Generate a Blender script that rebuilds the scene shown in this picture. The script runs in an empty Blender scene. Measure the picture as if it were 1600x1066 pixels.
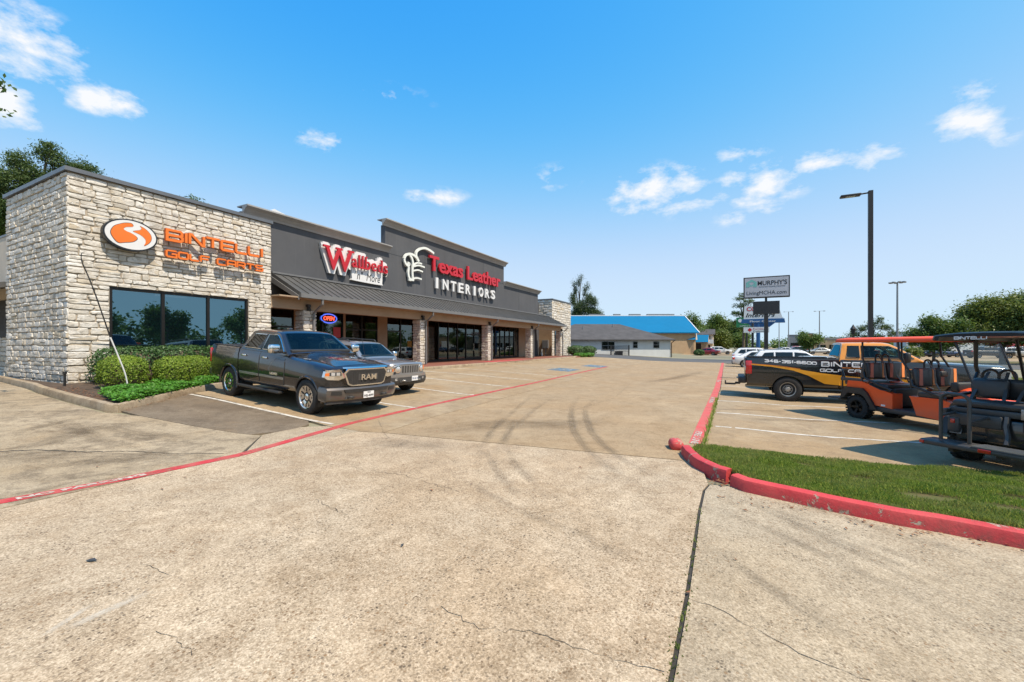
import bpy, bmesh, math, random
import numpy as np
from mathutils import Vector, Matrix, Euler

scene = bpy.context.scene
COL = scene.collection
R = math.radians
random.seed(7)
RNG = np.random.default_rng(11)

# ------------------------------------------------------------------ camera
cam_d = bpy.data.cameras.new("camera")
cam = bpy.data.objects.new("camera", cam_d)
COL.objects.link(cam)
cam_d.sensor_width = 36.0
cam_d.lens = 36.0 * 667.0 / 1600.0
cam_d.shift_y = 7.0 / 1600.0
cam_d.clip_start = 0.05
cam_d.clip_end = 6000
cam.location = (0, 0, 1.8)
cam.rotation_euler = (R(90), 0, R(27.485))
scene.camera = cam

# ------------------------------------------------------------------ sky, sun, exposure
SUN_EL = R(59)
SUN_DIR = Vector((math.cos(SUN_EL) * 0.975, -math.cos(SUN_EL) * 0.22, math.sin(SUN_EL))).normalized()
scene.view_settings.view_transform = 'Standard'
scene.view_settings.look = 'None'
scene.view_settings.gamma = 1
scene.view_settings.use_curve_mapping = False
scene.view_settings.exposure = 0.48

SKY_STRENGTH = 0.15
world = bpy.data.worlds.new("World")
scene.world = world
world.use_nodes = True
wt = world.node_tree
for n in list(wt.nodes):
    wt.nodes.remove(n)

def wnode(t, **kw):
    n = wt.nodes.new(t)
    for k, v in kw.items():
        setattr(n, k, v)
    return n

def wmath(op, a, b=None, clamp=False):
    n = wnode('ShaderNodeMath', operation=op, use_clamp=clamp)
    for i, v in enumerate((a, b)):
        if v is None:
            continue
        if isinstance(v, (int, float)):
            n.inputs[i].default_value = v
        else:
            wt.links.new(v, n.inputs[i])
    return n.outputs[0]

w_out = wnode('ShaderNodeOutputWorld')
w_bg = wnode('ShaderNodeBackground')
w_bg.inputs['Strength'].default_value = SKY_STRENGTH
wt.links.new(w_bg.outputs[0], w_out.inputs[0])
sky = wnode('ShaderNodeTexSky', sky_type='NISHITA')
sky.sun_disc = False
sky.sun_elevation = SUN_EL
sky.sun_rotation = math.atan2(SUN_DIR.x, SUN_DIR.y)
sky.altitude = 50
sky.air_density = 1.0
sky.dust_density = 0.25
sky.ozone_density = 2.0
# film response of the clear sky: deep azure overhead, pale blue at the horizon
ssep = wnode('ShaderNodeSeparateColor')
wt.links.new(sky.outputs[0], ssep.inputs[0])
hsv = wnode('ShaderNodeCombineColor')
for i, (kc, kb) in enumerate(((0.675, 7.2), (0.925, 2.95), (1.04, 0.5))):
    sq = wmath('MULTIPLY', ssep.outputs[i], ssep.outputs[i])
    if i == 0: sq = wmath('MULTIPLY', sq, sq)
    wt.links.new(wmath('MULTIPLY', wmath('DIVIDE', sq, wmath('ADD', sq, kb)), kc * 4.6), hsv.inputs[i])
tc = wnode('ShaderNodeTexCoord')
sep = wnode('ShaderNodeSeparateXYZ')
wt.links.new(tc.outputs['Generated'], sep.inputs[0])
az = wmath('ARCTAN2', sep.outputs[0], sep.outputs[1])
el = wmath('ARCSINE', sep.outputs[2])
comb = wnode('ShaderNodeCombineXYZ')
wt.links.new(wmath('MULTIPLY', az, 1.0), comb.inputs[0])
wt.links.new(wmath('MULTIPLY', el, 2.4), comb.inputs[1])
nz = wnode('ShaderNodeTexNoise')
nz.inputs['Scale'].default_value = 15.0
nz.inputs['Detail'].default_value = 10.0
nz.inputs['Roughness'].default_value = 0.62
nz.inputs['Distortion'].default_value = 0.1
vsc = wnode('ShaderNodeVectorMath', operation='MULTIPLY')
vsc.inputs[1].default_value = (1.0, 1.0, 1.9)
wt.links.new(tc.outputs['Generated'], vsc.inputs[0])
wt.links.new(vsc.outputs[0], nz.inputs['Vector'])
# cumulus puffs: azimuth from north (deg), elevation (deg), half width, half height
CLOUDS = [
    (-76.0, 24.6, 3.6, 3.0, 1.0), (-77.2, 20.3, 2.5, 2.0, .9), (-72.2, 22.6, 2.4, 1.3, 0.9), (-69.6, 22.6, 1.7, 1.2, 0.85),
    (-77.9, 25.0, 2.2, 2.4, 0.9), (-51.3, 23.6, 3.5, 1.0, 0.55), (-37.9, 18.9, 4.4, 1.1, 0.55),
    (-21.9, 21.4, 3.4, 1.5, 0.35), (-8.8, 18.8, 6.3, 2.7, 0.85), (-4.3, 17.2, 3.5, 1.1, 0.5),
    (2.8, 18.1, 4.6, 2.2, 0.8), (7.6, 19.2, 3.3, 1.2, 0.62), (12.8, 18.6, 2.4, 1.2, 0.66),
    (19.3, 19.8, 2.3, 1.8, 0.62), (21.4, 18.1, 1.4, 1.1, 0.5), (-0.1, 14.8, 2.0, 0.9, 0.45),
    (3.1, 15.2, 2.5, 1.2, 0.38), (19.8, 21.9, 2.3, 0.9, 0.42), (-44.2, 29.3, 5.7, 1.2, 0.3),
    (0.9, 21.6, 3.8, 1.0, 0.38), (60, 22, 12, 5, 0.8), (95, 16, 14, 5, 0.8),
    (130, 28, 14, 7, 0.8), (170, 20, 16, 6, 0.85), (-110, 24, 15, 7, 0.8),
    (-140, 40, 16, 8, 0.8), (75, 48, 12, 7, 0.7)]
acc = None
for (ca, ce, ra, re, st) in CLOUDS:
    u = wmath('MULTIPLY', wmath('SUBTRACT', az, R(ca)), 1 / R(ra * 1.3))
    v = wmath('MULTIPLY', wmath('SUBTRACT', el, R(ce)), 1 / R(re * 1.4))
    d = wmath('SQRT', wmath('ADD', wmath('MULTIPLY', u, u), wmath('MULTIPLY', v, v)))
    m = wmath('MULTIPLY', wmath('SUBTRACT', 1.0, d, True), st)
    acc = m if acc is None else wmath('MAXIMUM', acc, m)
# density = mask + noise - threshold
dens = wmath('SUBTRACT', wmath('ADD', wmath('MULTIPLY', acc, 0.95), wmath('MULTIPLY', nz.outputs[0], 2.6)), 1.48)
dens = wmath('MULTIPLY', dens, 1.55, True)
dens = wmath('MULTIPLY', dens, wmath('MULTIPLY', acc, 4.0, True))
mixc = wnode('ShaderNodeMix', data_type='RGBA')
wt.links.new(dens, mixc.inputs[0])
wt.links.new(hsv.outputs[0], mixc.inputs[6])
mixc.inputs[7].default_value = (4.55, 4.65, 4.8, 1)
wt.links.new(mixc.outputs[2], w_bg.inputs['Color'])

sun_d = bpy.data.lights.new("sun", 'SUN')
sun_d.energy = 4.6
sun_d.angle = R(0.53)
sun_d.color = (1.0, 0.87, 0.70)
sun = bpy.data.objects.new("sun", sun_d)
COL.objects.link(sun)
sun.location = SUN_DIR * 60
sun.rotation_euler = SUN_DIR.to_track_quat('Z', 'Y').to_euler()

scene.render.engine = 'CYCLES'
scene.cycles.max_bounces = 8
scene.cycles.diffuse_bounces = 3
scene.cycles.glossy_bounces = 4
scene.cycles.transmission_bounces = 6
scene.cycles.transparent_max_bounces = 12
scene.cycles.caustics_reflective = False
scene.cycles.caustics_refractive = False
scene.cycles.sample_clamp_indirect = 8
try:
    scene.cycles.use_denoising = True
    scene.cycles.denoiser = 'OPENIMAGEDENOISE'
except Exception:
    pass
# ================================================================== helpers
def tag(o, label=None, cat=None, group=None, kind=None):
    if label: o['label'] = label
    if cat: o['category'] = cat
    if group: o['group'] = group
    if kind: o['kind'] = kind
    return o

def thing(name, label, cat, loc=(0, 0, 0), rot=(0, 0, 0), group=None):
    o = bpy.data.objects.new(name, None)
    COL.objects.link(o)
    o.empty_display_size = 0.3
    o.location = loc
    o.rotation_euler = rot
    return tag(o, label, cat, group)

def link_mesh(name, me, parent=None, loc=None, rot=None, scale=None):
    o = bpy.data.objects.new(name, me)
    COL.objects.link(o)
    if parent is not None: o.parent = parent
    if loc is not None: o.location = loc
    if rot is not None: o.rotation_euler = rot
    if scale is not None: o.scale = scale
    return o

CHILD = {}
def kids(o):
    return [c for c in o.children]

def copy_tree(o, parent=None):
    c = o.copy()
    COL.objects.link(c)
    c.parent = parent
    for ch in kids(o):
        copy_tree(ch, c)
    return c

class MB:
    """collects geometry for ONE mesh object"""
    def __init__(self):
        self.v = []; self.f = []; self.m = []; self.mi = 0
    def add(self, vs, fs):
        b = len(self.v)
        self.v.extend([tuple(p) for p in vs])
        for f in fs:
            self.f.append(tuple(b + i for i in f)); self.m.append(self.mi)
        return b
    def box(self, c, s, rot=None):
        hx, hy, hz = s[0] / 2, s[1] / 2, s[2] / 2
        vs = [Vector((x, y, z)) for x in (-hx, hx) for y in (-hy, hy) for z in (-hz, hz)]
        if rot is not None:
            m = rot if isinstance(rot, Matrix) else Euler(rot).to_matrix()
            vs = [m @ p for p in vs]
        vs = [p + Vector(c) for p in vs]
        self.add(vs, [(0, 1, 3, 2), (4, 6, 7, 5), (0, 4, 5, 1), (2, 3, 7, 6), (0, 2, 6, 4), (1, 5, 7, 3)])
        return self
    def bx(self, x0, x1, y0, y1, z0, z1):
        return self.box(((x0 + x1) / 2, (y0 + y1) / 2, (z0 + z1) / 2), (abs(x1 - x0), abs(y1 - y0), abs(z1 - z0)))
    def bbox(self, c, s, b=0.02, rot=None):
        """bevelled box: 24-vertex chamfer"""
        bm = bmesh.new()
        bmesh.ops.create_cube(bm, size=1)
        bmesh.ops.scale(bm, vec=s, verts=bm.verts)
        bmesh.ops.bevel(bm, geom=list(bm.edges), offset=min(b, min(s) * .45), segments=2, affect='EDGES', profile=.5)
        m = Matrix.Identity(3) if rot is None else (rot if isinstance(rot, Matrix) else Euler(rot).to_matrix())
        self.from_bm(bm, Matrix.Translation(Vector(c)) @ m.to_4x4())
        return self
    def from_bm(self, bm, M=None):
        bm.verts.ensure_lookup_table(); bm.verts.index_update()
        vs = [(M @ v.co if M else v.co.copy()) for v in bm.verts]
        fs = [[v.index for v in f.verts] for f in bm.faces]
        bm.free()
        self.add(vs, fs)
    def cyl(self, p0, p1, r0, r1=None, n=12, caps=True):
        r1 = r0 if r1 is None else r1
        p0, p1 = Vector(p0), Vector(p1)
        d = (p1 - p0)
        q = d.to_track_quat('Z', 'Y') if d.length > 1e-9 else Euler().to_quaternion()
        vs = []
        for p, r in ((p0, r0), (p1, r1)):
            for i in range(n):
                a = 2 * math.pi * i / n
                vs.append(p + q @ Vector((r * math.cos(a), r * math.sin(a), 0)))
        fs = [(i, (i + 1) % n, n + (i + 1) % n, n + i) for i in range(n)]
        if caps:
            fs += [tuple(range(n - 1, -1, -1)), tuple(range(n, 2 * n))]
        self.add(vs, fs)
        return self
    def tube(self, path, r, n=8, closed=False, caps=True):
        path = [Vector(p) for p in path]
        rs = r if isinstance(r, (list, tuple)) else [r] * len(path)
        N = len(path); rings = []
        up = None
        for i, p in enumerate(path):
            a = path[i - 1] if (i > 0 or closed) else path[i]
            b = path[(i + 1) % N] if (i < N - 1 or closed) else path[i]
            t = (b - a).normalized()
            if up is None:
                up = t.orthogonal().normalized()
            up = (up - t * up.dot(t))
            up = up.normalized() if up.length > 1e-6 else t.orthogonal().normalized()
            s = t.cross(up)
            rings.append([p + (up * math.cos(2 * math.pi * k / n) + s * math.sin(2 * math.pi * k / n)) * rs[i] for k in range(n)])
        vs = [q for rg in rings for q in rg]
        fs = []
        M = N if closed else N - 1
        for i in range(M):
            j = (i + 1) % N
            for k in range(n):
                fs.append((i * n + k, i * n + (k + 1) % n, j * n + (k + 1) % n, j * n + k))
        if caps and not closed:
            fs += [tuple(range(n - 1, -1, -1)), tuple(range((N - 1) * n, N * n))]
        self.add(vs, fs)
        return self
    def loft(self, rings, closed_ring=True, cap0=True, cap1=True):
        n = len(rings[0]); vs = [p for r in rings for p in r]; fs = []
        for i in range(len(rings) - 1):
            for k in range(n if closed_ring else n - 1):
                k2 = (k + 1) % n
                fs.append((i * n + k, i * n + k2, (i + 1) * n + k2, (i + 1) * n + k))
        if closed_ring and cap0: fs.append(tuple(range(n - 1, -1, -1)))
        if closed_ring and cap1: fs.append(tuple(range((len(rings) - 1) * n, len(rings) * n)))
        self.add(vs, fs)
        return self
    def lathe(self, prof, axis='Y', n=24, c=(0, 0, 0)):
        """prof: list of (along, radius)"""
        rings = []
        for (a, r) in prof:
            ring = []
            for i in range(n):
                t = 2 * math.pi * i / n
                u, w = r * math.cos(t), r * math.sin(t)
                p = {'Y': (u, a, w), 'X': (a, u, w), 'Z': (u, w, a)}[axis]
                ring.append((p[0] + c[0], p[1] + c[1], p[2] + c[2]))
            rings.append(ring)
        self.loft(rings, True, prof[0][1] > 1e-6, prof[-1][1] > 1e-6)
        return self
    def prism(self, poly, fr, d):
        """poly: 2-D outline; fr(u,v,w)->3-D; from w=0 to w=d"""
        n = len(poly)
        vs = [fr(u, v, 0) for u, v in poly] + [fr(u, v, d) for u, v in poly]
        fs = [tuple(range(n - 1, -1, -1)), tuple(range(n, 2 * n))]
        fs += [(i, (i + 1) % n, n + (i + 1) % n, n + i) for i in range(n)]
        self.add(vs, fs)
        return self
    def grid(self, fn, us, vs_):
        nu, nv = len(us), len(vs_)
        pts = [fn(u, v) for u in us for v in vs_]
        self.add(pts, [(i * nv + j, (i + 1) * nv + j, (i + 1) * nv + j + 1, i * nv + j + 1)
                       for i in range(nu - 1) for j in range(nv - 1)])
        return self
    def map(self, fn):
        self.v = [tuple(fn(*p)) for p in self.v]
        return self
    def mesh(self, name, mats, smooth=None, weld=False, fix=True):
        me = bpy.data.meshes.new(name)
        me.from_pydata(self.v, [], self.f)
        mats = mats if isinstance(mats, (list, tuple)) else [mats]
        for m in mats: me.materials.append(m)
        if len(mats) > 1:
            me.polygons.foreach_set('material_index', self.m)
        bm = bmesh.new(); bm.from_mesh(me)
        if weld: bmesh.ops.remove_doubles(bm, verts=bm.verts, dist=1e-4)
        if fix: bmesh.ops.recalc_face_normals(bm, faces=bm.faces)
        bm.to_mesh(me); bm.free()
        if smooth is not None:
            me.polygons.foreach_set('use_smooth', [True] * len(me.polygons))
            if smooth > 0:
                me.set_sharp_from_angle(angle=R(smooth))
        me.update()
        return me
    def build(self, name, mats, parent=None, smooth=None, loc=None, rot=None, kind=None, weld=False, fix=True):
        o = link_mesh(name, self.mesh(name, mats, smooth, weld, fix), parent, loc, rot)
        if kind: o['kind'] = kind
        return o

def frame(o, u, v, w):
    o, u, v, w = Vector(o), Vector(u), Vector(v), Vector(w)
    return lambda a, b, c=0: o + u * a + v * b + w * c

def boolean_cut(me, cutter_me):
    a = bpy.data.objects.new('tmp_a', me); b = bpy.data.objects.new('tmp_b', cutter_me)
    COL.objects.link(a); COL.objects.link(b)
    m = a.modifiers.new('cut', 'BOOLEAN'); m.operation = 'DIFFERENCE'; m.object = b; m.solver = 'EXACT'
    bpy.context.view_layer.update()
    dg = bpy.context.evaluated_depsgraph_get()
    out = bpy.data.meshes.new_from_object(a.evaluated_get(dg))
    bpy.data.objects.remove(a); bpy.data.objects.remove(b)
    return out

def poly_patch(poly, fn, step=0.12, thick=0.02, inward=None):
    """2-D polygon cut into a grid and mapped to 3-D by fn(u,v,w), w = height over the surface; returns MB"""
    bm = bmesh.new()
    vs = [bm.verts.new((u, v, 0)) for u, v in poly]
    bm.faces.new(vs)
    us = [p[0] for p in poly]; ws = [p[1] for p in poly]
    def cuts(a, b):
        n = max(1, int((b - a) / step))
        return [a + (b - a) * i / n for i in range(1, n)]
    for c in cuts(min(us), max(us)):
        bmesh.ops.bisect_plane(bm, geom=bm.verts[:] + bm.edges[:] + bm.faces[:], plane_co=(c, 0, 0), plane_no=(1, 0, 0))
    for c in cuts(min(ws), max(ws)):
        bmesh.ops.bisect_plane(bm, geom=bm.verts[:] + bm.edges[:] + bm.faces[:], plane_co=(0, c, 0), plane_no=(0, 1, 0))
    ret = bmesh.ops.extrude_face_region(bm, geom=bm.faces[:])
    for e in ret['geom']:
        if isinstance(e, bmesh.types.BMVert): e.co.z = 1.0
    for v in bm.verts:
        v.co = Vector(fn(v.co.x, v.co.y, thick if v.co.z > .5 else 0.0))
    mb = MB(); mb.from_bm(bm)
    return mb

_txt = {}
def text_mb(body, size, depth, fr, offset=0.0, shear=0.0, align='LEFT', spacing=1.0, sx=1.0, res=3):
    cu = bpy.data.curves.new('txt', 'FONT')
    cu.body = body; cu.size = size; cu.extrude = 0.5; cu.offset = offset; cu.shear = shear
    cu.align_x = align; cu.space_character = spacing; cu.resolution_u = res
    ob = bpy.data.objects.new('txt', cu); COL.objects.link(ob)
    bpy.context.view_layer.update()
    dg = bpy.context.evaluated_depsgraph_get()
    me = bpy.data.meshes.new_from_object(ob.evaluated_get(dg))
    mb = MB()
    mb.add([fr(v.co.x * sx, v.co.y, depth if v.co.z > 0 else 0.0) for v in me.vertices], [tuple(p.vertices) for p in me.polygons])
    bpy.data.objects.remove(ob); bpy.data.curves.remove(cu); bpy.data.meshes.remove(me)
    return mb

# wide square "techno" letters, drawn as strokes
_o = [(.15, 0), (.95, 0), (1.1, .15), (1.1, .85), (.95, 1), (.15, 1), (0, .85), (0, .15), (.15, 0)]
STROKE = {
 'B': ([[(0, 0), (0, 1), (.95, 1), (1.07, .88), (1.07, .62), (.95, .5), (1.1, .38), (1.1, .12), (.97, 0), (0, 0)], [(0.05, .5), (.95, .5)]], 1.1),
 'I': ([[(.1, 0), (.1, 1)]], .2), 'N': ([[(0, 0), (0, 1), (.14, 1), (.96, 0), (1.1, 0), (1.1, 1)]], 1.1),
 'T': ([[(0, 1), (1.1, 1)], [(.55, 0), (.55, .95)]], 1.1), 'E': ([[(1.1, 1), (.12, 1), (0, .88), (0, .12), (.12, 0), (1.1, 0)], [(0.05, .5), (1.0, .5)]], 1.1),
 'L': ([[(0, 1), (0, .12), (.12, 0), (1.0, 0)]], 1.0), 'G': ([[(1.1, 1), (.15, 1), (0, .85), (0, .15), (.15, 0), (1.1, 0), (1.1, .5), (.55, .5)]], 1.1),
 'O': ([_o], 1.1), '0': ([_o], 1.1), 'F': ([[(0, 0), (0, .85), (.15, 1), (1.1, 1)], [(.05, .5), (.95, .5)]], 1.05),
 'C': ([[(1.1, 1), (.15, 1), (0, .85), (0, .15), (.15, 0), (1.1, 0)]], 1.1),
 'A': ([[(0, 0), (0, .85), (.15, 1), (.95, 1), (1.1, .85), (1.1, 0)], [(.05, .4), (1.05, .4)]], 1.1),
 'R': ([[(0, 0), (0, 1), (.95, 1), (1.1, .85), (1.1, .6), (.95, .45), (.05, .45)], [(.62, .45), (1.1, 0)]], 1.1),
 'S': ([[(1.1, 1), (.15, 1), (0, .86), (0, .64), (.15, .5), (.95, .5), (1.1, .36), (1.1, .14), (.95, 0), (0, 0)]], 1.1),
 '3': ([[(0, 1), (.95, 1), (1.1, .86), (1.1, .64), (.95, .5), (1.1, .36), (1.1, .14), (.95, 0), (0, 0)], [(.2, .5), (.95, .5)]], 1.1),
 '4': ([[(.75, 0), (.75, 1), (.0, .35), (1.1, .35)]], 1.1), '1': ([[(0, .8), (.25, 1), (.25, 0)]], .35),
 '6': ([[(1.05, 1), (.15, 1), (0, .85), (0, .15), (.15, 0), (.95, 0), (1.1, .14), (1.1, .36), (.95, .5), (.05, .5)]], 1.1),
 '5': ([[(1.1, 1), (0, 1), (0, .5), (.95, .5), (1.1, .36), (1.1, .14), (.95, 0), (0, 0)]], 1.1),
 '-': ([[(0, .45), (.5, .45)]], .5), 'M': ([[(0, 0), (0, 1), (.12, 1), (.6, .3), (1.08, 1), (1.2, 1), (1.2, 0)]], 1.2), ' ': ([], .55)}

def ribbon(pts, th):
    """mitred ribbon quads along a 2-D polyline"""
    P = [Vector(p) for p in pts]; n = len(P)
    closed = (P[0] - P[-1]).length < 1e-6
    if closed: P = P[:-1]; n -= 1
    L, Rr = [], []
    for i in range(n):
        a = P[(i - 1) % n] if (closed or i > 0) else None
        b = P[(i + 1) % n] if (closed or i < n - 1) else None
        d0 = (P[i] - a).normalized() if a is not None else None
        d1 = (b - P[i]).normalized() if b is not None else None
        if d0 is None: d0 = d1
        if d1 is None: d1 = d0
        n0 = Vector((-d0.y, d0.x)); n1 = Vector((-d1.y, d1.x))
        m = (n0 + n1)
        m = m.normalized() if m.length > 1e-6 else n0
        k = th / 2 / max(.45, m.dot(n0))
        L.append(P[i] + m * k); Rr.append(P[i] - m * k)
    return L, Rr, closed

def ribbon_mb(mb, pts, th, fr, d):
    L, Rr, closed = ribbon(pts, th)
    n = len(L)
    vs = [fr(p.x, p.y, d) for p in L] + [fr(p.x, p.y, d) for p in Rr] + [fr(p.x, p.y, 0) for p in L] + [fr(p.x, p.y, 0) for p in Rr]
    fs = []
    for i in range(n if closed else n - 1):
        j = (i + 1) % n
        fs += [(i, j, n + j, n + i), (2 * n + i, 3 * n + i, 3 * n + j, 2 * n + j), (i, 2 * n + i, 2 * n + j, j), (n + i, n + j, 3 * n + j, 3 * n + i)]
    if not closed:
        e = n - 1
        fs += [(0, n, 3 * n, 2 * n), (e, 2 * n + e, 3 * n + e, n + e)]
    mb.add(vs, fs)

def techno(word, h, th, gap, fr, depth, sx=1.0):
    """returns list of (MB) one per letter"""
    out = []; x = 0.0
    for ch in word:
        strokes, w = STROKE[ch]
        if strokes:
            mb = MB()
            for k, s in enumerate(strokes):
                ribbon_mb(mb, [(x + p[0] * h * sx, p[1] * (h - th) + th / 2) for p in s], th, fr, depth - .004 * k)
            out.append(mb)
        x += w * h * sx + gap
    return out, x - gap

def join_mb(mbs):
    m = MB()
    for a in mbs:
        m.add(a.v, a.f)
    return m
# ================================================================== materials
class NT:
    def __init__(self, name):
        self.mat = bpy.data.materials.new(name); self.mat.use_nodes = True
        self.t = self.mat.node_tree
        for n in list(self.t.nodes): self.t.nodes.remove(n)
        self.out = self.n('ShaderNodeOutputMaterial')
    def n(self, t, **kw):
        x = self.t.nodes.new(t)
        for k, v in kw.items(): setattr(x, k, v)
        return x
    def set(self, sock, v):
        if v is None: return
        if isinstance(v, bpy.types.NodeSocket): self.t.links.new(v, sock)
        elif isinstance(v, (tuple, list)) and len(v) == 3 and sock.type == 'RGBA': sock.default_value = (*v, 1)
        else: sock.default_value = v
    def math(self, op, a, b=None, c=None, clamp=False):
        x = self.n('ShaderNodeMath', operation=op, use_clamp=clamp)
        for i, v in enumerate((a, b, c)): self.set(x.inputs[i], v)
        return x.outputs[0]
    def pos(self):
        return self.n('ShaderNodeNewGeometry').outputs['Position']
    def obj(self):
        return self.n('ShaderNodeTexCoord').outputs['Object']
    def noise(self, vec, scale, detail=4, rough=.55, dist=0.0):
        x = self.n('ShaderNodeTexNoise')
        self.set(x.inputs['Vector'], vec); x.inputs['Scale'].default_value = scale
        x.inputs['Detail'].default_value = detail; x.inputs['Roughness'].default_value = rough; x.inputs['Distortion'].default_value = dist
        return x.outputs[0]
    def voro(self, vec, scale, feature='F1', out='Distance'):
        x = self.n('ShaderNodeTexVoronoi', feature=feature)
        self.set(x.inputs['Vector'], vec); x.inputs['Scale'].default_value = scale
        return x.outputs[out]
    def ramp(self, fac, stops, interp='LINEAR'):
        x = self.n('ShaderNodeValToRGB'); x.color_ramp.interpolation = interp
        e = x.color_ramp.elements
        while len(e) < len(stops): e.new(.5)
        for i, (p, c) in enumerate(stops):
            e[i].position = p; e[i].color = (*c, 1) if isinstance(c, tuple) else (c, c, c, 1)
        self.set(x.inputs[0], fac)
        return x.outputs[0]
    def rng(self, v, a, b, c=0., d=1.):
        x = self.n('ShaderNodeMapRange'); x.clamp = True
        self.set(x.inputs[0], v)
        for i, q in enumerate((a, b, c, d)): self.set(x.inputs[i + 1], q)
        return x.outputs[0]
    def mix(self, fac, a, b, blend='MIX'):
        x = self.n('ShaderNodeMix', data_type='RGBA', blend_type=blend)
        self.set(x.inputs[0], fac); self.set(x.inputs[6], a); self.set(x.inputs[7], b)
        return x.outputs[2]
    def sepxyz(self, v):
        x = self.n('ShaderNodeSeparateXYZ'); self.set(x.inputs[0], v); return x.outputs
    def comb(self, a, b, c):
        x = self.n('ShaderNodeCombineXYZ')
        for i, v in enumerate((a, b, c)): self.set(x.inputs[i], v)
        return x.outputs[0]
    def bump(self, h, strength=.3, dist=.01):
        x = self.n('ShaderNodeBump'); x.inputs['Strength'].default_value = strength; x.inputs['Distance'].default_value = dist
        self.set(x.inputs['Height'], h); return x.outputs[0]
    def bsdf(self, color, rough=.6, metal=0., normal=None, coat=0., spec=.5, trans=0., emit=None, es=0., coat_rough=.03):
        x = self.n('ShaderNodeBsdfPrincipled')
        self.set(x.inputs['Base Color'], color); self.set(x.inputs['Roughness'], rough); self.set(x.inputs['Metallic'], metal)
        if normal is not None: self.set(x.inputs['Normal'], normal)
        x.inputs['Coat Weight'].default_value = coat; x.inputs['Coat Roughness'].default_value = coat_rough
        x.inputs['Specular IOR Level'].default_value = spec; x.inputs['Transmission Weight'].default_value = trans
        if emit: self.set(x.inputs['Emission Color'], emit); x.inputs['Emission Strength'].default_value = es
        return x.outputs[0]
    def fin(self, sh):
        self.t.links.new(sh, self.out.inputs[0]); return self.mat

def plain(name, col, rough=.6, metal=0., var=.12, vs=3.0, bump=0., bs=40., coat=0., spec=.5):
    """a base colour with faint wear and grain"""
    t = NT(name); p = t.obj()
    nz = t.noise(p, vs, 5, .6)
    a = tuple(c * (1 - var) for c in col); b = tuple(min(1, c * (1 + var)) for c in col)
    c = t.ramp(nz, [(.3, a), (.7, b)])
    nrm = t.bump(t.noise(p, bs, 3), bump, .01) if bump else None
    r = t.rng(t.noise(p, vs * 3, 3), .3, .7, max(0, rough - .06), min(1, rough + .06)) if rough > .08 else rough
    return t.fin(t.bsdf(c, r, metal, nrm, coat, spec))

def car_paint(name, col, metal=.0, rough=.35, coat=1.0):
    t = NT(name); p = t.obj()
    dust = t.noise(p, 2.2, 5, .6)
    z = t.sepxyz(p)[2]
    grime = t.math('MULTIPLY', t.rng(z, .75, .35, 0, .30), t.rng(dust, .35, .65, .3, 1))   # road dust low on the sills
    c = t.mix(grime, col, (.20, .17, .13))
    r = t.rng(dust, .3, .7, rough - .05, rough + .08)
    return t.fin(t.bsdf(c, r, metal, None, coat, .5, coat_rough=.04))

def glass_mat(name, tint=(.02, .03, .035), refl=(.85, .95, 1.0), base=.10, see=.25, df_=.25):
    """pane: fresnel mirror over a tinted clear sheet"""
    t = NT(name)
    fr = t.n('ShaderNodeFresnel'); t.set(fr.inputs[0], t.rng(t.n('ShaderNodeNewGeometry').outputs['Backfacing'], 0, 1, 1.45, 1 / 1.45))
    gl = t.n('ShaderNodeBsdfGlossy'); t.set(gl.inputs['Color'], refl); gl.inputs['Roughness'].default_value = .01
    tr = t.n('ShaderNodeBsdfTransparent'); t.set(tr.inputs[0], tuple(see for _ in range(3)) if isinstance(see, float) else see)
    df = t.n('ShaderNodeBsdfDiffuse'); t.set(df.inputs[0], tint)
    m0 = t.n('ShaderNodeMixShader'); m0.inputs[0].default_value = df_
    t.t.links.new(tr.outputs[0], m0.inputs[1]); t.t.links.new(df.outputs[0], m0.inputs[2])
    m = t.n('ShaderNodeMixShader')
    t.set(m.inputs[0], t.math('ADD', t.math('MULTIPLY', fr.outputs[0], .5), base, clamp=True))
    t.t.links.new(m0.outputs[0], m.inputs[1]); t.t.links.new(gl.outputs[0], m.inputs[2])
    return t.fin(m.outputs[0])

def car_glass(name, col=(.012, .016, .018), rough=.02):
    t = NT(name)
    return t.fin(t.bsdf(col, rough, 0, None, 0, .55))

def emit_mat(name, col, s):
    t = NT(name)
    return t.fin(t.bsdf((.5, .5, .5), .4, 0, None, 0, .5, emit=col, es=s))

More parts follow.
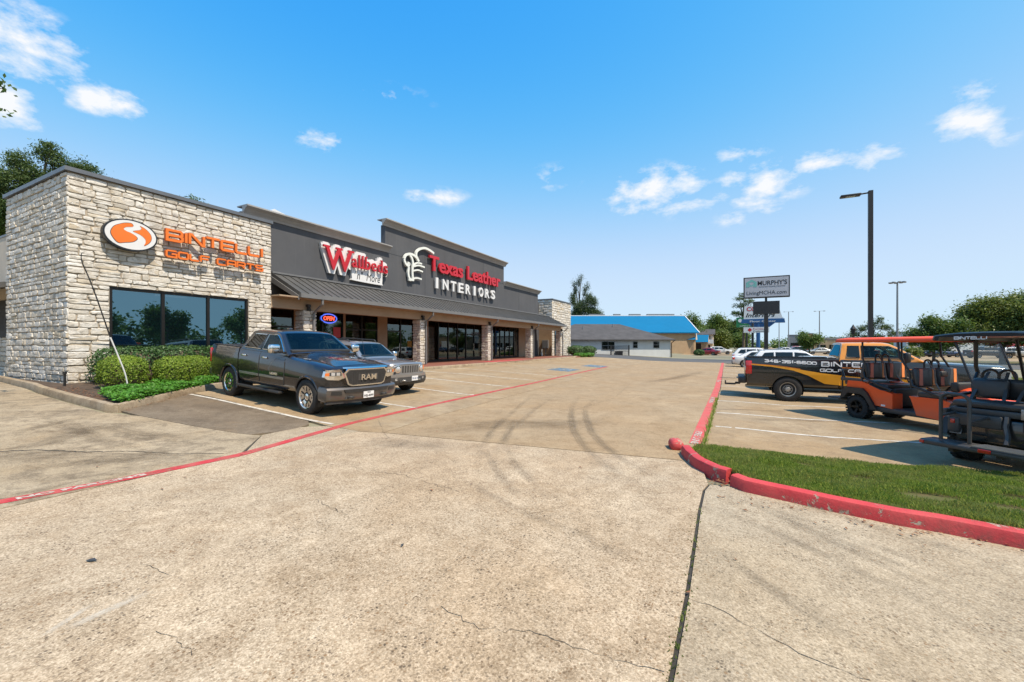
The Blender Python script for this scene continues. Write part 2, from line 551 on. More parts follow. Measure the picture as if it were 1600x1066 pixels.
# ---- ground
def concrete(name, tan, grey, dark, speck=.5, stain=.5, seed=0.):
    t = NT(name); p = t.pos()
    pv = t.n('ShaderNodeVectorMath', operation='ADD'); t.set(pv.inputs[0], p); pv.inputs[1].default_value = (seed, seed * 1.7, 0)
    p = pv.outputs[0]
    big = t.noise(p, .33, 6, .62, .6)
    c = t.mix(t.rng(big, .40, .60), tan, grey)
    # sun-bleached and trodden areas
    pale = t.noise(p, .62, 7, .68, .7)
    c = t.mix(t.rng(pale, .50, .70, 0, .75), c, tuple(min(1, q * 1.30) for q in grey))
    mid = t.noise(p, 1.5, 9, .76, .4)
    c = t.mix(t.math('MULTIPLY', t.rng(mid, .48, .64), stain), c, dark)
    blot = t.noise(p, 5.5, 7, .78, .3)
    c = t.mix(t.rng(blot, .50, .70, 0, .8 * stain), c, tuple(q * .85 for q in dark))
    ochre = t.noise(p, .9, 6, .7, .3)
    c = t.mix(t.rng(ochre, .55, .75, 0, .35 * stain), c, (.40, .25, .10))
    # faint dirt dragged along the lane
    xyz = t.sepxyz(p)
    strv = t.comb(t.math('MULTIPLY', xyz[0], 2.1), t.math('MULTIPLY', xyz[1], .22), 0.)
    st = t.noise(strv, 1.1, 6, .65, .8)
    c = t.mix(t.rng(st, .55, .78, 0, .34 * stain), c, tuple(q * .62 for q in dark))
    # exposed aggregate: stones of several sizes in their own colours, sparse here and dense there
    dens = t.rng(t.noise(p, 3.1, 8, .78, .3), .38, .60, .12, 1.0)
    vx = t.n('ShaderNodeTexVoronoi'); t.set(vx.inputs['Vector'], p); vx.inputs['Scale'].default_value = 50
    cc = t.n('ShaderNodeSeparateColor'); t.set(cc.inputs[0], vx.outputs['Color'])
    near = t.rng(vx.outputs['Distance'], .58, .34)
    v4 = t.n('ShaderNodeTexVoronoi'); t.set(v4.inputs['Vector'], p); v4.inputs['Scale'].default_value = 105
    c4 = t.n('ShaderNodeSeparateColor'); t.set(c4.inputs[0], v4.outputs['Color'])
    g1 = t.rng(cc.outputs[1], 0, 1, 1 - .15 * speck, 1 + .08 * speck); g2 = t.rng(c4.outputs[0], 0, 1, 1 - .34 * speck, 1 + .20 * speck)
    gv = t.math('MULTIPLY', g1, g2)
    c = t.mix(1.0, c, t.comb(gv, t.math('POWER', gv, 1.08), t.math('POWER', gv, 1.22)), 'MULTIPLY')
    brown = t.math('MULTIPLY', t.math('MULTIPLY', t.rng(cc.outputs[0], .66, .72), near), t.math('MULTIPLY', dens, speck * .95, clamp=True))
    c = t.mix(brown, c, t.ramp(cc.outputs[2], [(0, (.30, .17, .075)), (.4, (.19, .12, .065)), (.7, (.10, .068, .042)), (1, (.04, .032, .026))]))
    lite = t.math('MULTIPLY', t.math('MULTIPLY', t.rng(cc.outputs[1], .84, .90), near), speck * .35)
    c = t.mix(lite, c, (.66, .56, .42))
    v2 = t.n('ShaderNodeTexVoronoi'); t.set(v2.inputs['Vector'], p); v2.inputs['Scale'].default_value = 190
    c2 = t.n('ShaderNodeSeparateColor'); t.set(c2.inputs[0], v2.outputs['Color'])
    c = t.mix(t.math('MULTIPLY', t.rng(c2.outputs[0], .35, 1, 0, .75 * speck), dens), c, tuple(q * .5 for q in dark))
    v3 = t.n('ShaderNodeTexVoronoi'); t.set(v3.inputs['Vector'], p); v3.inputs['Scale'].default_value = 33
    c3 = t.n('ShaderNodeSeparateColor'); t.set(c3.inputs[0], v3.outputs['Color'])
    edge = t.math('ADD', v3.outputs['Distance'], t.math('MULTIPLY', t.noise(p, 90, 2, .6), .25))
    pock = t.math('MULTIPLY', t.rng(edge, .40, .30), t.rng(c3.outputs[0], .84, .88))
    c = t.mix(t.math('MULTIPLY', t.math('MULTIPLY', pock, dens), speck * .9), c, t.ramp(c3.outputs[1], [(0, (.14, .085, .045)), (1, (.045, .036, .028))]))
    c = t.mix(1.0, c, (.79, .775, .745), 'MULTIPLY')
    hb = t.math('ADD', t.math('MULTIPLY', vx.outputs['Distance'], -.5), t.noise(p, 30, 5, .75))
    nrm = t.bump(hb, .45, .007)
    return t.fin(t.bsdf(c, t.rng(mid, .3, .7, .78, .92), 0, nrm, 0, .35))

def worn_paint(name, col, worn=.5, scale=6., soft=.10, grime=(.30, .24, .17)):
    """paint film rubbed off in places: clear where it is gone"""
    t = NT(name); p = t.pos()
    nz = t.noise(p, scale, 7, .72, .2)
    fine = t.noise(p, 55, 3, .6)
    m = t.rng(t.math('ADD', t.math('MULTIPLY', nz, .75), t.math('MULTIPLY', fine, .25)), worn - soft, worn + soft, 1, 0)
    c = t.mix(t.rng(t.noise(p, 3.1, 5, .6), .35, .75, 0, .45), col, grime)
    sh = t.bsdf(c, .75, 0, t.bump(fine, .3, .004), 0, .3)
    tr = t.n('ShaderNodeBsdfTransparent'); mx = t.n('ShaderNodeMixShader')
    t.set(mx.inputs[0], m); t.t.links.new(tr.outputs[0], mx.inputs[1]); t.t.links.new(sh, mx.inputs[2])
    return t.fin(mx.outputs[0])

def film(name, col, lo, hi, amt, scale=3.):
    """thin rubber / oil film lying on the concrete"""
    t = NT(name); p = t.pos()
    nz = t.noise(p, scale, 6, .7, .3); fine = t.noise(p, 60, 2, .6)
    uv = t.n('ShaderNodeUVMap').outputs[0]
    e = t.sepxyz(uv)
    hair = t.noise(t.comb(t.math('MULTIPLY', e[0], 9.), t.math('MULTIPLY', e[1], 2.2), t.math('MULTIPLY', t.sepxyz(p)[0], .1)), 1.0, 5, .7)
    m = t.math('MULTIPLY', t.rng(t.math('ADD', t.math('ADD', t.math('MULTIPLY', nz, .4), t.math('MULTIPLY', hair, .4)), t.math('MULTIPLY', fine, .2)), lo, hi), amt)
    side = t.math('MULTIPLY', t.rng(e[0], 0, .35), t.rng(e[0], 1, .65))
    ends = t.math('MULTIPLY', t.rng(e[1], 0, .3), t.rng(e[1], 1, .7))
    m = t.math('MULTIPLY', m, t.math('MULTIPLY', side, ends))
    sh = t.bsdf(col, .8, 0, None, 0, .3)
    tr = t.n('ShaderNodeBsdfTransparent'); mx = t.n('ShaderNodeMixShader')
    t.set(mx.inputs[0], m); t.t.links.new(tr.outputs[0], mx.inputs[1]); t.t.links.new(sh, mx.inputs[2])
    return t.fin(mx.outputs[0])

def stone_mat(name):
    t = NT(name); p = t.obj(); w = t.pos()
    oi = t.n('ShaderNodeObjectInfo').outputs['Random']
    ri = t.n('ShaderNodeNewGeometry').outputs['Random Per Island']
    rnd = t.math('FRACT', t.math('ADD', t.math('MULTIPLY', oi, 7.31), ri))
    c = t.ramp(rnd, [(0, (.58, .545, .485)), (.22, (.66, .64, .60)), (.42, (.47, .435, .375)), (.58, (.62, .595, .545)), (.76, (.71, .70, .67)), (.88, (.54, .465, .35)), (1, (.60, .575, .525))])
    rust = t.noise(w, 3.2, 5, .65)
    c = t.mix(t.rng(rust, .62, .80, 0, .5), c, (.47, .36, .21))
    moss = t.noise(w, 5.5, 7, .75)
    c = t.mix(t.rng(moss, .53, .76, 0, .72), c, (.20, .18, .15))
    sw = t.sepxyz(w)
    runs = t.noise(t.comb(t.math('MULTIPLY', sw[0], 2.4), t.math('MULTIPLY', sw[1], 2.4), t.math('MULTIPLY', sw[2], .22)), 1.0, 6, .7)
    c = t.mix(t.rng(runs, .52, .72, 0, .45), c, (.27, .235, .185))
    c = t.mix(t.math('MULTIPLY', t.rng(sw[2], 1.25, .5), t.rng(t.noise(w, 2.1, 5, .7), .35, .65, 0, .6)), c, (.33, .26, .175))
    pits = t.noise(w, 26, 4, .7)
    c = t.mix(t.rng(pits, .58, .8, 0, .5), c, (.22, .18, .13))
    h = t.math('ADD', t.noise(w, 9, 6, .7), t.math('MULTIPLY', pits, .4))
    return t.fin(t.bsdf(c, .9, 0, t.bump(h, .7, .035), 0, .25))

def leaf_mat(name, a, b, trans=.35, patch=None):
    t = NT(name)
    ri = t.n('ShaderNodeNewGeometry').outputs['Random Per Island']
    c = t.ramp(ri, [(0, a), (.6, tuple((x + y) / 2 for x, y in zip(a, b))), (1, b)])
    if patch: c = t.mix(t.rng(t.noise(t.pos(), 1.7, 5, .7), .42, .64, 0, .75), c, patch)
    d = t.bsdf(c, .5, 0, None, 0, .35)
    tl = t.n('ShaderNodeBsdfTranslucent'); t.set(tl.inputs[0], t.mix(.5, c, (.16, .22, .03), 'MIX'))
    mx = t.n('ShaderNodeMixShader'); mx.inputs[0].default_value = trans
    t.t.links.new(d, mx.inputs[1]); t.t.links.new(tl.outputs[0], mx.inputs[2])
    return t.fin(mx.outputs[0])

MT = {}
MT['drive'] = concrete('drive_concrete', (.59, .455, .31), (.60, .495, .365), (.39, .285, .18), 1.0, .6, 0)
MT['drive2'] = concrete('apron_concrete', (.52, .425, .30), (.53, .45, .335), (.36, .29, .205), .85, .5, 31)
MT['lane'] = concrete('lane_concrete', (.45, .325, .19), (.45, .345, .22), (.31, .215, .12), .6, .55, 57)
MT['stall'] = concrete('stall_concrete', (.42, .30, .17), (.43, .34, .225), (.27, .195, .12), .4, .6, 83)
MT['west'] = concrete('side_concrete', (.45, .36, .24), (.49, .41, .295), (.22, .175, .12), .55, .95, 113)
MT['patch'] = concrete('asphalt_patch', (.215, .168, .118), (.25, .205, .15), (.135, .105, .075), .45, .8, 149)
MT['kerbc'] = concrete('kerb_concrete', (.43, .34, .23), (.45, .38, .29), (.24, .18, .12), .4, .8, 171)
MT['walk'] = plain('red_walk', (.20, .075, .05), .75, 0, .25, 2.5, .2, 60)
MT['road'] = plain('road_asphalt', (.085, .083, .08), .85, 0, .2, .5, .2, 50)
MT['soil'] = plain('soil', (.075, .05, .032), .95, 0, .45, 6, .8, 30)
MT['earth'] = plain('far_ground', (.20, .185, .12), .95, 0, .4, .06, .2, 3)
MT['gap'] = plain('joint_filler', (.035, .032, .028), .95, 0, .4, 8)
MT['redline'] = worn_paint('red_line_paint', (.46, .035, .045), .60, 5)
MT['redline2'] = worn_paint('red_line_paint_faded', (.52, .075, .075), .66, 4)
MT['white'] = worn_paint('white_line_paint', (.60, .575, .52), .59, 7)
MT['whitef'] = worn_paint('white_line_faded', (.52, .48, .41), .47, 9)
MT['blue'] = worn_paint('blue_paint', (.05, .20, .34), .52, 6)
MT['letter'] = worn_paint('pavement_letters', (.60, .53, .47), .52, 9)
MT['tyre'] = film('tyre_rubber_film', (.07, .058, .046), .40, .62, .26, 2.2)
MT['tyre2'] = film('faint_rubber_film', (.10, .082, .064), .40, .64, .23, 1.8)
MT['oil'] = film('oil_film', (.09, .06, .035), .36, .70, .45, 1.6)
MT['scuff'] = film('pale_scuff', (.62, .56, .46), .38, .62, .8, 3.)

def red_kerb_mat():
    t = NT('red_kerb_paint'); p = t.pos()
    nz = t.noise(p, 3.5, 8, .74, .4)
    z = t.sepxyz(p)[2]
    c = t.mix(t.rng(t.noise(p, 1.6, 6, .65), .35, .7), (.47, .030, .038), (.56, .075, .072))
    c = t.mix(t.rng(t.noise(p, 6.5, 7, .75, .2), .52, .72, 0, .55), c, (.30, .045, .045))
    c = t.mix(t.rng(nz, .592, .605), c, (.40, .33, .25))
    low = t.rng(z, .10, -.06)
    c = t.mix(t.math('MULTIPLY', t.rng(t.noise(p, 8, 6, .75), .44, .66, 0, .8), low), c, (.17, .075, .055))
    h = t.math('ADD', t.rng(nz, .585, .61, 1, 0), t.math('MULTIPLY', t.noise(p, 22, 5, .75), .8))
    return t.fin(t.bsdf(c, .62, 0, t.bump(h, .6, .014), 0, .4))
MT['redkerb'] = red_kerb_mat()
MT['stone'] = stone_mat('limestone')
MT['mortar'] = plain('mortar', (.36, .31, .245), .95, 0, .25, 5, .4, 40)
def stucco_mat():
    t = NT('grey_stucco'); p = t.pos(); s = t.sepxyz(p)
    run = t.noise(t.comb(t.math('MULTIPLY', s[0], 2.2), t.math('MULTIPLY', s[1], 2.2), t.math('MULTIPLY', s[2], .16)), 1.0, 6, .7)
    c = t.mix(t.rng(t.noise(p, .5, 5, .6), .35, .65), (.076, .081, .092), (.090, .095, .106))
    c = t.mix(t.rng(run, .52, .74, 0, .5), c, (.062, .063, .068))
    c = t.mix(t.rng(run, .40, .25, 0, .35), c, (.135, .136, .14))
    return t.fin(t.bsdf(c, .88, 0, t.bump(t.noise(p, 70, 4, .7), .35, .006), 0, .3))
MT['stucco'] = stucco_mat()
MT['cornice'] = plain('cornice_grey', (.30, .30, .30), .6, 0, .08, 2)
MT['coping'] = plain('metal_coping', (.145, .155, .17), .4, .4, .1, 2)
MT['roofmetal'] = plain('seam_metal', (.098, .098, .096), .5, .25, .15, 1.5)
MT['gutter'] = plain('gutter_grey', (.17, .17, .172), .45, .2, .08, 2)
MT['tan'] = plain('tan_stucco', (.34, .25, .17), .85, 0, .10, 1.5, .2, 60)
MT['bronze'] = plain('dark_bronze', (.018, .016, .014), .4, .4, .2, 3)
MT['inside'] = plain('interior_wall', (.52, .42, .30), .9, 0, .15, 1)
MT['insidedark'] = plain('interior_dark', (.05, .05, .05), .9, 0, .3, 1)
MT['shopglass'] = glass_mat('shop_glass', (.012, .014, .012), (.80, .86, .84), .10, .40)
MT['blueglass'] = glass_mat('blue_glass', (.012, .03, .04), (.40, .66, .80), .30, .22)
MT['clear'] = glass_mat('clear_screen', (.3, .33, .33), (.9, .95, 1), .0, (.90, .93, .93), .02)
MT['screenglass'] = glass_mat('screen_glass', (.01, .02, .022), (.85, .95, 1), .0, (.58, .70, .70), .04)
MT['tintglass'] = glass_mat('tinted_glass', (.008, .009, .010), (.9, .95, 1), .05, (.10, .11, .12), .25)
MT['striplight'] = emit_mat('strip_light', (.9, .95, 1.0), 1.4)
MT['black'] = plain('black_plastic', (.026, .025, .024), .5, 0, .2, 4)
MT['blackmetal'] = plain('black_metal', (.024, .024, .026), .35, .3, .2, 4)
MT['satin'] = plain('satin_black', (.052, .050, .049), .42, 0, .2, 4)
MT['vinyl'] = plain('black_vinyl', (.040, .038, .038), .40, 0, .2, 6, .15, 60)
MT['vinylred'] = plain('red_brown_vinyl', (.52, .13, .075), .5, 0, .15, 6)
MT['vinylorange'] = plain('orange_vinyl', (.75, .24, .06), .5, 0, .15, 6)
MT['rubber'] = plain('tyre_rubber', (.022, .021, .020), .85, 0, .25, 9, .3, 60)
MT['chrome'] = plain('chrome', (.78, .77, .75), .12, 1.0, .03, 3)
MT['alloy'] = plain('alloy', (.62, .60, .57), .24, 1.0, .06, 3)
MT['steelrim'] = plain('steel_rim', (.42, .41, .39), .38, .8, .08, 3)
MT['darkrim'] = plain('dark_rim', (.02, .02, .02), .3, .5, .2, 3)
MT['carglass'] = car_glass('car_glass', (.010, .013, .014))
MT['tealglass'] = car_glass('teal_glass', (.03, .065, .07))
MT['ramglass'] = car_glass('windscreen', (.012, .028, .042))
MT['rampaint'] = car_paint('charcoal_paint', (.026, .026, .032), .5, .18)
MT['rampaint2'] = car_paint('charcoal_bumper', (.085, .076, .072), .4, .4)
MT['jeeppaint'] = car_paint('silver_grey_paint', (.30, .30, .305), .6, .32)
MT['jeepdark'] = plain('grey_plastic', (.045, .043, .042), .6, 0, .15, 4)
MT['blackpaint'] = car_paint('black_paint', (.008, .009, .011), .1, .28)
MT['yellowpaint'] = car_paint('orange_yellow_paint', (.72, .27, .018), .0, .34)
MT['yellowvinyl'] = plain('yellow_wrap', (.76, .33, .02), .38, 0, .06, 3)
MT['orangewrap'] = plain('orange_wrap', (.62, .19, .02), .38, 0, .06, 3)
MT['orangepaint'] = car_paint('orange_paint', (.90, .085, .008), 0, .4, .3)
MT['orangeroof'] = plain('orange_roof', (.72, .070, .008), .5, 0, .07, 2)
MT['blackroof'] = plain('black_gloss_roof', (.008, .010, .014), .38, 0, .1, 2, spec=.3)
MT['whitepaint'] = car_paint('white_car_paint', (.70, .71, .71), 0, .3)
MT['silverpaint'] = car_paint('silver_car_paint', (.42, .43, .42), .5, .3)
MT['redpaint'] = car_paint('red_car_paint', (.30, .012, .02), .2, .3)
MT['bluepaint'] = car_paint('blue_car_paint', (.03, .06, .14), .3, .3)
MT['redlens'] = plain('red_lens', (.50, .01, .012), .12, 0, .1, 4, coat=1)
MT['amber'] = plain('amber_lens', (.70, .16, .02), .15, 0, .1, 4, coat=1)
MT['lens'] = plain('clear_lens', (.60, .62, .64), .10, .5, .1, 4, coat=1)
MT['plate'] = plain('licence_plate', (.72, .73, .74), .4, 0, .04, 4)
MT['ink'] = plain('black_ink', (.012, .012, .013), .5, 0, .05, 4)
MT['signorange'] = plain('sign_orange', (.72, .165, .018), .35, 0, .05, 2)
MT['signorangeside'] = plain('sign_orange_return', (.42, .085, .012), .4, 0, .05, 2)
MT['signblack'] = plain('sign_black', (.014, .015, .018), .4, 0, .1, 2)
MT['signwhite'] = plain('sign_white', (.66, .67, .68), .35, 0, .03, 2)
MT['signcream'] = plain('sign_cream', (.68, .71, .68), .4, 0, .04, 2)
MT['signred'] = plain('sign_red', (.46, .012, .022), .35, 0, .05, 2)
MT['signgrey'] = plain('sign_face_grey', (.42, .43, .47), .4, 0, .03, 1)
MT['teal'] = plain('teal_print', (.16, .44, .40), .5, 0, .05, 2)
MT['signblue'] = plain('sign_blue', (.012, .085, .24), .45, 0, .08, 2)
MT['signgreen'] = plain('sign_green', (.012, .16, .06), .5, 0, .1, 2)
MT['poledark'] = plain('pole_bronze', (.030, .029, .030), .5, .3, .15, 1)
MT['polegrey'] = plain('pole_galvanised', (.25, .26, .27), .5, .5, .12, 1)
MT['housewhite'] = plain('painted_block', (.52, .54, .545), .8, 0, .06, 1.2, .2, 25)
MT['shingle'] = plain('grey_shingle', (.066, .063, .064), .9, 0, .22, .9, .4, 12)
MT['blueroof'] = plain('blue_roof', (.001, .135, .29), .75, 0, .05, .3, spec=.2)
MT['tanbrick'] = plain('tan_brick', (.40, .28, .17), .85, 0, .12, 1)
MT['cream'] = plain('cream_render', (.55, .47, .38), .85, 0, .1, 1)
MT['bark'] = plain('bark', (.105, .078, .055), .9, 0, .35, 6, .8, 20)
MT['oak'] = leaf_mat('broadleaf', (.060, .115, .026), (.16, .24, .058), .38)
MT['oak2'] = leaf_mat('broadleaf_olive', (.085, .12, .028), (.215, .26, .065), .38)
MT['pine'] = leaf_mat('pine_needles', (.045, .085, .030), (.12, .18, .06), .28)
MT['cedar'] = leaf_mat('cedar_spray', (.040, .075, .034), (.10, .15, .06), .25)
MT['hedge'] = leaf_mat('hedge_leaf', (.026, .070, .020), (.085, .165, .045), .25)
MT['shrub'] = leaf_mat('shrub_leaf', (.10, .18, .018), (.35, .47, .06), .38)
MT['cover'] = leaf_mat('cover_leaf', (.045, .15, .012), (.12, .34, .035), .35)
MT['grassb'] = leaf_mat('grass_blade', (.11, .20, .022), (.40, .47, .09), .42, (.33, .33, .11))
def turf_mat():
    t = NT('turf_base'); p = t.pos()
    c = t.mix(t.rng(t.noise(p, 2.6, 6, .7), .40, .60), (.085, .10, .028), (.13, .09, .052))
    return t.fin(t.bsdf(c, .95, 0, t.bump(t.noise(p, 40, 4, .7), .8, .01), 0, .2))
MT['turf'] = turf_mat()
MT['litter'] = plain('dry_leaf', (.20, .085, .035), .85, 0, .4, 20)
# ================================================================== ground
GP = [(-400, .6), (-17.3, .6), (-14.6, .45), (-12.4, .36), (-8.5, .13), (-6, .06), (0, 0), (1.5, -.08), (900, -.1)]
def gz(x):
    for (a, b), (c, d) in zip(GP, GP[1:]):
        if x <= c: return b + (d - b) * (x - a) / (c - a)
    return GP[-1][1]

def sheet(name, poly, mat, lift=0., skirt=.06, zf=None, kind='structure', parent=None):
    """flat polygon laid on the sloping ground, cut where the slope changes"""
    bm = bmesh.new()
    bm.faces.new([bm.verts.new((x, y, 0)) for x, y in poly])
    for a, _ in GP[1:-1]:
        bmesh.ops.bisect_plane(bm, geom=bm.verts[:] + bm.edges[:] + bm.faces[:], plane_co=(a, 0, 0), plane_no=(1, 0, 0))
    bmesh.ops.recalc_face_normals(bm, faces=bm.faces)
    if skirt:
        ret = bmesh.ops.extrude_face_region(bm, geom=bm.faces[:])
        top = {v for v in ret['geom'] if isinstance(v, bmesh.types.BMVert)}
    else:
        top = set(bm.verts)
    for v in bm.verts:
        z = gz(v.co.x) if zf is None else zf(v.co.x, v.co.y)
        v.co.z = z + lift - (0 if v in top else skirt)
    bmesh.ops.recalc_face_normals(bm, faces=bm.faces)
    if not skirt:
        for f in bm.faces:
            if f.normal.z < 0: f.normal_flip()
    me = bpy.data.meshes.new(name); bm.to_mesh(me); bm.free(); me.materials.append(mat)
    o = link_mesh(name, me, parent)
    if kind: o['kind'] = kind
    return o

def strip(name, pts, width, mat, lift=.004, uv=False, seg=.5, taper=None, kind='structure'):
    """painted / filled ribbon that follows the ground"""
    P = []
    for (a, b) in zip(pts, pts[1:]):
        a, b = Vector(a), Vector(b); n = max(1, int((b - a).length / seg))
        P += [a.lerp(b, i / n) for i in range(n)]
    P.append(Vector(pts[-1]))
    # also break at slope changes is covered by the short steps
    vs, fs, uvs = [], [], []
    N = len(P)
    for i, p in enumerate(P):
        t = (P[min(i + 1, N - 1)] - P[max(i - 1, 0)]).normalized(); n = Vector((-t.y, t.x))
        w = width / 2 * (taper(i / (N - 1)) if taper else 1)
        for s in (-1, 1):
            q = p + n * w * s
            vs.append((q.x, q.y, gz(q.x) + lift))
            uvs.append(((s + 1) / 2, i / (N - 1)))
    fs = [(2 * i, 2 * i + 1, 2 * i + 3, 2 * i + 2) for i in range(N - 1)]
    me = bpy.data.meshes.new(name); me.from_pydata(vs, [], fs); me.materials.append(mat)
    if uv:
        ul = me.uv_layers.new(name='UVMap')
        for l in me.loops: ul.data[l.index].uv = uvs[l.vertex_index]
    for p in me.polygons:
        if p.normal.z < 0: p.flip()
    o = link_mesh(name, me)
    if kind: o['kind'] = kind
    return o

# one sheet out to the horizon (it lies under the slabs)
mb = MB()
xs = [-1500, -120, -40, -17.3, -14.6, -12.4, -8.5, -6, 0, 1.5, 20, 120, 1500]; ys = [-300, -40, 0, 30, 62, 150, 500, 3000]
mb.grid(lambda x, y: (x, y, gz(x) - (.045 if -41 <= x <= 60 and -41 <= y <= 62 else .10)), xs, ys)
o = mb.build('ground', MT['earth']); o['kind'] = 'structure'

CURVE_J = [(-6.19, 6.37), (-6.45, 8.2), (-6.57, 9.94), (-6.85, 15.0), (-7.29, 24.68), (-7.6, 34), (-7.9, 49)]
hgap = .014
def off(pts, d):
    return [(x + d, y) for x, y in pts]
# slabs, with open joints between them
sheet('concrete_slab', [(-6.87, -16), (-.325, -16), (-.315, 3.3), (-.35, 5.1), (-.345, 5.8), (-.30, 6.1), (-.47, 7.16), (-3.2, 6.77), (-6.17, 6.355), (-6.68, 6.165), (-6.83, 3.95)], MT['drive'])
sheet('concrete_slab', [(-.295, -16), (14, -16), (14, 5.95), (.9, 5.95), (-.02, 6.12), (-.27, 6.08), (-.315, 5.8), (-.32, 5.1), (-.285, 3.3)], MT['drive2'])
sheet('concrete_slab', [(-40, -16), (-6.90, -16), (-6.86, 3.93), (-7.87, 4.93), (-8.14, 4.85), (-9.5, 4.63), (-11.25, 4.43), (-12.2, 4.1), (-16.6, 4.2), (-23.4, 4.9), (-40, 7.0)], MT['west'])
sheet('concrete_slab', [(-6.82, 3.98), (-6.70, 6.155), (-6.72, 6.19), (-7.62, 6.17), (-7.93, 5.80), (-7.89, 4.97)], MT['drive2'])
sheet('concrete_slab', off(CURVE_J, .012)[::-1] + [(-6.16, 6.385), (-3.2, 6.80), (-.47, 7.19), (-.50, 8.3), (-.52, 20), (-.95, 49)], MT['lane'])
sheet('concrete_slab', off(CURVE_J, -.012) + [(-16.0, 49), (-14.75, 28.3), (-14.9, 18), (-14.75, 9), (-13.9, 6.72), (-8.38, 6.36), (-7.6, 6.2), (-6.70, 6.195), (-6.22, 6.365)], MT['stall'])
sheet('concrete_slab', [(-.47, 8.35), (14, 9.95), (14, 48), (-.92, 49), (-.49, 20)], MT['stall'])
sheet('asphalt_patch', [(-11.25, 4.46), (-9.5, 4.66), (-8.14, 4.88), (-7.95, 5.30), (-7.95, 5.80), (-8.10, 6.12), (-8.40, 6.33), (-13.88, 6.68), (-12.25, 4.42)], MT['patch'], -.004)
sheet('cross_street', [(-40, 49.1), (-16.0, 49.02), (-.9, 49.02), (60, 48), (60, 60), (-40, 62)], MT['road'], -.02)
sheet('parking_lot', [(-9, 75), (40, 72), (40, 130), (-9, 130)], MT['stall'], -.06)
# recessed joint filler
for pts, w in (([(-.305, -6), (-.30, 3.3), (-.335, 5.1), (-.33, 5.8), (-.28, 6.09)], .030),
               ([(-.47, 7.175), (-3.2, 6.785), (-6.18, 6.37), (-6.69, 6.18), (-7.62, 6.185)], .030),
               (CURVE_J, .026), ([(-6.84, 3.95), (-7.88, 4.95)], .03)):
    strip('joint', pts, w, MT['gap'], -.012)
# weeds in the open joint by the lane edge and in the drive joint
# ---- cracks: thin irregular openings
def crack(pts, w=.012, j=.05, seed=0):
    rr = random.Random(seed); P = []
    for a, b in zip(pts, pts[1:]):
        a, b = Vector(a), Vector(b); n = max(2, int((b - a).length / .05))
        for i in range(n):
            p = a.lerp(b, i / n); P.append((p.x + rr.uniform(-j, j), p.y + rr.uniform(-j, j)))
    P.append(pts[-1])
    strip('crack', P, w, MT['gap'], .0035, seg=9, taper=lambda t: .35 + .9 * abs(math.sin(7 * t + seed)))
crack([(-0.28, 3.25), (-0.15, 3.26), (-0.06, 3.22), (0.01, 3.17), (0.15, 3.10), (0.28, 3.05), (0.46, 2.98), (0.66, 2.98)], 0.0043, 0.015, 0)
crack([(-1.76, 2.35), (-1.38, 2.30), (-1.13, 2.43), (-0.84, 2.43), (-0.60, 2.43), (-0.34, 2.47)], 0.0032, 0.02, 1)
crack([(-4.28, 1.67), (-4.09, 1.69), (-3.85, 1.69)], 0.0032, 0.015, 2)
crack([(-4.23, 3.29), (-3.84, 3.19), (-3.57, 3.16)], 0.0048, 0.03, 3)
crack([(-3.16, 1.34), (-2.91, 1.35), (-2.75, 1.32)], 0.0028, 0.02, 4)
crack([(-4.92, 4.37), (-3.86, 4.45), (-2.92, 4.27)], 0.0040, 0.03, 5)
crack([(-7.32, 7.33), (-6.19, 6.37), (-5.52, 5.87)], 0.0040, 0.02, 6)
crack([(-3.86, 11.24), (-3.57, 14.32), (-4.21, 19.84)], 0.0048, 0.04, 7)
crack([(-0.46, 7.18), (-0.76, 7.05), (-0.93, 6.91)], 0.0079, 0.02, 8)
crack([(-13.2, -.9), (-11.2, .9), (-9.78, 2.14), (-9.52, 2.47), (-8.9, 2.79), (-8.5, 3.19), (-7.78, 3.47), (-7.15, 3.88)], .022, .02, 3)
strip('gutter_stain', [(-12.9, -1.3), (-9.6, 1.85), (-8.7, 2.65), (-7.6, 3.35), (-7.0, 3.8)], .62, MT['oil'], .003, True, .25)
strip('gutter_stain', [(-11.0, 3.6), (-9.6, 3.75), (-8.3, 4.3)], .5, MT['oil'], .0032, True, .25)
# ---- paint
RED_L = [(-7.25, -6), (-7.12, 1.5), (-6.95, 2.5), (-6.87, 3.95), (-6.98, 4.5), (-7.44, 6.69), (-7.62, 9), (-7.75, 11.68), (-8.0, 18), (-8.35, 24), (-8.62, 29.3), (-8.75, 33)]
strip('fire_lane_line', RED_L, .18, MT['redline'], .004)
RED_R = [(-.63, 8.45), (-.63, 20), (-1.03, 49)]
strip('fire_lane_line', RED_R, .22, MT['redline2'], .004)
for a, b in (((-13.75, 6.55), (-7.66, 6.37)), ((-14.5, 9.35), (-7.60, 9.07)), ((-14.6, 12.25), (-7.85, 12.3)), ((-14.6, 15.0), (-8.15, 15.4)),
             ((-14.6, 17.8), (-8.35, 18.6)), ((-14.5, 20.9), (-8.5, 21.7))):
    strip('parking_line', [a, b], .10, MT['white'], .004)
for a, b in (((-.37, 10.5), (7.5, 11.5)), ((-.41, 12.65), (8.5, 14.5)), ((-.5, 15.4), (8.5, 17.2)), ((-.55, 18.1), (8.5, 19.4)),
             ((-.6, 21.0), (8.5, 22.3)), ((-.62, 24.1), (8.5, 25.4)), ((-.65, 27.2), (8.5, 28.4)), ((-.7, 30.2), (8.5, 31.4)), ((-.75, 33.2), (8.5, 34.4)), ((-.8, 36.2), (8.5, 37.4)), ((-.85, 39.3), (8.5, 40.4))):
    strip('parking_line', [a, b], .10, MT['white'], .004)
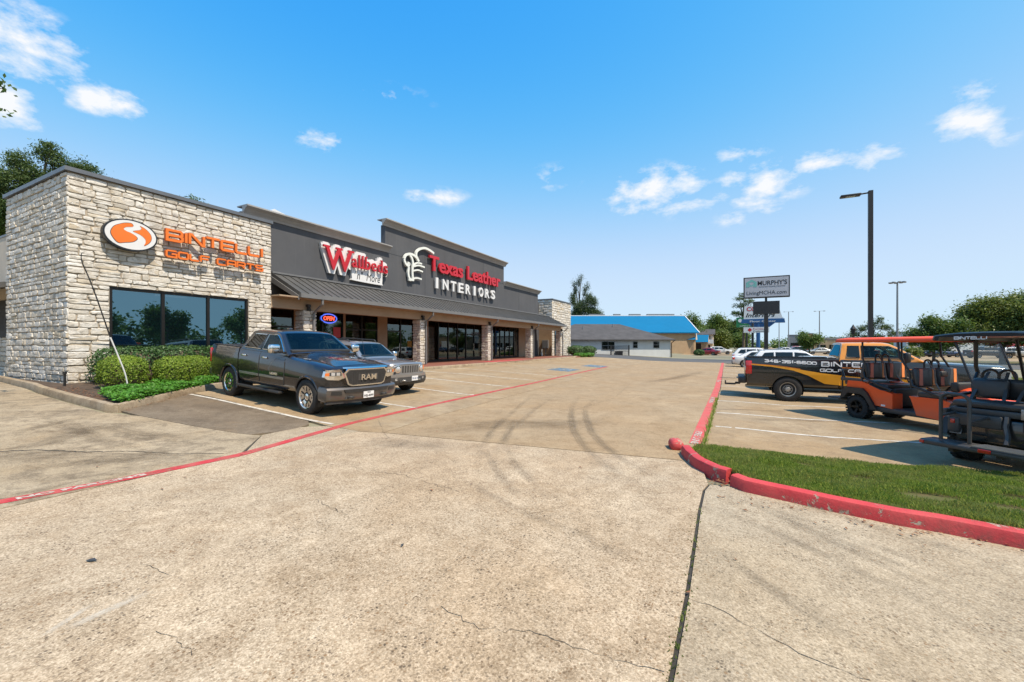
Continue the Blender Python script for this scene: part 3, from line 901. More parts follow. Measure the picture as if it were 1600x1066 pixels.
# accessible bays: hatching and blue squares with the wheelchair sign
for i in range(7):
    y = 24.2 + i * .9
    strip('hatch_line', [(-13.6, y), (-9.2, y + 1.9)], .11, MT['whitef'], .004)
for cx, cy in ((-9.9, 26.4), (-9.6, 32.4)):
    sheet('blue_bay_marking', [(cx - .75, cy - 1.2), (cx + .75, cy - 1.2), (cx + .75, cy + 1.2), (cx - .75, cy + 1.2)], MT['blue'], .006, 0)
    fr = lambda u, v, w=0, cx=cx, cy=cy: Vector((cx - v, cy + u, gz(cx - v) + .011 + w))
    m = MB()
    arc = [(math.cos(R(a)) * .33, -.18 + math.sin(R(a)) * .33) for a in range(150, 400, 20)]
    ribbon_mb(m, arc, .10, fr, .002)
    ribbon_mb(m, [(-.05, .42), (-.02, .05), (.28, .05), (.42, -.42)], .11, fr, .003)
    m.lathe([(0, .10), (.002, .10)], 'Z', 12, tuple(fr(-.06, .58)))
    m.build('wheelchair_symbol', MT['letter'], kind='structure')
# fire lane lettering on the red lines
def paint_word(body, x, y, size, direc, name, slope=0.):
    fr = lambda u, v, w=0: Vector((x - direc * v + slope * u, y + direc * u, gz(x - direc * v + slope * u) + .009 + w))
    m = text_mb(body, size, .002, fr, offset=.006, sx=1.6)
    return m.build(name, MT['letter'], kind='structure')
paint_word('FIRE LANE', -7.09, .42, .115, 1, 'painted_words', .017)
paint_word('NO PARKING', -7.035, 1.66, .115, 1, 'painted_words', .135)
for y, t in ((9.65, 'FIRE LANE'), (16.3, 'NO PARKING'), (24.5, 'FIRE LANE')):
    paint_word(t, -.70 if y < 20 else -.75, y, .17, -1, 'painted_words')
# ---- rubber arcs and oil
def arc(cx, cy, r, a0, a1, n=14):
    return [(cx + r * math.cos(R(a0 + (a1 - a0) * i / n)), cy + r * math.sin(R(a0 + (a1 - a0) * i / n))) for i in range(n + 1)]
strip('tyre_mark', [(-4.13, 11.63), (-3.63, 10.17), (-2.99, 8.53), (-2.36, 7.28), (-1.72, 6.31), (-1.06, 5.56)], 0.26, MT['tyre'], .003, True, .25)
strip('tyre_mark', [(-3.65, 11.36), (-3.15, 9.92), (-2.60, 8.53), (-2.04, 7.46), (-1.45, 6.62), (-0.80, 5.94)], 0.26, MT['tyre'], .003, True, .25)
strip('tyre_mark', [(-5.11, 9.30), (-4.47, 7.67), (-3.93, 6.44)], 0.22, MT['tyre'], .003, True, .25)
strip('tyre_mark', [(-4.71, 9.21), (-4.11, 7.73), (-3.55, 6.44)], 0.22, MT['tyre'], .003, True, .25)
strip('tyre_mark', [(-3.80, 6.30), (-3.10, 5.39), (-2.48, 4.72), (-1.93, 4.24)], 0.2, MT['tyre'], .003, True, .25)
strip('tyre_mark', [(-3.65, 6.71), (-2.87, 5.63), (-2.24, 4.97), (-1.66, 4.50)], 0.2, MT['tyre'], .003, True, .25)
strip('tyre_mark', [(-1.35, 3.93), (-1.11, 3.76), (-0.78, 3.66)], 0.2, MT['tyre'], .003, True, .25)
strip('tyre_mark', [(0.30, 6.15), (1.11, 5.72), (1.76, 5.40), (2.19, 4.91)], 0.22, MT['tyre'], .003, True, .25)
strip('tyre_mark', [(-0.24, 5.28), (0.54, 4.72), (1.16, 4.19), (1.61, 3.61)], 0.2, MT['tyre'], .003, True, .25)
strip('tyre_mark', [(-0.24, 4.23), (0.30, 3.66), (0.70, 3.31), (1.00, 3.05)], 0.2, MT['tyre'], .003, True, .25)
strip('tyre_mark', [(0.02, 5.65), (0.83, 5.06), (1.40, 4.64), (1.85, 4.14)], 0.14, MT['tyre'], .003, True, .25)
strip('oil_stain', [(-9.52, 2.08), (-10.52, 3.36), (-10.67, 4.53)], 0.55, MT['oil'], .003, True, .25)
strip('oil_stain', [(-10.94, 2.39), (-11.33, 2.94), (-11.92, 3.83)], 0.3, MT['oil'], .003, True, .25)
strip('oil_stain', [(-10.02, 1.94), (-9.13, 2.64), (-8.13, 3.20), (-7.02, 3.83)], 0.16, MT['oil'], .003, True, .25)
strip('oil_stain', [(-8.66, 1.89), (-8.23, 2.65), (-7.47, 3.41)], 0.35, MT['oil'], .003, True, .25)
strip('oil_stain', [(-5.39, 6.57), (-5.17, 7.58), (-4.68, 8.37), (-3.62, 8.81), (-2.56, 10.27)], 1.3, MT['oil'], .003, True, .25)
strip('oil_stain', [(-6.04, 5.58), (-5.11, 5.88), (-4.16, 6.10)], 0.8, MT['oil'], .003, True, .25)
strip('oil_stain', [(-11.96, 3.37), (-9.43, 3.19), (-8.27, 3.34)], 0.4, MT['oil'], .003, True, .25)
strip('oil_stain', [(-0.59, 13.18), (0.05, 13.58), (1.67, 14.59)], 0.25, MT['oil'], .003, True, .25)
strip('oil_stain', [(0.04, 11.80), (1.47, 12.83), (2.54, 13.10)], 0.5, MT['oil'], .003, True, .25)
strip('oil_stain', [(-3.83, 20.08), (-2.74, 25.23), (-1.86, 32.52)], 0.9, MT['oil'], .003, True, .25)
strip('scuff_mark', [(-3.68, 1.06), (-3.70, 1.27), (-3.71, 1.54)], 0.1, MT['scuff'], .003, True, .25)
strip('scuff_mark', [(-3.89, 1.28), (-3.70, 0.96)], 0.07, MT['scuff'], .003, True, .25)
strip('tyre_mark', [(-4.82, 14.38), (-4.13, 11.63), (-3.63, 10.17), (-2.99, 8.53), (-2.36, 7.28), (-1.72, 6.31), (-1.06, 5.56), (-0.45, 5.06)], 0.24, MT['tyre2'], .0034, True, .25)
strip('tyre_mark', [(-4.13, 13.98), (-3.65, 11.36), (-3.15, 9.92), (-2.60, 8.53), (-2.04, 7.46), (-1.45, 6.62), (-0.80, 5.94), (-0.25, 5.55)], 0.24, MT['tyre2'], .0034, True, .25)
strip('tyre_mark', [(-6.38, 14.02), (-5.30, 10.38), (-4.45, 7.69), (-3.83, 6.18), (-3.26, 5.30)], 0.2, MT['tyre2'], .0034, True, .25)
strip('tyre_mark', [(-5.54, 13.94), (-4.85, 10.65), (-4.08, 7.75), (-3.52, 6.26), (-2.96, 5.29)], 0.2, MT['tyre2'], .0034, True, .25)
strip('tyre_mark', [(-3.59, 4.94), (-2.65, 4.42), (-1.71, 3.99), (-0.96, 3.84)], 0.2, MT['tyre2'], .0034, True, .25)
strip('tyre_mark', [(-0.19, 5.78), (0.67, 5.37), (1.43, 4.90), (1.96, 4.38)], 0.2, MT['tyre2'], .0034, True, .25)
strip('tyre_mark', [(0.27, 5.38), (0.94, 4.84), (1.42, 4.36), (1.75, 3.92)], 0.16, MT['tyre2'], .0034, True, .25)
# ---- kerbs
def kerb(name, pts, h, w, mat, side=1, zf=gz, r=.045, kind='structure', cat=None, label=None):
    """pts = foot of the street face; body lies to the left (side=1) of the walking direction"""
    P = [Vector(p) for p in pts]; N = len(P); rings = []
    prof = [(0, -.06), (.012, h - r), (.012 + r * .3, h - r * .3), (.012 + r, h), (w - r * .6, h), (w, h - r * .6), (w, -.06)]
    for i, p in enumerate(P):
        d0 = (P[i] - P[i - 1]).normalized() if i else None
        d1 = (P[i + 1] - P[i]).normalized() if i < N - 1 else None
        d0 = d0 or d1; d1 = d1 or d0
        n = (Vector((-d0.y, d0.x)) + Vector((-d1.y, d1.x))).normalized() * side
        k = 1 / max(.5, n.dot(Vector((-d1.y, d1.x)) * side))
        rings.append([(p.x + n.x * a * k, p.y + n.y * a * k, zf(p.x) + b) for a, b in prof])
    m = MB(); m.loft(rings, True)
    o = m.build(name, mat, smooth=40)
    if kind: o['kind'] = kind
    return o
def dense(pts, s=.4, jit=.0, seed=1):
    rr = random.Random(seed); out = []
    for a, b in zip(pts, pts[1:]):
        a, b = Vector(a), Vector(b); n = max(1, int((b - a).length / s))
        out += [tuple(a.lerp(b, i / n) + Vector((rr.uniform(-jit, jit), rr.uniform(-jit, jit)))) for i in range(n)]
    return out + [tuple(pts[-1])]
kerb('kerb', dense([(-23.4, 4.92), (-16.6, 4.28), (-12.30, 4.24), (-12.12, 4.36)]), .15, .16, MT['kerbc'], 1)
kerb('kerb', dense([(-12.10, 4.40), (-13.95, 6.72), (-14.6, 7.7), (-14.8, 9.0)]), .15, .16, MT['kerbc'], 1)
kerb('red_kerb', dense([(-.78, 7.55), (-.70, 7.24), (-.50, 6.75), (-.25, 6.42), (-.10, 6.33)], .15, .006), .15, .16, MT['redkerb'], 1)
kerb('red_kerb', dense([(-.05, 6.13), (.10, 5.99), (.97, 5.86), (1.84, 5.78), (2.6, 5.62), (6, 5.5), (14, 5.5)], .25, .004), .15, .17, MT['redkerb'], 1)
# broken rounded kerb end
m = MB(); m.bbox((-.90, 7.92, .075), (.22, .34, .19), .07, (0, .06, .3))
m.build('red_kerb_end', MT['redkerb'], smooth=60, kind='structure')
m = MB()
rr = random.Random(4)
for i in range(16):
    s = rr.uniform(.02, .055)
    m.bbox((-.68 + rr.uniform(-.12, .12), 7.72 + rr.uniform(-.12, .12), .012 + rr.uniform(0, .02)), (s, s * rr.uniform(.6, 1.3), s * .7), s * .2, (rr.random(), rr.random(), rr.random() * 3))
m.build('broken_concrete', MT['kerbc'], kind='stuff')
strip('red_edge', [(-.62, 8.28), (-.2, 8.33), (.55, 8.42)], .10, MT['redline2'], .006)
# ---- grass island
ISL = [(-.60, 7.9), (-.62, 7.55), (-.52, 7.28), (-.36, 6.86), (-.14, 6.56), (.05, 6.33), (.2, 6.17), (.97, 6.04), (1.84, 5.96), (2.6, 5.80), (6, 5.68), (14, 5.68), (14, 9.6), (3.74, 8.85), (1.4, 8.38), (-.3, 8.2)]
sheet('turf', ISL, MT['turf'], 0, .1, zf=lambda x, y: max(-.04, min(.11, .11 - max(0, (y - 7.2)) * .06)) + gz(x) * .8)
strip('island_edging', [(-.45, 8.26), (1.4, 8.44), (3.74, 8.92), (14, 9.7)], .12, MT['kerbc'], .012)
def in_poly(x, y, P):
    c = False; j = len(P) - 1
    for i in range(len(P)):
        if (P[i][1] > y) != (P[j][1] > y) and x < (P[j][0] - P[i][0]) * (y - P[i][1]) / (P[j][1] - P[i][1]) + P[i][0]: c = not c
        j = i
    return c
def grass(name, P, n, hmin, hmax, zf, mat, bare=(), w=.006, near=None):
    xs = [p[0] for p in P]; ys = [p[1] for p in P]
    q = RNG.uniform(size=(n * 3, 2)) * [max(xs) - min(xs), max(ys) - min(ys)] + [min(xs), min(ys)]
    A = np.array(P); B = np.roll(A, -1, 0); ins = np.zeros(len(q), bool)
    for a, b in zip(A, B):
        cond = (a[1] > q[:, 1]) != (b[1] > q[:, 1])
        with np.errstate(divide='ignore', invalid='ignore'):
            xx = (b[0] - a[0]) * (q[:, 1] - a[1]) / (b[1] - a[1]) + a[0]
        ins ^= cond & (q[:, 0] < xx)
    for (bx, by, br, bk) in bare:
        ins &= ~((((q[:, 0] - bx) / br) ** 2 + ((q[:, 1] - by) / (br * bk)) ** 2) < RNG.uniform(.5, 1.2, len(q)))
    q = q[ins][:n]; n = len(q)
    tuft = .7 + .5 * np.sin(q[:, 0] * 5.3 + 1.3 * np.sin(q[:, 1] * 4.1)) * np.sin(q[:, 1] * 6.1)
    h = RNG.uniform(hmin, hmax, n) * np.clip(tuft, .45, 1.3)
    a = RNG.uniform(0, 2 * np.pi, n); lean = RNG.uniform(.1, .75, n) * h
    b = RNG.uniform(0, 2 * np.pi, n)
    z = np.array([zf(x, y) for x, y in q])
    v = np.empty((n, 4, 3))
    dx, dy = np.cos(a) * w / 2, np.sin(a) * w / 2
    v[:, 0] = np.c_[q[:, 0] - dx, q[:, 1] - dy, z - .01]; v[:, 1] = np.c_[q[:, 0] + dx, q[:, 1] + dy, z - .01]
    mx, my = q[:, 0] + np.cos(b) * lean * .35, q[:, 1] + np.sin(b) * lean * .35
    v[:, 2] = np.c_[mx + dx * .8, my + dy * .8, z + h * .6]
    v[:, 3] = np.c_[q[:, 0] + np.cos(b) * lean, q[:, 1] + np.sin(b) * lean, z + h]
    return quads(name, v, mat)
def quads(name, v, mat, parent=None):
    n = len(v)
    me = bpy.data.meshes.new(name)
    me.vertices.add(n * 4); me.vertices.foreach_set('co', v.reshape(-1).astype(np.float32))
    me.loops.add(n * 4); me.loops.foreach_set('vertex_index', np.arange(n * 4, dtype=np.int32))
    me.polygons.add(n); me.polygons.foreach_set('loop_start', np.arange(0, n * 4, 4, dtype=np.int32))
    me.materials.append(mat); me.update(); me.validate()
    return link_mesh(name, me, parent)
ISLZ = lambda x, y: max(-.04, min(.11, .11 - max(0, (y - 7.2)) * .06)) + gz(x) * .8
BARE = [(2.05, 6.65, .34, .5), (2.6, 6.55, .28, .6), (1.5, 7.2, .16, .6), (2.9, 7.1, .2, .6), (3.4, 6.4, .35, .5), (.9, 7.6, .15, .7)]
tag(grass('lawn_grass', [p for p in ISL if p[0] < 9] + [], 110000, .025, .065, ISLZ, MT['grassb'], BARE), 'short green grass covering the red kerbed island', 'grass', kind='stuff')
# ================================================================== shopping strip
def wthing(name, label, cat, loc, group=None):
    """thing whose parts are built in world coordinates"""
    o = thing(name, label, cat, loc, (0, 0, 0), group)
    o['_w'] = 1
    return o
_lm = link_mesh
def link_mesh(name, me, parent=None, loc=None, rot=None, scale=None):
    o = _lm(name, me, parent, loc, rot, scale)
    if parent is not None and '_w' in parent.keys():
        o.matrix_parent_inverse = Matrix.Translation(-Vector(parent.location))
    return o

store = wthing('retail_building', 'long single-storey shopping strip with limestone end blocks and grey stucco parapet', 'shop building', (-19, 25, .6))
XA = -17.33; YA0, YA1 = 5.06, 11.31; ZB, ZA = .56, 6.93

# ---- rubble ashlar
def stone_unit(rr, big=False):
    n = 3
    pts = []
    for k in range(4):
        a = [(-.5, -.5), (.5, -.5), (.5, .5), (-.5, .5)][k]; b = [(-.5, -.5), (.5, -.5), (.5, .5), (-.5, .5)][(k + 1) % 4]
        for i in range(n):
            t = i / n
            pts.append((a[0] + (b[0] - a[0]) * t, a[1] + (b[1] - a[1]) * t))
    jx, jy = .035, .075
    out = [(x * (.93 if abs(x) > .49 else 1) + rr.uniform(-jx, jx), y * (.88 if abs(y) > .49 else 1) + rr.uniform(-jy, jy)) for x, y in pts]
    # round the corners
    for k in (0, n, 2 * n, 3 * n):
        x, y = out[k]; out[k] = (x * .94, y * .86)
    N = len(out)
    d = [rr.uniform(.75, 1.1) for _ in range(N)]
    inn = [(x * .95, y * .87) for x, y in out]
    vs = [(x, y, -.5) for x, y in out] + [(x, y, q * .62) for (x, y), q in zip(out, d)] + [(x, y, q) for (x, y), q in zip(inn, d)] + [(rr.uniform(-.15, .15), rr.uniform(-.1, .1), rr.uniform(.95, 1.12))]
    fs = []
    for i in range(N):
        j = (i + 1) % N
        fs += [(i, j, N + j, N + i), (N + i, N + j, 2 * N + j, 2 * N + i), (2 * N + i, 2 * N + j, 3 * N)]
    return vs, fs
_rs = random.Random(21)
UNITS = [stone_unit(_rs) for _ in range(22)]
UNIT_ME = []
for vs, fs in UNITS:
    m = MB(); m.add(vs, fs); UNIT_ME.append(m.mesh('stone', MT['stone'], smooth=38))

def layout(u0, u1, v0, v1, rr, hs=(.105, .235), ws=(.18, .62), holes=(), big=.12):
    """returns stones (uc, vc, w, h) filling a rectangle, leaving holes (u0,u1,v0,v1)"""
    marks = sorted({v0, v1} | {h[2] for h in holes if v0 < h[2] < v1} | {h[3] for h in holes if v0 < h[3] < v1})
    rows = []
    for a, b in zip(marks, marks[1:]):
        z = a
        while z < b - 1e-6:
            h = rr.uniform(*hs)
            if b - (z + h) < hs[0]: h = b - z if b - z < hs[1] * 1.35 else (b - z) / 2
            rows.append((z, h)); z += h
    out = []
    for z, h in rows:
        spans = [(u0, u1)]
        for (a, b, c, d) in holes:
            if c - 1e-6 <= z + h / 2 <= d + 1e-6:
                ns = []
                for (p, q) in spans:
                    if b <= p or a >= q: ns.append((p, q)); continue
                    if a > p: ns.append((p, a))
                    if b < q: ns.append((b, q))
                spans = ns
        for p, q in spans:
            x = p + 0
            while x < q - 1e-6:
                w = rr.uniform(*ws) * (1.0 if h > .17 else 1.15)
                if q - (x + w) < ws[0]: w = q - x if q - x < ws[1] * 1.3 else (q - x) / 2
                if h > .19 and rr.random() < .30 and w < .6:
                    k = rr.uniform(.4, .6)
                    out.append((x + w / 2, z + h * k / 2, w, h * k)); out.append((x + w / 2, z + h * (1 + k) / 2, w, h * (1 - k)))
                else:
                    out.append((x + w / 2, z + h / 2 + rr.uniform(-.008, .008), w, h))
                x += w
    return out

def stones(parent, o, u, v, w, items, rr, singles=0, depth=(.022, .055), name='stone'):
    """items placed in frame (o,u,v,w). The largest `singles` become objects, the rest one joined part"""
    o, u, v, w = Vector(o), Vector(u), Vector(v), Vector(w)
    items = sorted(items, key=lambda s: -s[2] * s[3])
    rot = Matrix((u, v, w)).transposed().to_4x4()
    M = MB()
    for i, (a, b, sw, sh) in enumerate(items):
        d = rr.uniform(*depth); k = rr.randrange(len(UNITS)); tilt = rr.uniform(-.03, .03)
        p = o + u * a + v * b
        mt = Matrix.Translation(p) @ rot @ Matrix.Rotation(tilt, 4, 'Z') @ Matrix.Diagonal((sw * (-1 if rr.random() < .5 else 1), sh, d, 1))
        if i < singles:
            ob = link_mesh(name, UNIT_ME[k], parent)
            ob.matrix_basis = mt
        else:
            vs, fs = UNITS[k]
            flip = mt.determinant() < 0
            M.add([mt @ Vector(q) for q in vs], [tuple(reversed(f)) for f in fs] if flip else fs)
    if M.v:
        M.build(name, MT['stone'], parent, smooth=38, kind='stuff', fix=False)

rr = random.Random(5)
# near limestone block: front wall with window opening, side wall
WIN = (6.05, 10.36, .98, 3.66)
m = MB()
def ywall(m, x0, x1, y0, y1, z0, z1, hole=None):
    if not hole: m.bx(x0, x1, y0, y1, z0, z1); return
    a, b, c, d = hole
    m.bx(x0, x1, y0, a, z0, z1); m.bx(x0, x1, b, y1, z0, z1); m.bx(x0, x1, a, b, z0, c); m.bx(x0, x1, a, b, d, z1)
ywall(m, XA - .30, XA - .05, YA0 + .05, YA1, ZB, ZA, WIN)
wall = m.build('stone_wall', MT['mortar'], store)
stones(wall, (XA - .05, 0, 0), (0, 1, 0), (0, 0, 1), (1, 0, 0), layout(YA0 + .02, YA1, ZB, ZA - .02, rr, holes=[WIN]), rr, 300)
m = MB(); m.bx(-22.6, XA - .302, YA1 - .25, YA1, ZB, ZA); m.build('block_wall', MT['mortar'], store)
m = MB(); m.bx(-22.6, XA - .302, YA0 + .05, YA0 + .30, ZB, ZA)
side = m.build('stone_wall', MT['mortar'], store)
stones(side, (0, YA0 + .05, 0), (1, 0, 0), (0, 0, 1), (0, -1, 0), layout(-22.6, XA - .02, ZB, ZA - .02, rr, hs=(.10, .22), ws=(.18, .55)), rr, 0)
# flat roof and metal coping
m = MB(); m.bx(-22.6, XA - .31, YA0 + .31, YA1 - .26, ZA - .5, ZA - .35)
m.build('flat_roof', MT['coping'], store)
m = MB()
m.bx(XA - .33, XA + .06, YA0 - .05, YA1 + .03, ZA, ZA + .12)
m.bx(-22.65, XA - .332, YA0 - .05, YA0 + .32, ZA + .001, ZA + .12)
m.build('coping', MT['coping'], store)
# big shop window of the near block
wf = MB(); a, b, c, d = WIN; x = XA - .13
for y0, y1 in ((a, a + .08), (7.44, 7.53), (8.86, 8.95), (b - .08, b)): wf.bx(x - .06, x + .06, y0, y1, c, d)
for z0, z1 in ((c, c + .10), (d - .09, d)):
    for y0, y1 in ((a + .08, 7.44), (7.53, 8.86), (8.95, b - .08)): wf.bx(x - .055, x + .055, y0, y1, z0, z1)
win = wf.build('window', MT['bronze'], store)
for y0, y1 in ((a + .07, 7.45), (7.52, 8.87), (8.94, b - .07)):
    m = MB(); m.bx(x - .012, x + .012, y0, y1, c + .09, d - .08); m.build('pane', MT['blueglass'], win)
# showroom behind it
m = MB()
m.bx(-22.5, -22.4, YA0 + .31, YA1 - .26, ZB, 4.4); m.bx(-22.4, XA - .31, YA0 + .31, YA1 - .26, ZB, ZB + .05); m.bx(-22.4, XA - .31, YA0 + .31, YA1 - .26, 4.3, 4.4)
m.build('showroom_lining', MT['inside'], store)
for (xx, yy) in ((-19.0, 6.9), (-20.6, 7.5), (-19.4, 8.7), (-21.2, 9.4), (-19.0, 10.3), (-21, 6.2)):
    m = MB(); m.bx(xx - .07, xx + .07, yy - .55, yy + .55, 3.86, 3.92); m.build('strip_light', MT['striplight'], store)

# ---- grey stucco parapet wall
XG = -18.8
OUT = [(YA1 + .002, ZB), (42.2, ZB), (42.2, 7.42), (34.5, 7.42), (34.5, 9.14), (19.45, 9.14), (19.45, 7.58), (YA1 - .4, 7.58), (YA1 - .4, ZA + .0), (YA1 + .002, ZA)]
HOLEZ = 3.95
m = MB()
up = [(YA1 - .4, ZA + .122), (YA1 + .002, ZA - .2), (YA1 + .002, HOLEZ), (42.2, HOLEZ), (42.2, 7.42), (34.5, 7.42), (34.5, 9.14), (19.45, 9.14), (19.45, 7.58), (YA1 - .4, 7.58)]
m.prism(up, lambda u, v, w: (XG - .35 + w, u, v), .35)
m.build('stucco_wall', MT['stucco'], store)
# control joints cut in the stucco
m = MB()
for y in (16.4, 23.2, 30.9, 37.6): m.bx(XG + .001, XG + .004, y, y + .025, 5.12, 7.5 if y < 19 or y > 34.5 else 9.1)
m.bx(XG + .001, XG + .004, 19.46, 34.49, 7.45, 7.475)
m.build('control_joint', MT['signblack'], store)
# cornices with a sloped crown profile
def cornice(y0, y1, z):
    prof = [(-.02, z - .38), (.04, z - .38), (.07, z - .30), (.20, z - .16), (.34, z - .07), (.36, z - .06), (.36, z), (-.40, z), (-.40, z - .05), (-.02, z - .05)]
    m = MB(); n = len(prof)
    rings = [[(XG + .001 + a, y, b) for a, b in prof] for y in (y0, y1)]
    m.loft(rings, True)
    return m.build('cornice', MT['cornice'], store)
cornice(YA1 - .35, 19.70, 7.86); cornice(19.2, 34.75, 9.44); cornice(34.5, 42.45, 7.70)
m = MB(); m.bx(-30, XG - .40, YA1 + .01, 42.1, 6.8, 6.95); m.build('flat_roof', MT['coping'], store)
m = MB()  # pale roof ridge that shows over the parapet
m.prism([(15.65, 6.96), (15.70, 9.72), (15.84, 9.84), (19.9, 8.95), (19.9, 6.96)], lambda u, v, w: (-24 - w, u, v), 3.0)
m.build('roof_monitor', MT['signwhite'], store)

# ---- canopy
EX, EZ, CY0, CY1 = -16.80, 4.0, 12.25, 45.4
m = MB()
m.add([(XG + .003, CY0, 5.12), (XG + .003, CY1, 5.12), (EX, CY1, EZ + .10), (EX, CY0, EZ + .10), (XG + .003, CY0, 5.00), (XG + .003, CY1, 5.00), (EX, CY1, EZ - .02), (EX, CY0, EZ - .02)],
      [(0, 3, 2, 1), (4, 5, 6, 7), (0, 4, 7, 3), (1, 2, 6, 5), (3, 7, 6, 2), (0, 1, 5, 4)])
can = m.build('canopy_roof', MT['roofmetal'], store)
m = MB()
y = CY0 + .02
while y < CY1:
    d = Vector((EX - XG, 0, EZ + .10 - 5.12)); L = d.length
    m.box(((XG + EX) / 2 + .01, y, (5.12 + EZ + .10) / 2 + .016), (L, .03, .032), Euler((0, math.atan2(-d.z, d.x), 0)))
    y += .415
m.build('standing_seam', MT['roofmetal'], can, kind='stuff')
m = MB(); m.bx(XG - .0 + .004, XG + .10, CY0, CY1, 5.121, 5.20); m.build('flashing', MT['gutter'], can)
m = MB(); m.bx(EX + .003, EX + .13, CY0 - .03, CY1 + .03, EZ - .10, EZ + .085); m.build('gutter', MT['gutter'], store, smooth=None)
m = MB(); m.prism([(XG + .02, 4.98), (EX - .02, EZ - .02), (EX - .02, EZ - .2), (XG + .02, 4.72)], lambda u, v, w: (u, CY0 - w, v), .06); m.build('rake_board', MT['gutter'], store)
m = MB(); m.bx(-20.3, EX - .03, YA1 + .01, CY1, 3.88, 3.94); m.build('soffit', MT['tan'], store)
m = MB(); m.bx(-17.72, -17.38, YA1 + .003, 45.9, 3.42, 3.878); m.build('canopy_beam', MT['tan'], store)
# ---- piers
for y in (12.84, 20.95, 29.2, 37.25, 45.2):
    x0, x1, y1 = XA - .62, XA, y + .66
    m = MB(); m.bx(x0 + .04, x1 - .04, y + .04, y1 - .04, ZB, 3.418)
    pr = m.build('pier', MT['mortar'], store)
    M1 = layout(x0, x1, ZB + .04, 3.41, rr, hs=(.14, .24), ws=(.2, .42)); M2 = layout(y, y1, ZB + .04, 3.41, rr, hs=(.14, .24), ws=(.2, .42))
    stones(pr, (0, y + .04, 0), (1, 0, 0), (0, 0, 1), (0, -1, 0), M1, rr, 0, (.035, .06))
    stones(pr, (x1 - .04, 0, 0), (0, 1, 0), (0, 0, 1), (1, 0, 0), M2, rr, 0, (.035, .06))
    m = MB(); m.tube([(EX + .06, y + .52, EZ - .09), (EX + .06, y + .52, 3.70), (XA + .09, y + .46, 3.30), (XA + .09, y + .46, .63)], .058, 6)
    m.build('downspout', MT['gutter'], store)
    m = MB(); m.bbox((XA + .02, y + .2, 3.62), (.22, .16, .12), .02); m.cyl((XA + .05, y + .2, 3.57), (XA + .09, y + .2, 3.40), .07, .10, 10)
    m.build('spot_lamp', MT['black'], store)
# ---- storefront
XS = -20.3
ZS0, ZS1 = .60, 3.72
def bay(y0, y1, n, transom=False, doors=()):
    f = MB(); w = (y1 - y0) / n
    for i in range(n + 1):
        yy = y0 + i * w
        f.bx(XS - .07, XS + .07, max(y0, yy - .04), min(y1, yy + .04), ZS0, ZS1)
    def rail(z0, z1, i): f.bx(XS - .065, XS + .065, y0 + i * w + .04, y0 + (i + 1) * w - .04, z0, z1)
    for i in range(n):
        rail(ZS0, ZS0 + (.22 if i in doors else .12), i); rail(ZS1 - .10, ZS1, i)
        if transom or i in doors: rail(2.72, 2.80, i)
    fo = f.build('storefront_window', MT['bronze'], store)
    for i in range(n):
        p0, p1 = y0 + i * w + .03, y0 + (i + 1) * w - .03
        hs = [(ZS0 + .11, 2.73), (2.79, ZS1 - .09)] if (transom or i in doors) else [(ZS0 + .11, ZS1 - .09)]
        for z0, z1 in hs:
            m = MB(); m.bx(XS - .01, XS + .01, p0, p1, z0, z1); m.build('pane', MT['shopglass'], fo)
        if i in doors:
            m = MB(); m.tube([(XS + .07, p1 - .16, 1.35), (XS + .13, p1 - .16, 1.35), (XS + .13, p1 - .16, 1.95), (XS + .07, p1 - .16, 1.95)], .016, 6); m.build('door_handle', MT['alloy'], fo)
bay(11.6, 14.4, 2, True); bay(14.75, 17.55, 2); bay(17.7, 20.25, 2, True, (0,))
bay(21.1, 25.0, 3, False, (0,)); bay(25.35, 33.0, 6, False, (4, 5)); bay(33.4, 40.4, 7)
m = MB()
for y0, y1 in ((YA1 + .003, 11.6), (14.4, 14.75), (17.55, 17.7), (20.25, 21.1), (25.0, 25.35), (33.0, 33.4), (40.4, 42.2)):
    m.bx(XS - .12, XS + .09, y0 + .001, y1 - .001, ZB, 3.72)
m.bx(XS - .12, XS + .08, YA1 + .003, 42.2, 3.722, 3.878)
m.build('tan_wall', MT['tan'], store)
m = MB()
m.bx(-26.6, -26.5, YA1 + .01, 42.1, ZB, 4.2); m.bx(-26.5, XS - .13, YA1 + .01, 42.1, ZB, ZB + .04); m.bx(-26.5, XS - .13, YA1 + .01, 42.1, 3.9, 3.95)
for y in (20.6, 33.2, 42.1): m.bx(-26.5, XS - .13, y, y + .1, ZB + .04, 3.9)
m.build('shop_lining', MT['inside'], store)
m = MB(); m.bx(XS + .013, XS + .018, 16.90, 17.40, 2.25, 2.85); pst = m.build('poster', MT['signred'], store)

# recess wall and far limestone block
YB, YB1, XB, ZT = 46.2, 52.6, -18.75, 7.15
m = MB(); m.bx(-26, XB - .05, YB + .05, YB1, ZB, ZT)
far = m.build('stone_wall', MT['mortar'], store)
stones(far, (XB - .05, 0, 0), (0, 1, 0), (0, 0, 1), (1, 0, 0), layout(YB, YB1, ZB, ZT - .02, rr, hs=(.2, .34), ws=(.35, .8), holes=[(46.9, 48.3, .56, 3.6)]), rr, 0)
stones(far, (0, YB + .05, 0), (1, 0, 0), (0, 0, 1), (0, -1, 0), layout(-24, XB, 4.2, ZT - .02, rr, hs=(.2, .34), ws=(.35, .8)), rr, 0)
m = MB(); m.bx(XB - .4, XB + .06, YB - .04, YB1, ZT, ZT + .12); m.bx(-26, XB - .402, YB - .04, YB + .4, ZT, ZT + .12); m.build('coping', MT['coping'], store)
m = MB(); m.bx(XB - .02, XB + .05, 46.9, 48.3, .62, 3.6); wn = m.build('window', MT['bronze'], store)
for y0 in (46.98, 47.66):
    m = MB(); m.bx(XB + .052, XB + .06, y0, y0 + .58, .75, 3.5); m.build('pane', MT['blueglass'], wn)
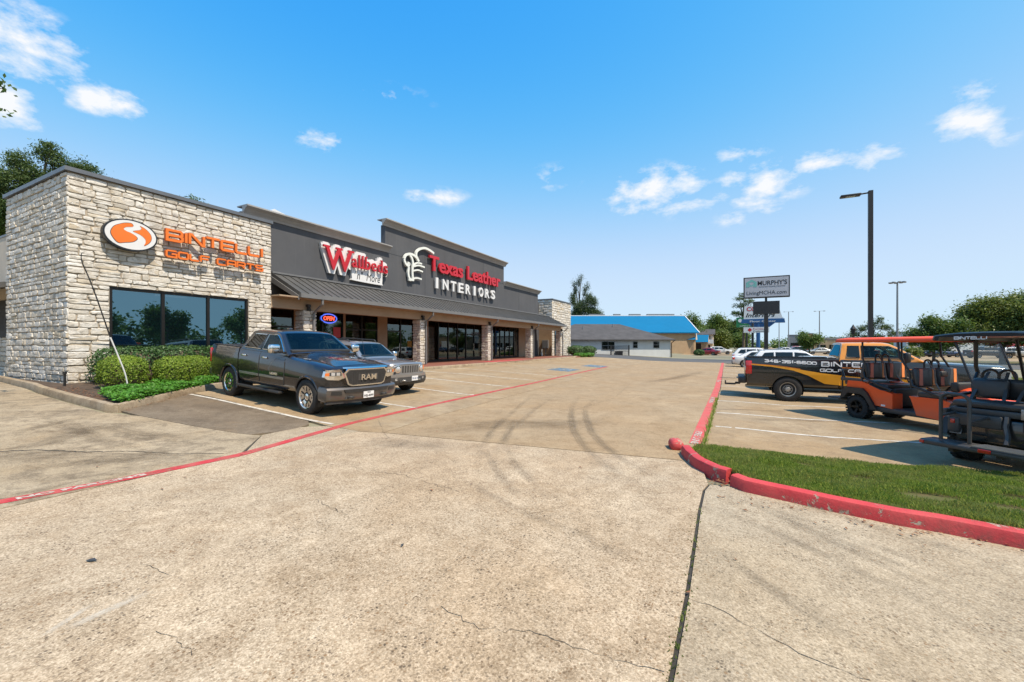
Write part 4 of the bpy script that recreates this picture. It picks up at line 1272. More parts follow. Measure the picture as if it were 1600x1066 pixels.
m = MB(); m.bx(-24, XB - .08, YB - .03, YB + .045, ZB, 3.88); m.build('tan_wall', MT['tanbrick'], store)
m = MB(); m.bx(-30, -20.43, 42.21, 46.15, ZB, 6.9); m.build('stucco_wall', MT['stucco'], store)
m = MB(); m.bbox((-19.55, YB - .16, 1.95), (.75, .22, .95), .02); m.cyl((-19.55, YB - .12, .6), (-19.55, YB - .12, 1.5), .04); m.build('meter_box', MT['polegrey'], store)
m = MB(); m.cyl((-19.95, YB - .3, .6), (-19.95, YB - .3, .95), .14, .10, 10); m.cyl((-19.95, YB - .3, .95), (-19.95, YB - .3, 1.35), .06, .05, 8); m.build('standpipe', MT['signwhite'], store)
# rear wing that shows beyond the side wall
m = MB(); m.bx(-34, -22.61, YA0 + .40, YA0 + .8, 2.55, 5.9); m.build('stucco_wall', MT['cream'], store)
m = MB(); m.bx(-34, -22.61, YA0 + .38, YA0 + .82, 5.9, 5.98); m.build('coping', MT['coping'], store)
m = MB(); m.bx(-34, -22.61, YA0 + .42, YA0 + .8, ZB, 2.549)
lw = m.build('stone_wall', MT['mortar'], store)
stones(lw, (0, YA0 + .42, 0), (1, 0, 0), (0, 0, 1), (0, -1, 0), layout(-27, -22.62, ZB, 2.54, rr, hs=(.14, .25), ws=(.25, .6)), rr, 0)
m = MB(); m.prism([(0, 3.95), (0, 4.08), (-1.5, 3.72), (-1.5, 3.55)], lambda u, v, w: (-22.62 - w, YA0 + .39 + u, v), 8.0); m.build('side_canopy', MT['roofmetal'], store)
m = MB()
for i in range(8): m.box((-22.8 - i * .42, YA0 - .36, 3.93), (.035, 1.55, .05), (math.atan2(.36, 1.5), 0, 0))
m.build('standing_seam', MT['roofmetal'], store, kind='stuff')
m = MB(); m.bx(-34, -22.65, YA0 + .37, YA0 + .419, 2.1, 3.5); m.build('dark_band', MT['insidedark'], store)  # flat dark sheet on the wall below the side canopy; no opening is cut

# raised walk along the shops
m = MB(); m.prism([(9.2, .2), (48.2, .2), (48.2, .602), (9.2, .602)], lambda u, v, w: (-20.2 + w, u, v), 4.95)
w_ = m.build('pavement', MT['walk']); w_['kind'] = 'structure'
kerb('kerb', dense([(-14.95, 9.2), (-14.95, 24), (-14.95, 36), (-15.2, 44), (-16.2, 50)]), .145, .30, MT['kerbc'], 1)
m = MB(); m.bx(-16.6, -14.945, 26.5, 32.5, .604, .608)
o = m.build('red_ramp_paint', MT['redline'], kind='structure')

# ================================================================== signs on the front
def fit_text(body, y0, y1, z0, caph, depth, x, offset=0., shear=0., spacing=1., pad=0.):
    """front-lit text on the facade plane x; fills y0..y1, capital height caph"""
    t = text_mb(body, 1.0, 1.0, lambda u, v, w=0: (u, v, w), offset, shear, 'LEFT', spacing)
    us = [p[0] for p in t.v]; vs = [p[1] for p in t.v]
    cap = .70
    k = (y1 - y0) / (max(us) - min(us)); u0 = min(us)
    t.v = [(x + p[2] * depth, y0 + (p[0] - u0) * k, z0 + p[1] / cap * caph) for p in t.v]
    return t

def split_letters(mb, name, mat, parent):
    """one object per letter: islands that overlap along the wall belong together"""
    n = len(mb.v); par = list(range(n))
    def fd(i):
        while par[i] != i: par[i] = par[par[i]]; i = par[i]
        return i
    for f in mb.f:
        for q in f[1:]: par[fd(q)] = fd(f[0])
    isl = {}
    for i in range(n): isl.setdefault(fd(i), []).append(i)
    sp = sorted((min(mb.v[i][1] for i in I), max(mb.v[i][1] for i in I), r) for r, I in isl.items())
    gr = []
    for lo, hi, r in sp:
        if gr and lo < gr[-1][1] - .5 * (hi - lo): gr[-1][1] = max(hi, gr[-1][1]); gr[-1][2].append(r)
        else: gr.append([lo, hi, [r]])
    for lo, hi, rs in gr:
        rs = set(rs); fs = [f for f in mb.f if fd(f[0]) in rs]
        ids = sorted({i for f in fs for i in f}); k = {i: j for j, i in enumerate(ids)}
        m = MB(); m.add([mb.v[i] for i in ids], [tuple(k[i] for i in f) for f in fs]); m.build(name, mat, parent)

sg = wthing('shop_sign', 'orange channel letters reading BINTELLI GOLF CARTS on the limestone wall', 'sign', (XA, 9.1, 4.8))
for word, h, th, gap, y0, y1, z in (('BINTELLI', .42, .098, .075, 7.40, 10.82, 5.36), ('GOLF CARTS', .265, .068, .07, 7.40, 10.80, 4.80)):
    W = sum(STROKE[c][1] for c in word); n = len(word)
    sx = ((y1 - y0) - gap * (n - 1) - th) / (W * h)
    fr = lambda u, v, w=0, y0=y0, z=z, th=th: Vector((XA + .17 + w, y0 + th / 2 + u, z + v))
    ls, _ = techno(word, h, th, gap, fr, .09, sx)
    fr2 = lambda u, v, w=0, y0=y0, z=z, th=th: Vector((XA + .262 + w, y0 + th / 2 + u, z + v))
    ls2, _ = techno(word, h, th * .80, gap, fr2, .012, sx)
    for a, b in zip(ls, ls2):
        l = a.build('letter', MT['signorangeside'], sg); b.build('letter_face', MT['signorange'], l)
    m = MB()
    for k in range(6):
        yy = y0 + (k + .5) * (y1 - y0) / 6
        m.cyl((XA - .02, yy, z + h * .5), (XA + .172, yy, z + h * .5), .012, n=6)
    m.build('stand_off', MT['blackmetal'], sg)
ov = wthing('logo_sign', 'oval sign with orange and silver swirl mounted on limestone wall', 'sign', (XA, 6.48, 5.32))
EC = (6.485, 5.325)
def ell(a, b, n=40): return [(EC[0] + a * math.cos(2 * math.pi * i / n), EC[1] + b * math.sin(2 * math.pi * i / n)) for i in range(n)]
fx = lambda x: (lambda u, v, w: (x + w, u, v))
m = MB(); m.prism(ell(.70, .50), fx(XA + .08), .17); m.build('case', MT['signblack'], ov)
m = MB(); m.prism(ell(.655, .455), fx(XA + .2503), .008); m.build('face', MT['signgrey'] if False else MT['signwhite'], ov)
def smooth_poly(P, n=5):
    out = []; N = len(P)
    for i in range(N):
        p0, p1, p2, p3 = (Vector(P[(i + k) % N]) for k in (-1, 0, 1, 2))
        for j in range(n):
            t = j / n
            out.append(tuple(.5 * ((2 * p1) + (p2 - p0) * t + (2 * p0 - 5 * p1 + 4 * p2 - p3) * t * t + (3 * p1 - p0 - 3 * p2 + p3) * t ** 3)))
    return out
LB = [(.0, .80), (.06, .62), (-.20, .50), (-.30, .34), (-.20, .22), (-.02, .14), (.17, -.02), (.22, -.20), (.06, -.44), (-.25, -.58), (-.50, -.66), (-.68, -.40), (-.78, -.02), (-.66, .40), (-.40, .66), (-.2, .78)]
RB = [(.34, .74), (.58, .58), (.76, .28), (.80, -.05), (.70, -.36), (.50, -.60), (.56, -.36), (.54, -.12), (.36, .12), (.08, .27), (.16, .36), (.34, .46), (.40, .60)]
for P_ in (LB, RB):
    q = smooth_poly(P_)
    for k, (sc, mt_, x0) in enumerate(((1.045, 'signblack', .2585), (1.0, 'signorange', .2615))):
        cu = sum(p[0] for p in q) / len(q); cv = sum(p[1] for p in q) / len(q)
        pts = [(EC[0] + .655 * (cu + (u - cu) * sc), EC[1] + .455 * (cv + (v - cv) * sc)) for u, v in q]
        m = MB(); m.prism(pts, fx(XA + x0), .003); m.build('swirl' if k else 'swirl_outline', MT[mt_], ov)

# Wallbeds 'n' More
wb = wthing('shop_sign', "red and white sign reading Wallbeds 'n' More on grey wall", 'sign', (XG, 17, 5.4))
XW = XG + .02
parts = (('W', 14.92, 16.62, 5.76, 1.12), ('allbeds', 16.62, 19.30, 6.10, .70))
bk = MB()
for t_, y0, y1, z, ch in parts:
    for dy, dz in ((0, 0), (-.12, .10), (.07, .14), (-.10, -.09), (.10, -.10), (0, .18)):
        a = fit_text(t_, y0 - .06 + dy, y1 + .06 + dy, z + dz, ch, .16 + .002 * dy + .003 * dz, XW, .06)
        bk.add(a.v, a.f)
bk.build('backer', MT['signwhite'], wb)
m = MB(); m.prism(smooth_poly([(16.75, 5.50), (16.9, 5.40), (18.9, 5.38), (19.02, 5.48), (19.02, 6.1), (18.9, 6.2), (16.9, 6.2), (16.75, 6.1)], 3), fx(XW + .001), .155); m.build('lower_panel', MT['signwhite'], wb)
for t_, y0, y1, z, ch in parts:
    a = fit_text(t_, y0, y1, z, ch, .10, XW + .24, .012 if t_ == 'W' else .008, 0., 1.0 if t_ == 'W' else 1.10)
    if t_ == 'W':
        for yy in (14.98, 15.77, 16.56): a.bx(XW + .24, XW + .339, yy - .20, yy + .20, z + ch - .04, z + ch + .06)
    else:
        k = (y1 - y0)
        for f_, zz in ((.215, 1.0), (.31, 1.0), (.405, 1.0), (.835, 1.0)): a.bx(XW + .24, XW + .338, y0 + k * f_ - .10, y0 + k * f_ + .01, z + ch * 1.03 - .05, z + ch * 1.03)
        for f_ in (.225, .32): a.bx(XW + .24, XW + .338, y0 + k * f_ - .11, y0 + k * f_ + .13, z, z + .07)
    split_letters(a, 'letter', MT['signred'], wb)
    if t_ != 'W':
        pass
fit_text('"n"  More', 16.98, 18.84, 5.50, .44, .006, XW + .1565, .0, .22).build('black_letters', MT['ink'], wb)

# Texas Leather Interiors
tl = wthing('shop_sign', 'large sign reading Texas Leather INTERIORS with armchair outline on grey parapet', 'sign', (XG, 28, 5.8))
a = fit_text('Texas Leather', 23.40, 33.40, 7.03, 1.0, .14, XG + .12, .024); split_letters(a, 'letter', MT['signred'], tl)
word = 'INTERIORS'
for i, ch in enumerate(word):
    t = 23.95 + i * (32.75 - 23.95) / 9 * 1.005
    wd = .26 if ch == 'I' else .68
    off_ = .18 if ch == 'I' else 0
    fit_text(ch, t + off_, t + off_ + wd, 5.86, .72, .12, XG + .12, .026).build('letter', MT['signwhite'], tl)
CH = [[(23.94, 8.23), (23.46, 8.36), (22.92, 8.4), (22.4, 8.22), (22.11, 7.98), (22.08, 7.73), (22.22, 7.54), (22.34, 7.38)],
 [(20.93, 7.33), (21.07, 7.57), (21.41, 7.72), (21.79, 7.72), (22.08, 7.61), (22.28, 7.42)],
 [(20.93, 7.33), (20.97, 7.16), (21.14, 6.97), (21.34, 6.97), (21.41, 7.08), (21.27, 7.12)],
 [(21.2, 7.01), (21.34, 6.83), (21.31, 6.5), (21.37, 6.23), (21.55, 6.01)], [(21.44, 7.68), (21.65, 7.49), (21.76, 7.18), (21.72, 6.79), (21.72, 6.42), (21.79, 6.04)],
 [(21.34, 6.06), (21.84, 6.09)], [(21.79, 7.02), (22.18, 7.27), (22.66, 7.29)], [(21.86, 6.98), (22.33, 7.13), (22.96, 7.1)], [(21.81, 6.69), (22.26, 6.81), (22.76, 6.77)], [(21.81, 6.18), (22.18, 6.27), (22.64, 6.25)]]
def cat(P, n=5):
    out = []; N = len(P)
    for i in range(N - 1):
        p0, p1, p2, p3 = Vector(P[max(0, i - 1)]), Vector(P[i]), Vector(P[i + 1]), Vector(P[min(N - 1, i + 2)])
        for j in range(n):
            t = j / n
            out.append(tuple(.5 * ((2 * p1) + (p2 - p0) * t + (2 * p0 - 5 * p1 + 4 * p2 - p3) * t * t + (3 * p1 - p0 - 3 * p2 + p3) * t ** 3)))
    return out + [tuple(P[-1])]
m = MB()
for i, s in enumerate(CH):
    ribbon_mb(m, cat(s), .15 if i < 6 else .10, lambda u, v, w=0: Vector((XG + .10 + w, u, v)), .12 - .003 * i)
m.build('armchair_outline', MT['signcream'], tl)

# neon OPEN
op = wthing('open_sign', 'lit blue and red oval OPEN sign hung inside shop window', 'sign', (XS, 16.58, 3.3))
neon_b = emit_mat('neon_blue', (.03, .12, .8), 1.0); neon_r = emit_mat('neon_red', (1.0, .08, .03), 1.5)
ring = [(XS + .05, 16.58 + .52 * math.cos(2 * math.pi * i / 28), 3.32 + .25 * math.sin(2 * math.pi * i / 28)) for i in range(28)]
m = MB(); m.tube(ring, .035, 6, closed=True); m.build('blue_ring', neon_b, op)
fit_text('OPEN', 16.22, 16.95, 3.22, .22, .02, XS + .04, .02, .1).build('red_letters', neon_r, op)
m = MB(); m.prism([(16.58 + .5 * math.cos(2 * math.pi * i / 24), 3.32 + .23 * math.sin(2 * math.pi * i / 24)) for i in range(24)], fx(XS + .015), .015); m.build('back_plate', MT['signblack'], op)
# ================================================================== vehicles (x forward, y left, z up; ground at z = 0)
def lerp(a, b, t): return a + (b - a) * t
def interp(x, tab):
    """tab sorted by x ascending, rows (x, ...)"""
    if x <= tab[0][0]: return tab[0][1:]
    for p, q in zip(tab, tab[1:]):
        if x <= q[0]:
            t = (x - p[0]) / (q[0] - p[0])
            return tuple(lerp(a, b, t) for a, b in zip(p[1:], q[1:]))
    return tab[-1][1:]

WHEELS = {}
def wheel_meshes(r, w, rim, style):
    key = (r, w, rim, style)
    if key in WHEELS: return WHEELS[key]
    h = w / 2
    m = MB(); m.lathe([(-h + .02, rim * .9), (-h + .005, rim + .01), (-h, rim + .03), (-h, r - .055), (-h + .02, r - .015), (-h + .05, r), (h - .05, r), (h - .02, r - .015), (h, r - .055), (h, rim + .03), (h - .005, rim + .01), (h - .025, rim * .97), (h - .12, rim * .93)], 'Y', 36)
    if style == 'cart':
        for i in range(26):
            a = 2 * math.pi * i / 26
            for s in (-1, 1):
                m.box(((r + .002) * math.cos(a + s * .06), s * h * .62, (r + .002) * math.sin(a + s * .06)), (.03, h * .7, .045), Euler((0, -a - s * .06, 0)))
    else:
        for s in (-.34, 0, .34):   # tread grooves read as thin dark steps
            m.lathe([(s * w - .006, r + .001), (s * w - .006, r + .004), (s * w + .006, r + .004), (s * w + .006, r + .001)], 'Y', 36)
    ty = m.mesh('tyre', MT['rubber'], smooth=35)
    m = MB(); m.lathe([(h - .10, 0.0), (h - .10, rim * .94)], 'Y', 28); m.lathe([(-h + .03, rim * .95), (h - .1, rim * .95)], 'Y', 28)
    back = m.mesh('wheel', MT['insidedark'] if style != 'steel' else MT['satin'], smooth=30)
    m = MB(); m.lathe([(h - .09, rim * .955), (h - .012, rim * .985), (h - .004, rim * 1.0), (h - .008, rim * .93), (h - .035, rim * .88), (h - .09, rim * .86)], 'Y', 36)
    rmat = MT['alloy']
    if style == 'spoke6':
        for i in range(6):
            a = 2 * math.pi * i / 6
            for s in (-1, 1):
                P = []
                for rad, wid, dy in ((.05, .030, h - .055), (rim * .55, .030, h - .030), (rim * .93, .044, h - .022)):
                    aa = a + s * (.10 if rad < .1 else .17 if rad < rim * .8 else .29)
                    c, sn = math.cos(aa), math.sin(aa)
                    P.append([(rad * c - wid * sn, dy, rad * sn + wid * c), (rad * c + wid * sn, dy, rad * sn - wid * c), (rad * c + wid * .8 * sn, dy - .05, rad * sn - wid * .8 * c), (rad * c - wid * .8 * sn, dy - .05, rad * sn + wid * .8 * c)])
                m.loft(P, True)
        m.lathe([(h - .09, .085), (h - .035, .08), (h - .025, .05), (h - .025, 0)], 'Y', 16)
        rmat = MT['chrome']
    elif style == 'steel':
        m.lathe([(h - .06, rim * .88), (h - .05, rim * .70), (h - .035, rim * .58), (h - .045, rim * .42), (h - .02, rim * .34), (h + .01, rim * .28), (h + .015, 0)], 'Y', 32)
        for i in range(8):
            a = 2 * math.pi * (i + .5) / 8
            m.cyl((rim * .42 * math.cos(a), h - .04, rim * .42 * math.sin(a)), (rim * .42 * math.cos(a), h - .015, rim * .42 * math.sin(a)), .012, n=6)
        rmat = MT['steelrim']
    else:
        nsp = 5 if style in ('five', 'cart') else 9
        for i in range(nsp):
            a = 2 * math.pi * i / nsp; P = []
            for rad, wid, dy in ((.03, .035 * rim / .2, h - .05), (rim * .92, .030 * rim / .2, h - .02)):
                c, sn = math.cos(a), math.sin(a)
                P.append([(rad * c - wid * sn, dy, rad * sn + wid * c), (rad * c + wid * sn, dy, rad * sn - wid * c), (rad * c + wid * sn, dy - .04, rad * sn - wid * c), (rad * c - wid * sn, dy - .04, rad * sn + wid * c)])
            m.loft(P, True)
        m.lathe([(h - .08, rim * .3), (h - .03, rim * .26), (h - .02, 0)], 'Y', 14)
        if style == 'cart': rmat = MT['darkrim']
    ri = m.mesh('rim', rmat, smooth=35)
    ho = None
    if style == 'steel':
        m = MB()
        for i in range(8):
            a = 2 * math.pi * i / 8
            c, s = math.cos(a), math.sin(a); ro = rim * .68
            ring = [(ro * c + .030 * math.cos(t) * c - .042 * math.sin(t) * s, h - .038, ro * s + .030 * math.cos(t) * s + .042 * math.sin(t) * c) for t in [2 * math.pi * k / 10 for k in range(10)]]
            m.add(ring, [tuple(range(10))])
        ho = m.mesh('vent_holes', MT['insidedark'])
    WHEELS[key] = (ty, back, ri, ho)
    return WHEELS[key]

def add_wheel(parent, x, y, r, w, rim, style, steer=0.):
    ty, back, ri, ho = wheel_meshes(r, w, rim, style)
    o = link_mesh('wheel', back, parent, (x, y, r), (0, 0, (0 if y > 0 else math.pi) + steer))
    link_mesh('tyre', ty, o); link_mesh('rim', ri, o)
    if ho: link_mesh('vent_holes', ho, o)
    return o

class Car:
    def __init__(s, root, st, gh, belt, wb, roofw, W, bow_f=.14, bow_r=.10, crown=.05, paint=None, xf=None, xr=None):
        s.root, s.st, s.gh, s.belt, s.wb, s.W, s.cr = root, sorted(st), sorted(gh), belt, wb, W, crown
        s.roofz = max(p[1] for p in gh); s.tum = (wb - roofw) / (s.roofz - .05 - belt)
        s.bf, s.br, s.paint = bow_f, bow_r, paint
        s.xf = s.st[-1][0] if xf is None else xf; s.xr = s.st[0][0] if xr is None else xr
    def D(s, x, y, z):
        q = (abs(y) / s.W) ** 2.4
        if x > s.xf - .9: x -= s.bf * q * ((x - s.xf + .9) / .9) ** 1.5 if x < s.xf else s.bf * q
        if x < s.xr + .6: x += s.br * q * min(1.2, (s.xr + .6 - x) / .6) ** 1.5
        return (x, y, z)
    def part(s, mb, name, mat, parent=None, smooth=35, deform=True):
        if deform: mb.map(s.D)
        return mb.build(name, mat, parent or s.root, smooth=smooth)
    def half(s, x):
        w, zb, zt = interp(x, s.st); h = zt - zb
        return [(0, zb), (.80 * w, zb), (.91 * w, zb + .025), (.965 * w, zb + .14 * h), (.995 * w, zb + .42 * h), (w, zb + .60 * h), (.985 * w, zt - .17 * h), (.955 * w, zt - .045), (.91 * w, zt - .008), (.80 * w, zt + .012), (.5 * w, zt + s.cr * .75), (0, zt + s.cr)]
    def side(s, x, z):
        P = s.half(x)[2:9]
        if z <= P[0][1]: return P[0][0]
        for a, b in zip(P, P[1:]):
            if z <= b[1]: return lerp(a[0], b[0], (z - a[1]) / max(1e-6, b[1] - a[1]))
        return P[-1][0]
    def top(s, x, y):
        P = s.half(x)[7:]
        y = abs(y)
        for a, b in zip(P, P[1:]):
            if b[0] <= y <= a[0]: return lerp(b[1], a[1], (y - b[0]) / max(1e-6, a[0] - b[0]))
        return P[-1][1] if y < .1 else P[0][1]
    def body_mesh(s, x0, x1, arches, n=34):
        m = MB(); xs = sorted({x0, x1} | {p[0] for p in s.st if x0 < p[0] < x1} | {x0 + (x1 - x0) * i / n for i in range(n + 1)})
        rings = []
        for x in xs:
            h = s.half(x)
            rings.append([(x, y, z) for y, z in h] + [(x, -y, z) for y, z in h[-2:0:-1]])
        m.loft(rings, True)
        me = m.mesh('body', s.paint, smooth=40)
        if arches:
            c = MB()
            for (ax, ar, az) in arches:
                for sg in (-1, 1):
                    c.cyl((ax, sg * s.W * .58, az), (ax, sg * (s.W + .3), az), ar, n=28)
            me = boolean_cut(me, c.mesh('c', s.paint))
            me.name = 'body'
        for v in me.vertices: v.co = s.D(*v.co)
        me.polygons.foreach_set('use_smooth', [True] * len(me.polygons)); me.set_sharp_from_angle(angle=R(32))
        return me
    def liners(s, arches):
        for (ax, ar, az) in arches:
            for sg in (-1, 1):
                m = MB()
                ring = lambda y, r: [(ax + r * math.cos(t), sg * y, az + r * math.sin(t)) for t in [R(-25 + 230 * i / 22) for i in range(23)]]
                m.loft([ring(s.W * .575, ar - .004), ring(s.W * .93, ar - .004)], False)
                m.add([(ax, sg * s.W * .575, az)] + ring(s.W * .575, ar - .004), [(0, i, i + 1) for i in range(1, 23)])
                s.part(m, 'wheel_well', MT['insidedark'], None, None)
    def flare(s, arches, mat, r=.028, name='wheel_arch', a0=-12, a1=192, out=.0):
        for (ax, ar, az) in arches:
            for sg in (-1, 1):
                P = []
                for i in range(19):
                    t = R(a0 + (a1 - a0) * i / 18)
                    x, z = ax + (ar + r * .4) * math.cos(t), az + (ar + r * .4) * math.sin(t)
                    P.append((x, sg * (s.side(x, z) - r * .45 + out), z))
                m = MB(); m.tube(P, r, 6); s.part(m, name, mat, None, 50)
    def yw(s, z): return s.wb - s.tum * max(-.02, z - s.belt)
    def zr(s, x): return interp(x, s.gh)[0]
    def ghalf(s, x):
        zr = max(s.zr(x), s.belt - .01); ze = zr - .055; ye = s.yw(ze); c = s.cr * .8
        return [(0, s.belt - .06), (s.wb, s.belt - .06), (s.yw(lerp(s.belt - .05, ze, .5)), lerp(s.belt - .05, ze, .5)), (ye, ze), (ye - .018, zr - .022), (ye - .055, zr - .004), (.75 * ye, zr + .45 * c), (.4 * ye, zr + .85 * c), (0, zr + c)]
    def groof(s, x, y):
        P = s.ghalf(x)[3:]; y = abs(y)
        for a, b in zip(P, P[1:]):
            if b[0] <= y <= a[0]: return lerp(b[1], a[1], (y - b[0]) / max(1e-6, a[0] - b[0]))
        return P[0][1]
    def cab(s, mat, name='cab', n=22, hollow=None):
        """hollow: list of side-window outlines and (x0, x1, k) screens to cut right through"""
        def loft(d):
            m = MB(); xs = sorted({p[0] for p in s.gh} | {lerp(s.gh[0][0], s.gh[-1][0], i / n) for i in range(n + 1)})
            rings = []
            for x in xs:
                h = s.ghalf(x)
                if d:
                    f = (x - (s.gh[0][0] + s.gh[-1][0]) / 2) / ((s.gh[-1][0] - s.gh[0][0]) / 2)
                    h = [(max(0, y - d), z - d if z > s.belt else z + .015) for y, z in h]
                    x = x - f * d * 1.3
                rings.append([(x, y, z) for y, z in h] + [(x, -y, z) for y, z in h[-2:0:-1]])
            m.loft(rings, True)
            return m
        if not hollow:
            return s.part(loft(0), name, mat, None, 40)
        me = loft(0).mesh(name, mat, smooth=None)
        me = boolean_cut(me, loft(.045).mesh('c', mat))
        c = MB()
        for h in hollow:
            if isinstance(h[0], tuple):
                for sg in (-1, 1): c.prism(h, lambda u, v, w, sg=sg: (u, sg * (.45 + w), v), .8)
        me = boolean_cut(me, c.mesh('c', mat))
        for h in hollow:
            if not isinstance(h[0], tuple):
                x0, x1, k = h
                xs = [lerp(x0, x1, i / 6) for i in range(7)]
                sl = (s.zr(x1) - s.zr(x0)) / (x1 - x0); q = math.copysign(1, x0)
                nx, nz = -sl / math.hypot(sl, 1), 1 / math.hypot(sl, 1)
                rg = []
                for x in xs:
                    yy = k * (s.yw(s.zr(x) - .05) - .03); z = s.groof(x, yy * .5)
                    rg.append([(x + nx * .12, -yy, z + nz * .12), (x + nx * .12, yy, z + nz * .12), (x - nx * .16, yy, z - nz * .16), (x - nx * .16, -yy, z - nz * .16)])
                cc = MB(); cc.loft(rg, True)
                me = boolean_cut(me, cc.mesh('c', mat))
        me.name = name
        for v in me.vertices: v.co = s.D(*v.co)
        me.polygons.foreach_set('use_smooth', [True] * len(me.polygons)); me.set_sharp_from_angle(angle=R(32))
        return link_mesh(name, me, s.root)
    def cockpit(s, xd, xs_, zb, wheel_y=.38, mat=None):
        """dashboard, steering wheel and seat backs seen through the glass"""
        mat = mat or MT['vinyl']
        m = MB(); m.bbox((xd, 0, zb + .03), (.34, s.wb * 1.78, .10), .04); s.part(m, 'dashboard', MT['black'], None, 40)
        c_ = Vector((xd - .30, wheel_y, zb + .10))
        ring = [c_ + Vector((-.07 * math.sin(R(a)), .18 * math.cos(R(a)), .16 * math.sin(R(a)))) for a in range(0, 360, 20)]
        m = MB(); m.tube(ring, .018, 6, closed=True)
        for a in (90, 210, 330): m.tube([c_, c_ + Vector((-.07 * math.sin(R(a)), .18 * math.cos(R(a)), .16 * math.sin(R(a))))], .016, 5)
        m.tube([c_, c_ + Vector((.28, 0, -.06))], .03, 6); m.build('steering_wheel', MT['satin'], s.root, smooth=50)
        for x in xs_:
            for sg in (-1, 1):
                m = MB(); m.bbox((x, sg * .40, zb + .08), (.16, .50, .36), .06, (0, -.15, 0)); m.bbox((x - .05, sg * .40, zb + .34), (.10, .26, .16), .045, (0, -.1, 0)); m.build('seat', mat, s.root, smooth=45)
        m = MB(); m.bbox((xd - .42, 0, s.roofz - .16), (.03, .20, .06), .012); m.build('rear_mirror', MT['black'], s.root)
    def screen(s, x0, x1, mat, name, k=.86, off=.007, k1=None):
        """glass lying on the raked end of the cab"""
        xs = [lerp(x0, x1, i / 8) for i in range(9)]; ys = [-1 + i / 5 for i in range(11)]
        sl = (s.zr(x1) - s.zr(x0)) / (x1 - x0); nx, nz = -sl / math.hypot(sl, 1), 1 / math.hypot(sl, 1)
        m = MB()
        for d in (off, off - .02):
            m.grid(lambda x, t: (x + nx * d, t * k * (s.yw(s.zr(x) - .05) - .02), s.groof(x, t * k * (s.yw(s.zr(x) - .05) - .02)) + nz * d), xs, ys)
        return s.part(m, name, mat, None, 60)
    def side_glass(s, poly, mat, name='window', off=.006, trim=None, tr=.012, both=True):
        for sg in ((-1, 1) if both else (both,)):
            mb = poly_patch(poly, lambda u, v, w: (u, sg * (s.yw(v) - .01 + w), v), .3, .01 + off)
            o = s.part(mb, name, mat, None, None)
            if trim:
                m = MB(); m.tube([(u, sg * (s.yw(v) + .004), v) for u, v in poly], tr, 5, closed=True); s.part(m, 'window_trim', trim, o, 60)
    def panel(s, poly, mat, name, thick=.006, sides=(-1, 1), seam=True, step=.12):
        out = []
        for sg in sides:
            mb = poly_patch(poly, lambda u, v, w: (u, sg * (s.side(u, v) - .004 + w), v), step, .004 + thick)
            o = s.part(mb, name, mat, None, 40); out.append(o)
            if seam:
                n = len(poly); P = []
                for i in range(n):
                    a, b = Vector(poly[i]), Vector(poly[(i + 1) % n]); k = max(1, int((b - a).length / .15))
                    P += [a.lerp(b, j / k) for j in range(k)]
                m = MB(); m.tube([(p.x, sg * (s.side(p.x, p.y) + thick - .004), p.y) for p in P], .0075, 5, closed=True)
                s.part(m, 'door_gap', MT['insidedark'], o, None)
        return out
    def front(s, poly, mat, name, x, thick=.02, parent=None, smooth=None, step=.1, fn=None):
        """polygon in (y,z) set on the nose at x"""
        f = fn or (lambda y, z: x)
        mb = poly_patch(poly, lambda u, v, w: (f(u, v) + w, u, v), step, thick)
        return s.part(mb, name, mat, parent, smooth)
    def mirror_cap(s, x, z, sg, mat, size=(.16, .24, .2), arm=MT['black']):
        m = MB(); y = s.yw(z)
        m.bbox((x + .02, sg * (y + .10 + size[1] / 2), z + .05), size, .05)
        o = m.build('wing_mirror', mat, s.root, smooth=50)
        m = MB(); m.bbox((x + .01, sg * (y + .06), z - .02), (.09, .16, .08), .02); m.build('mirror_arm', arm, o)
        m = MB(); m.bbox((x - .065, sg * (y + .10 + size[1] / 2), z + .05), (.012, size[1] * .82, size[2] * .78), .005); m.build('mirror_glass', MT['carglass'], o)

def mirror(P): return [(-a, b) for a, b in P]

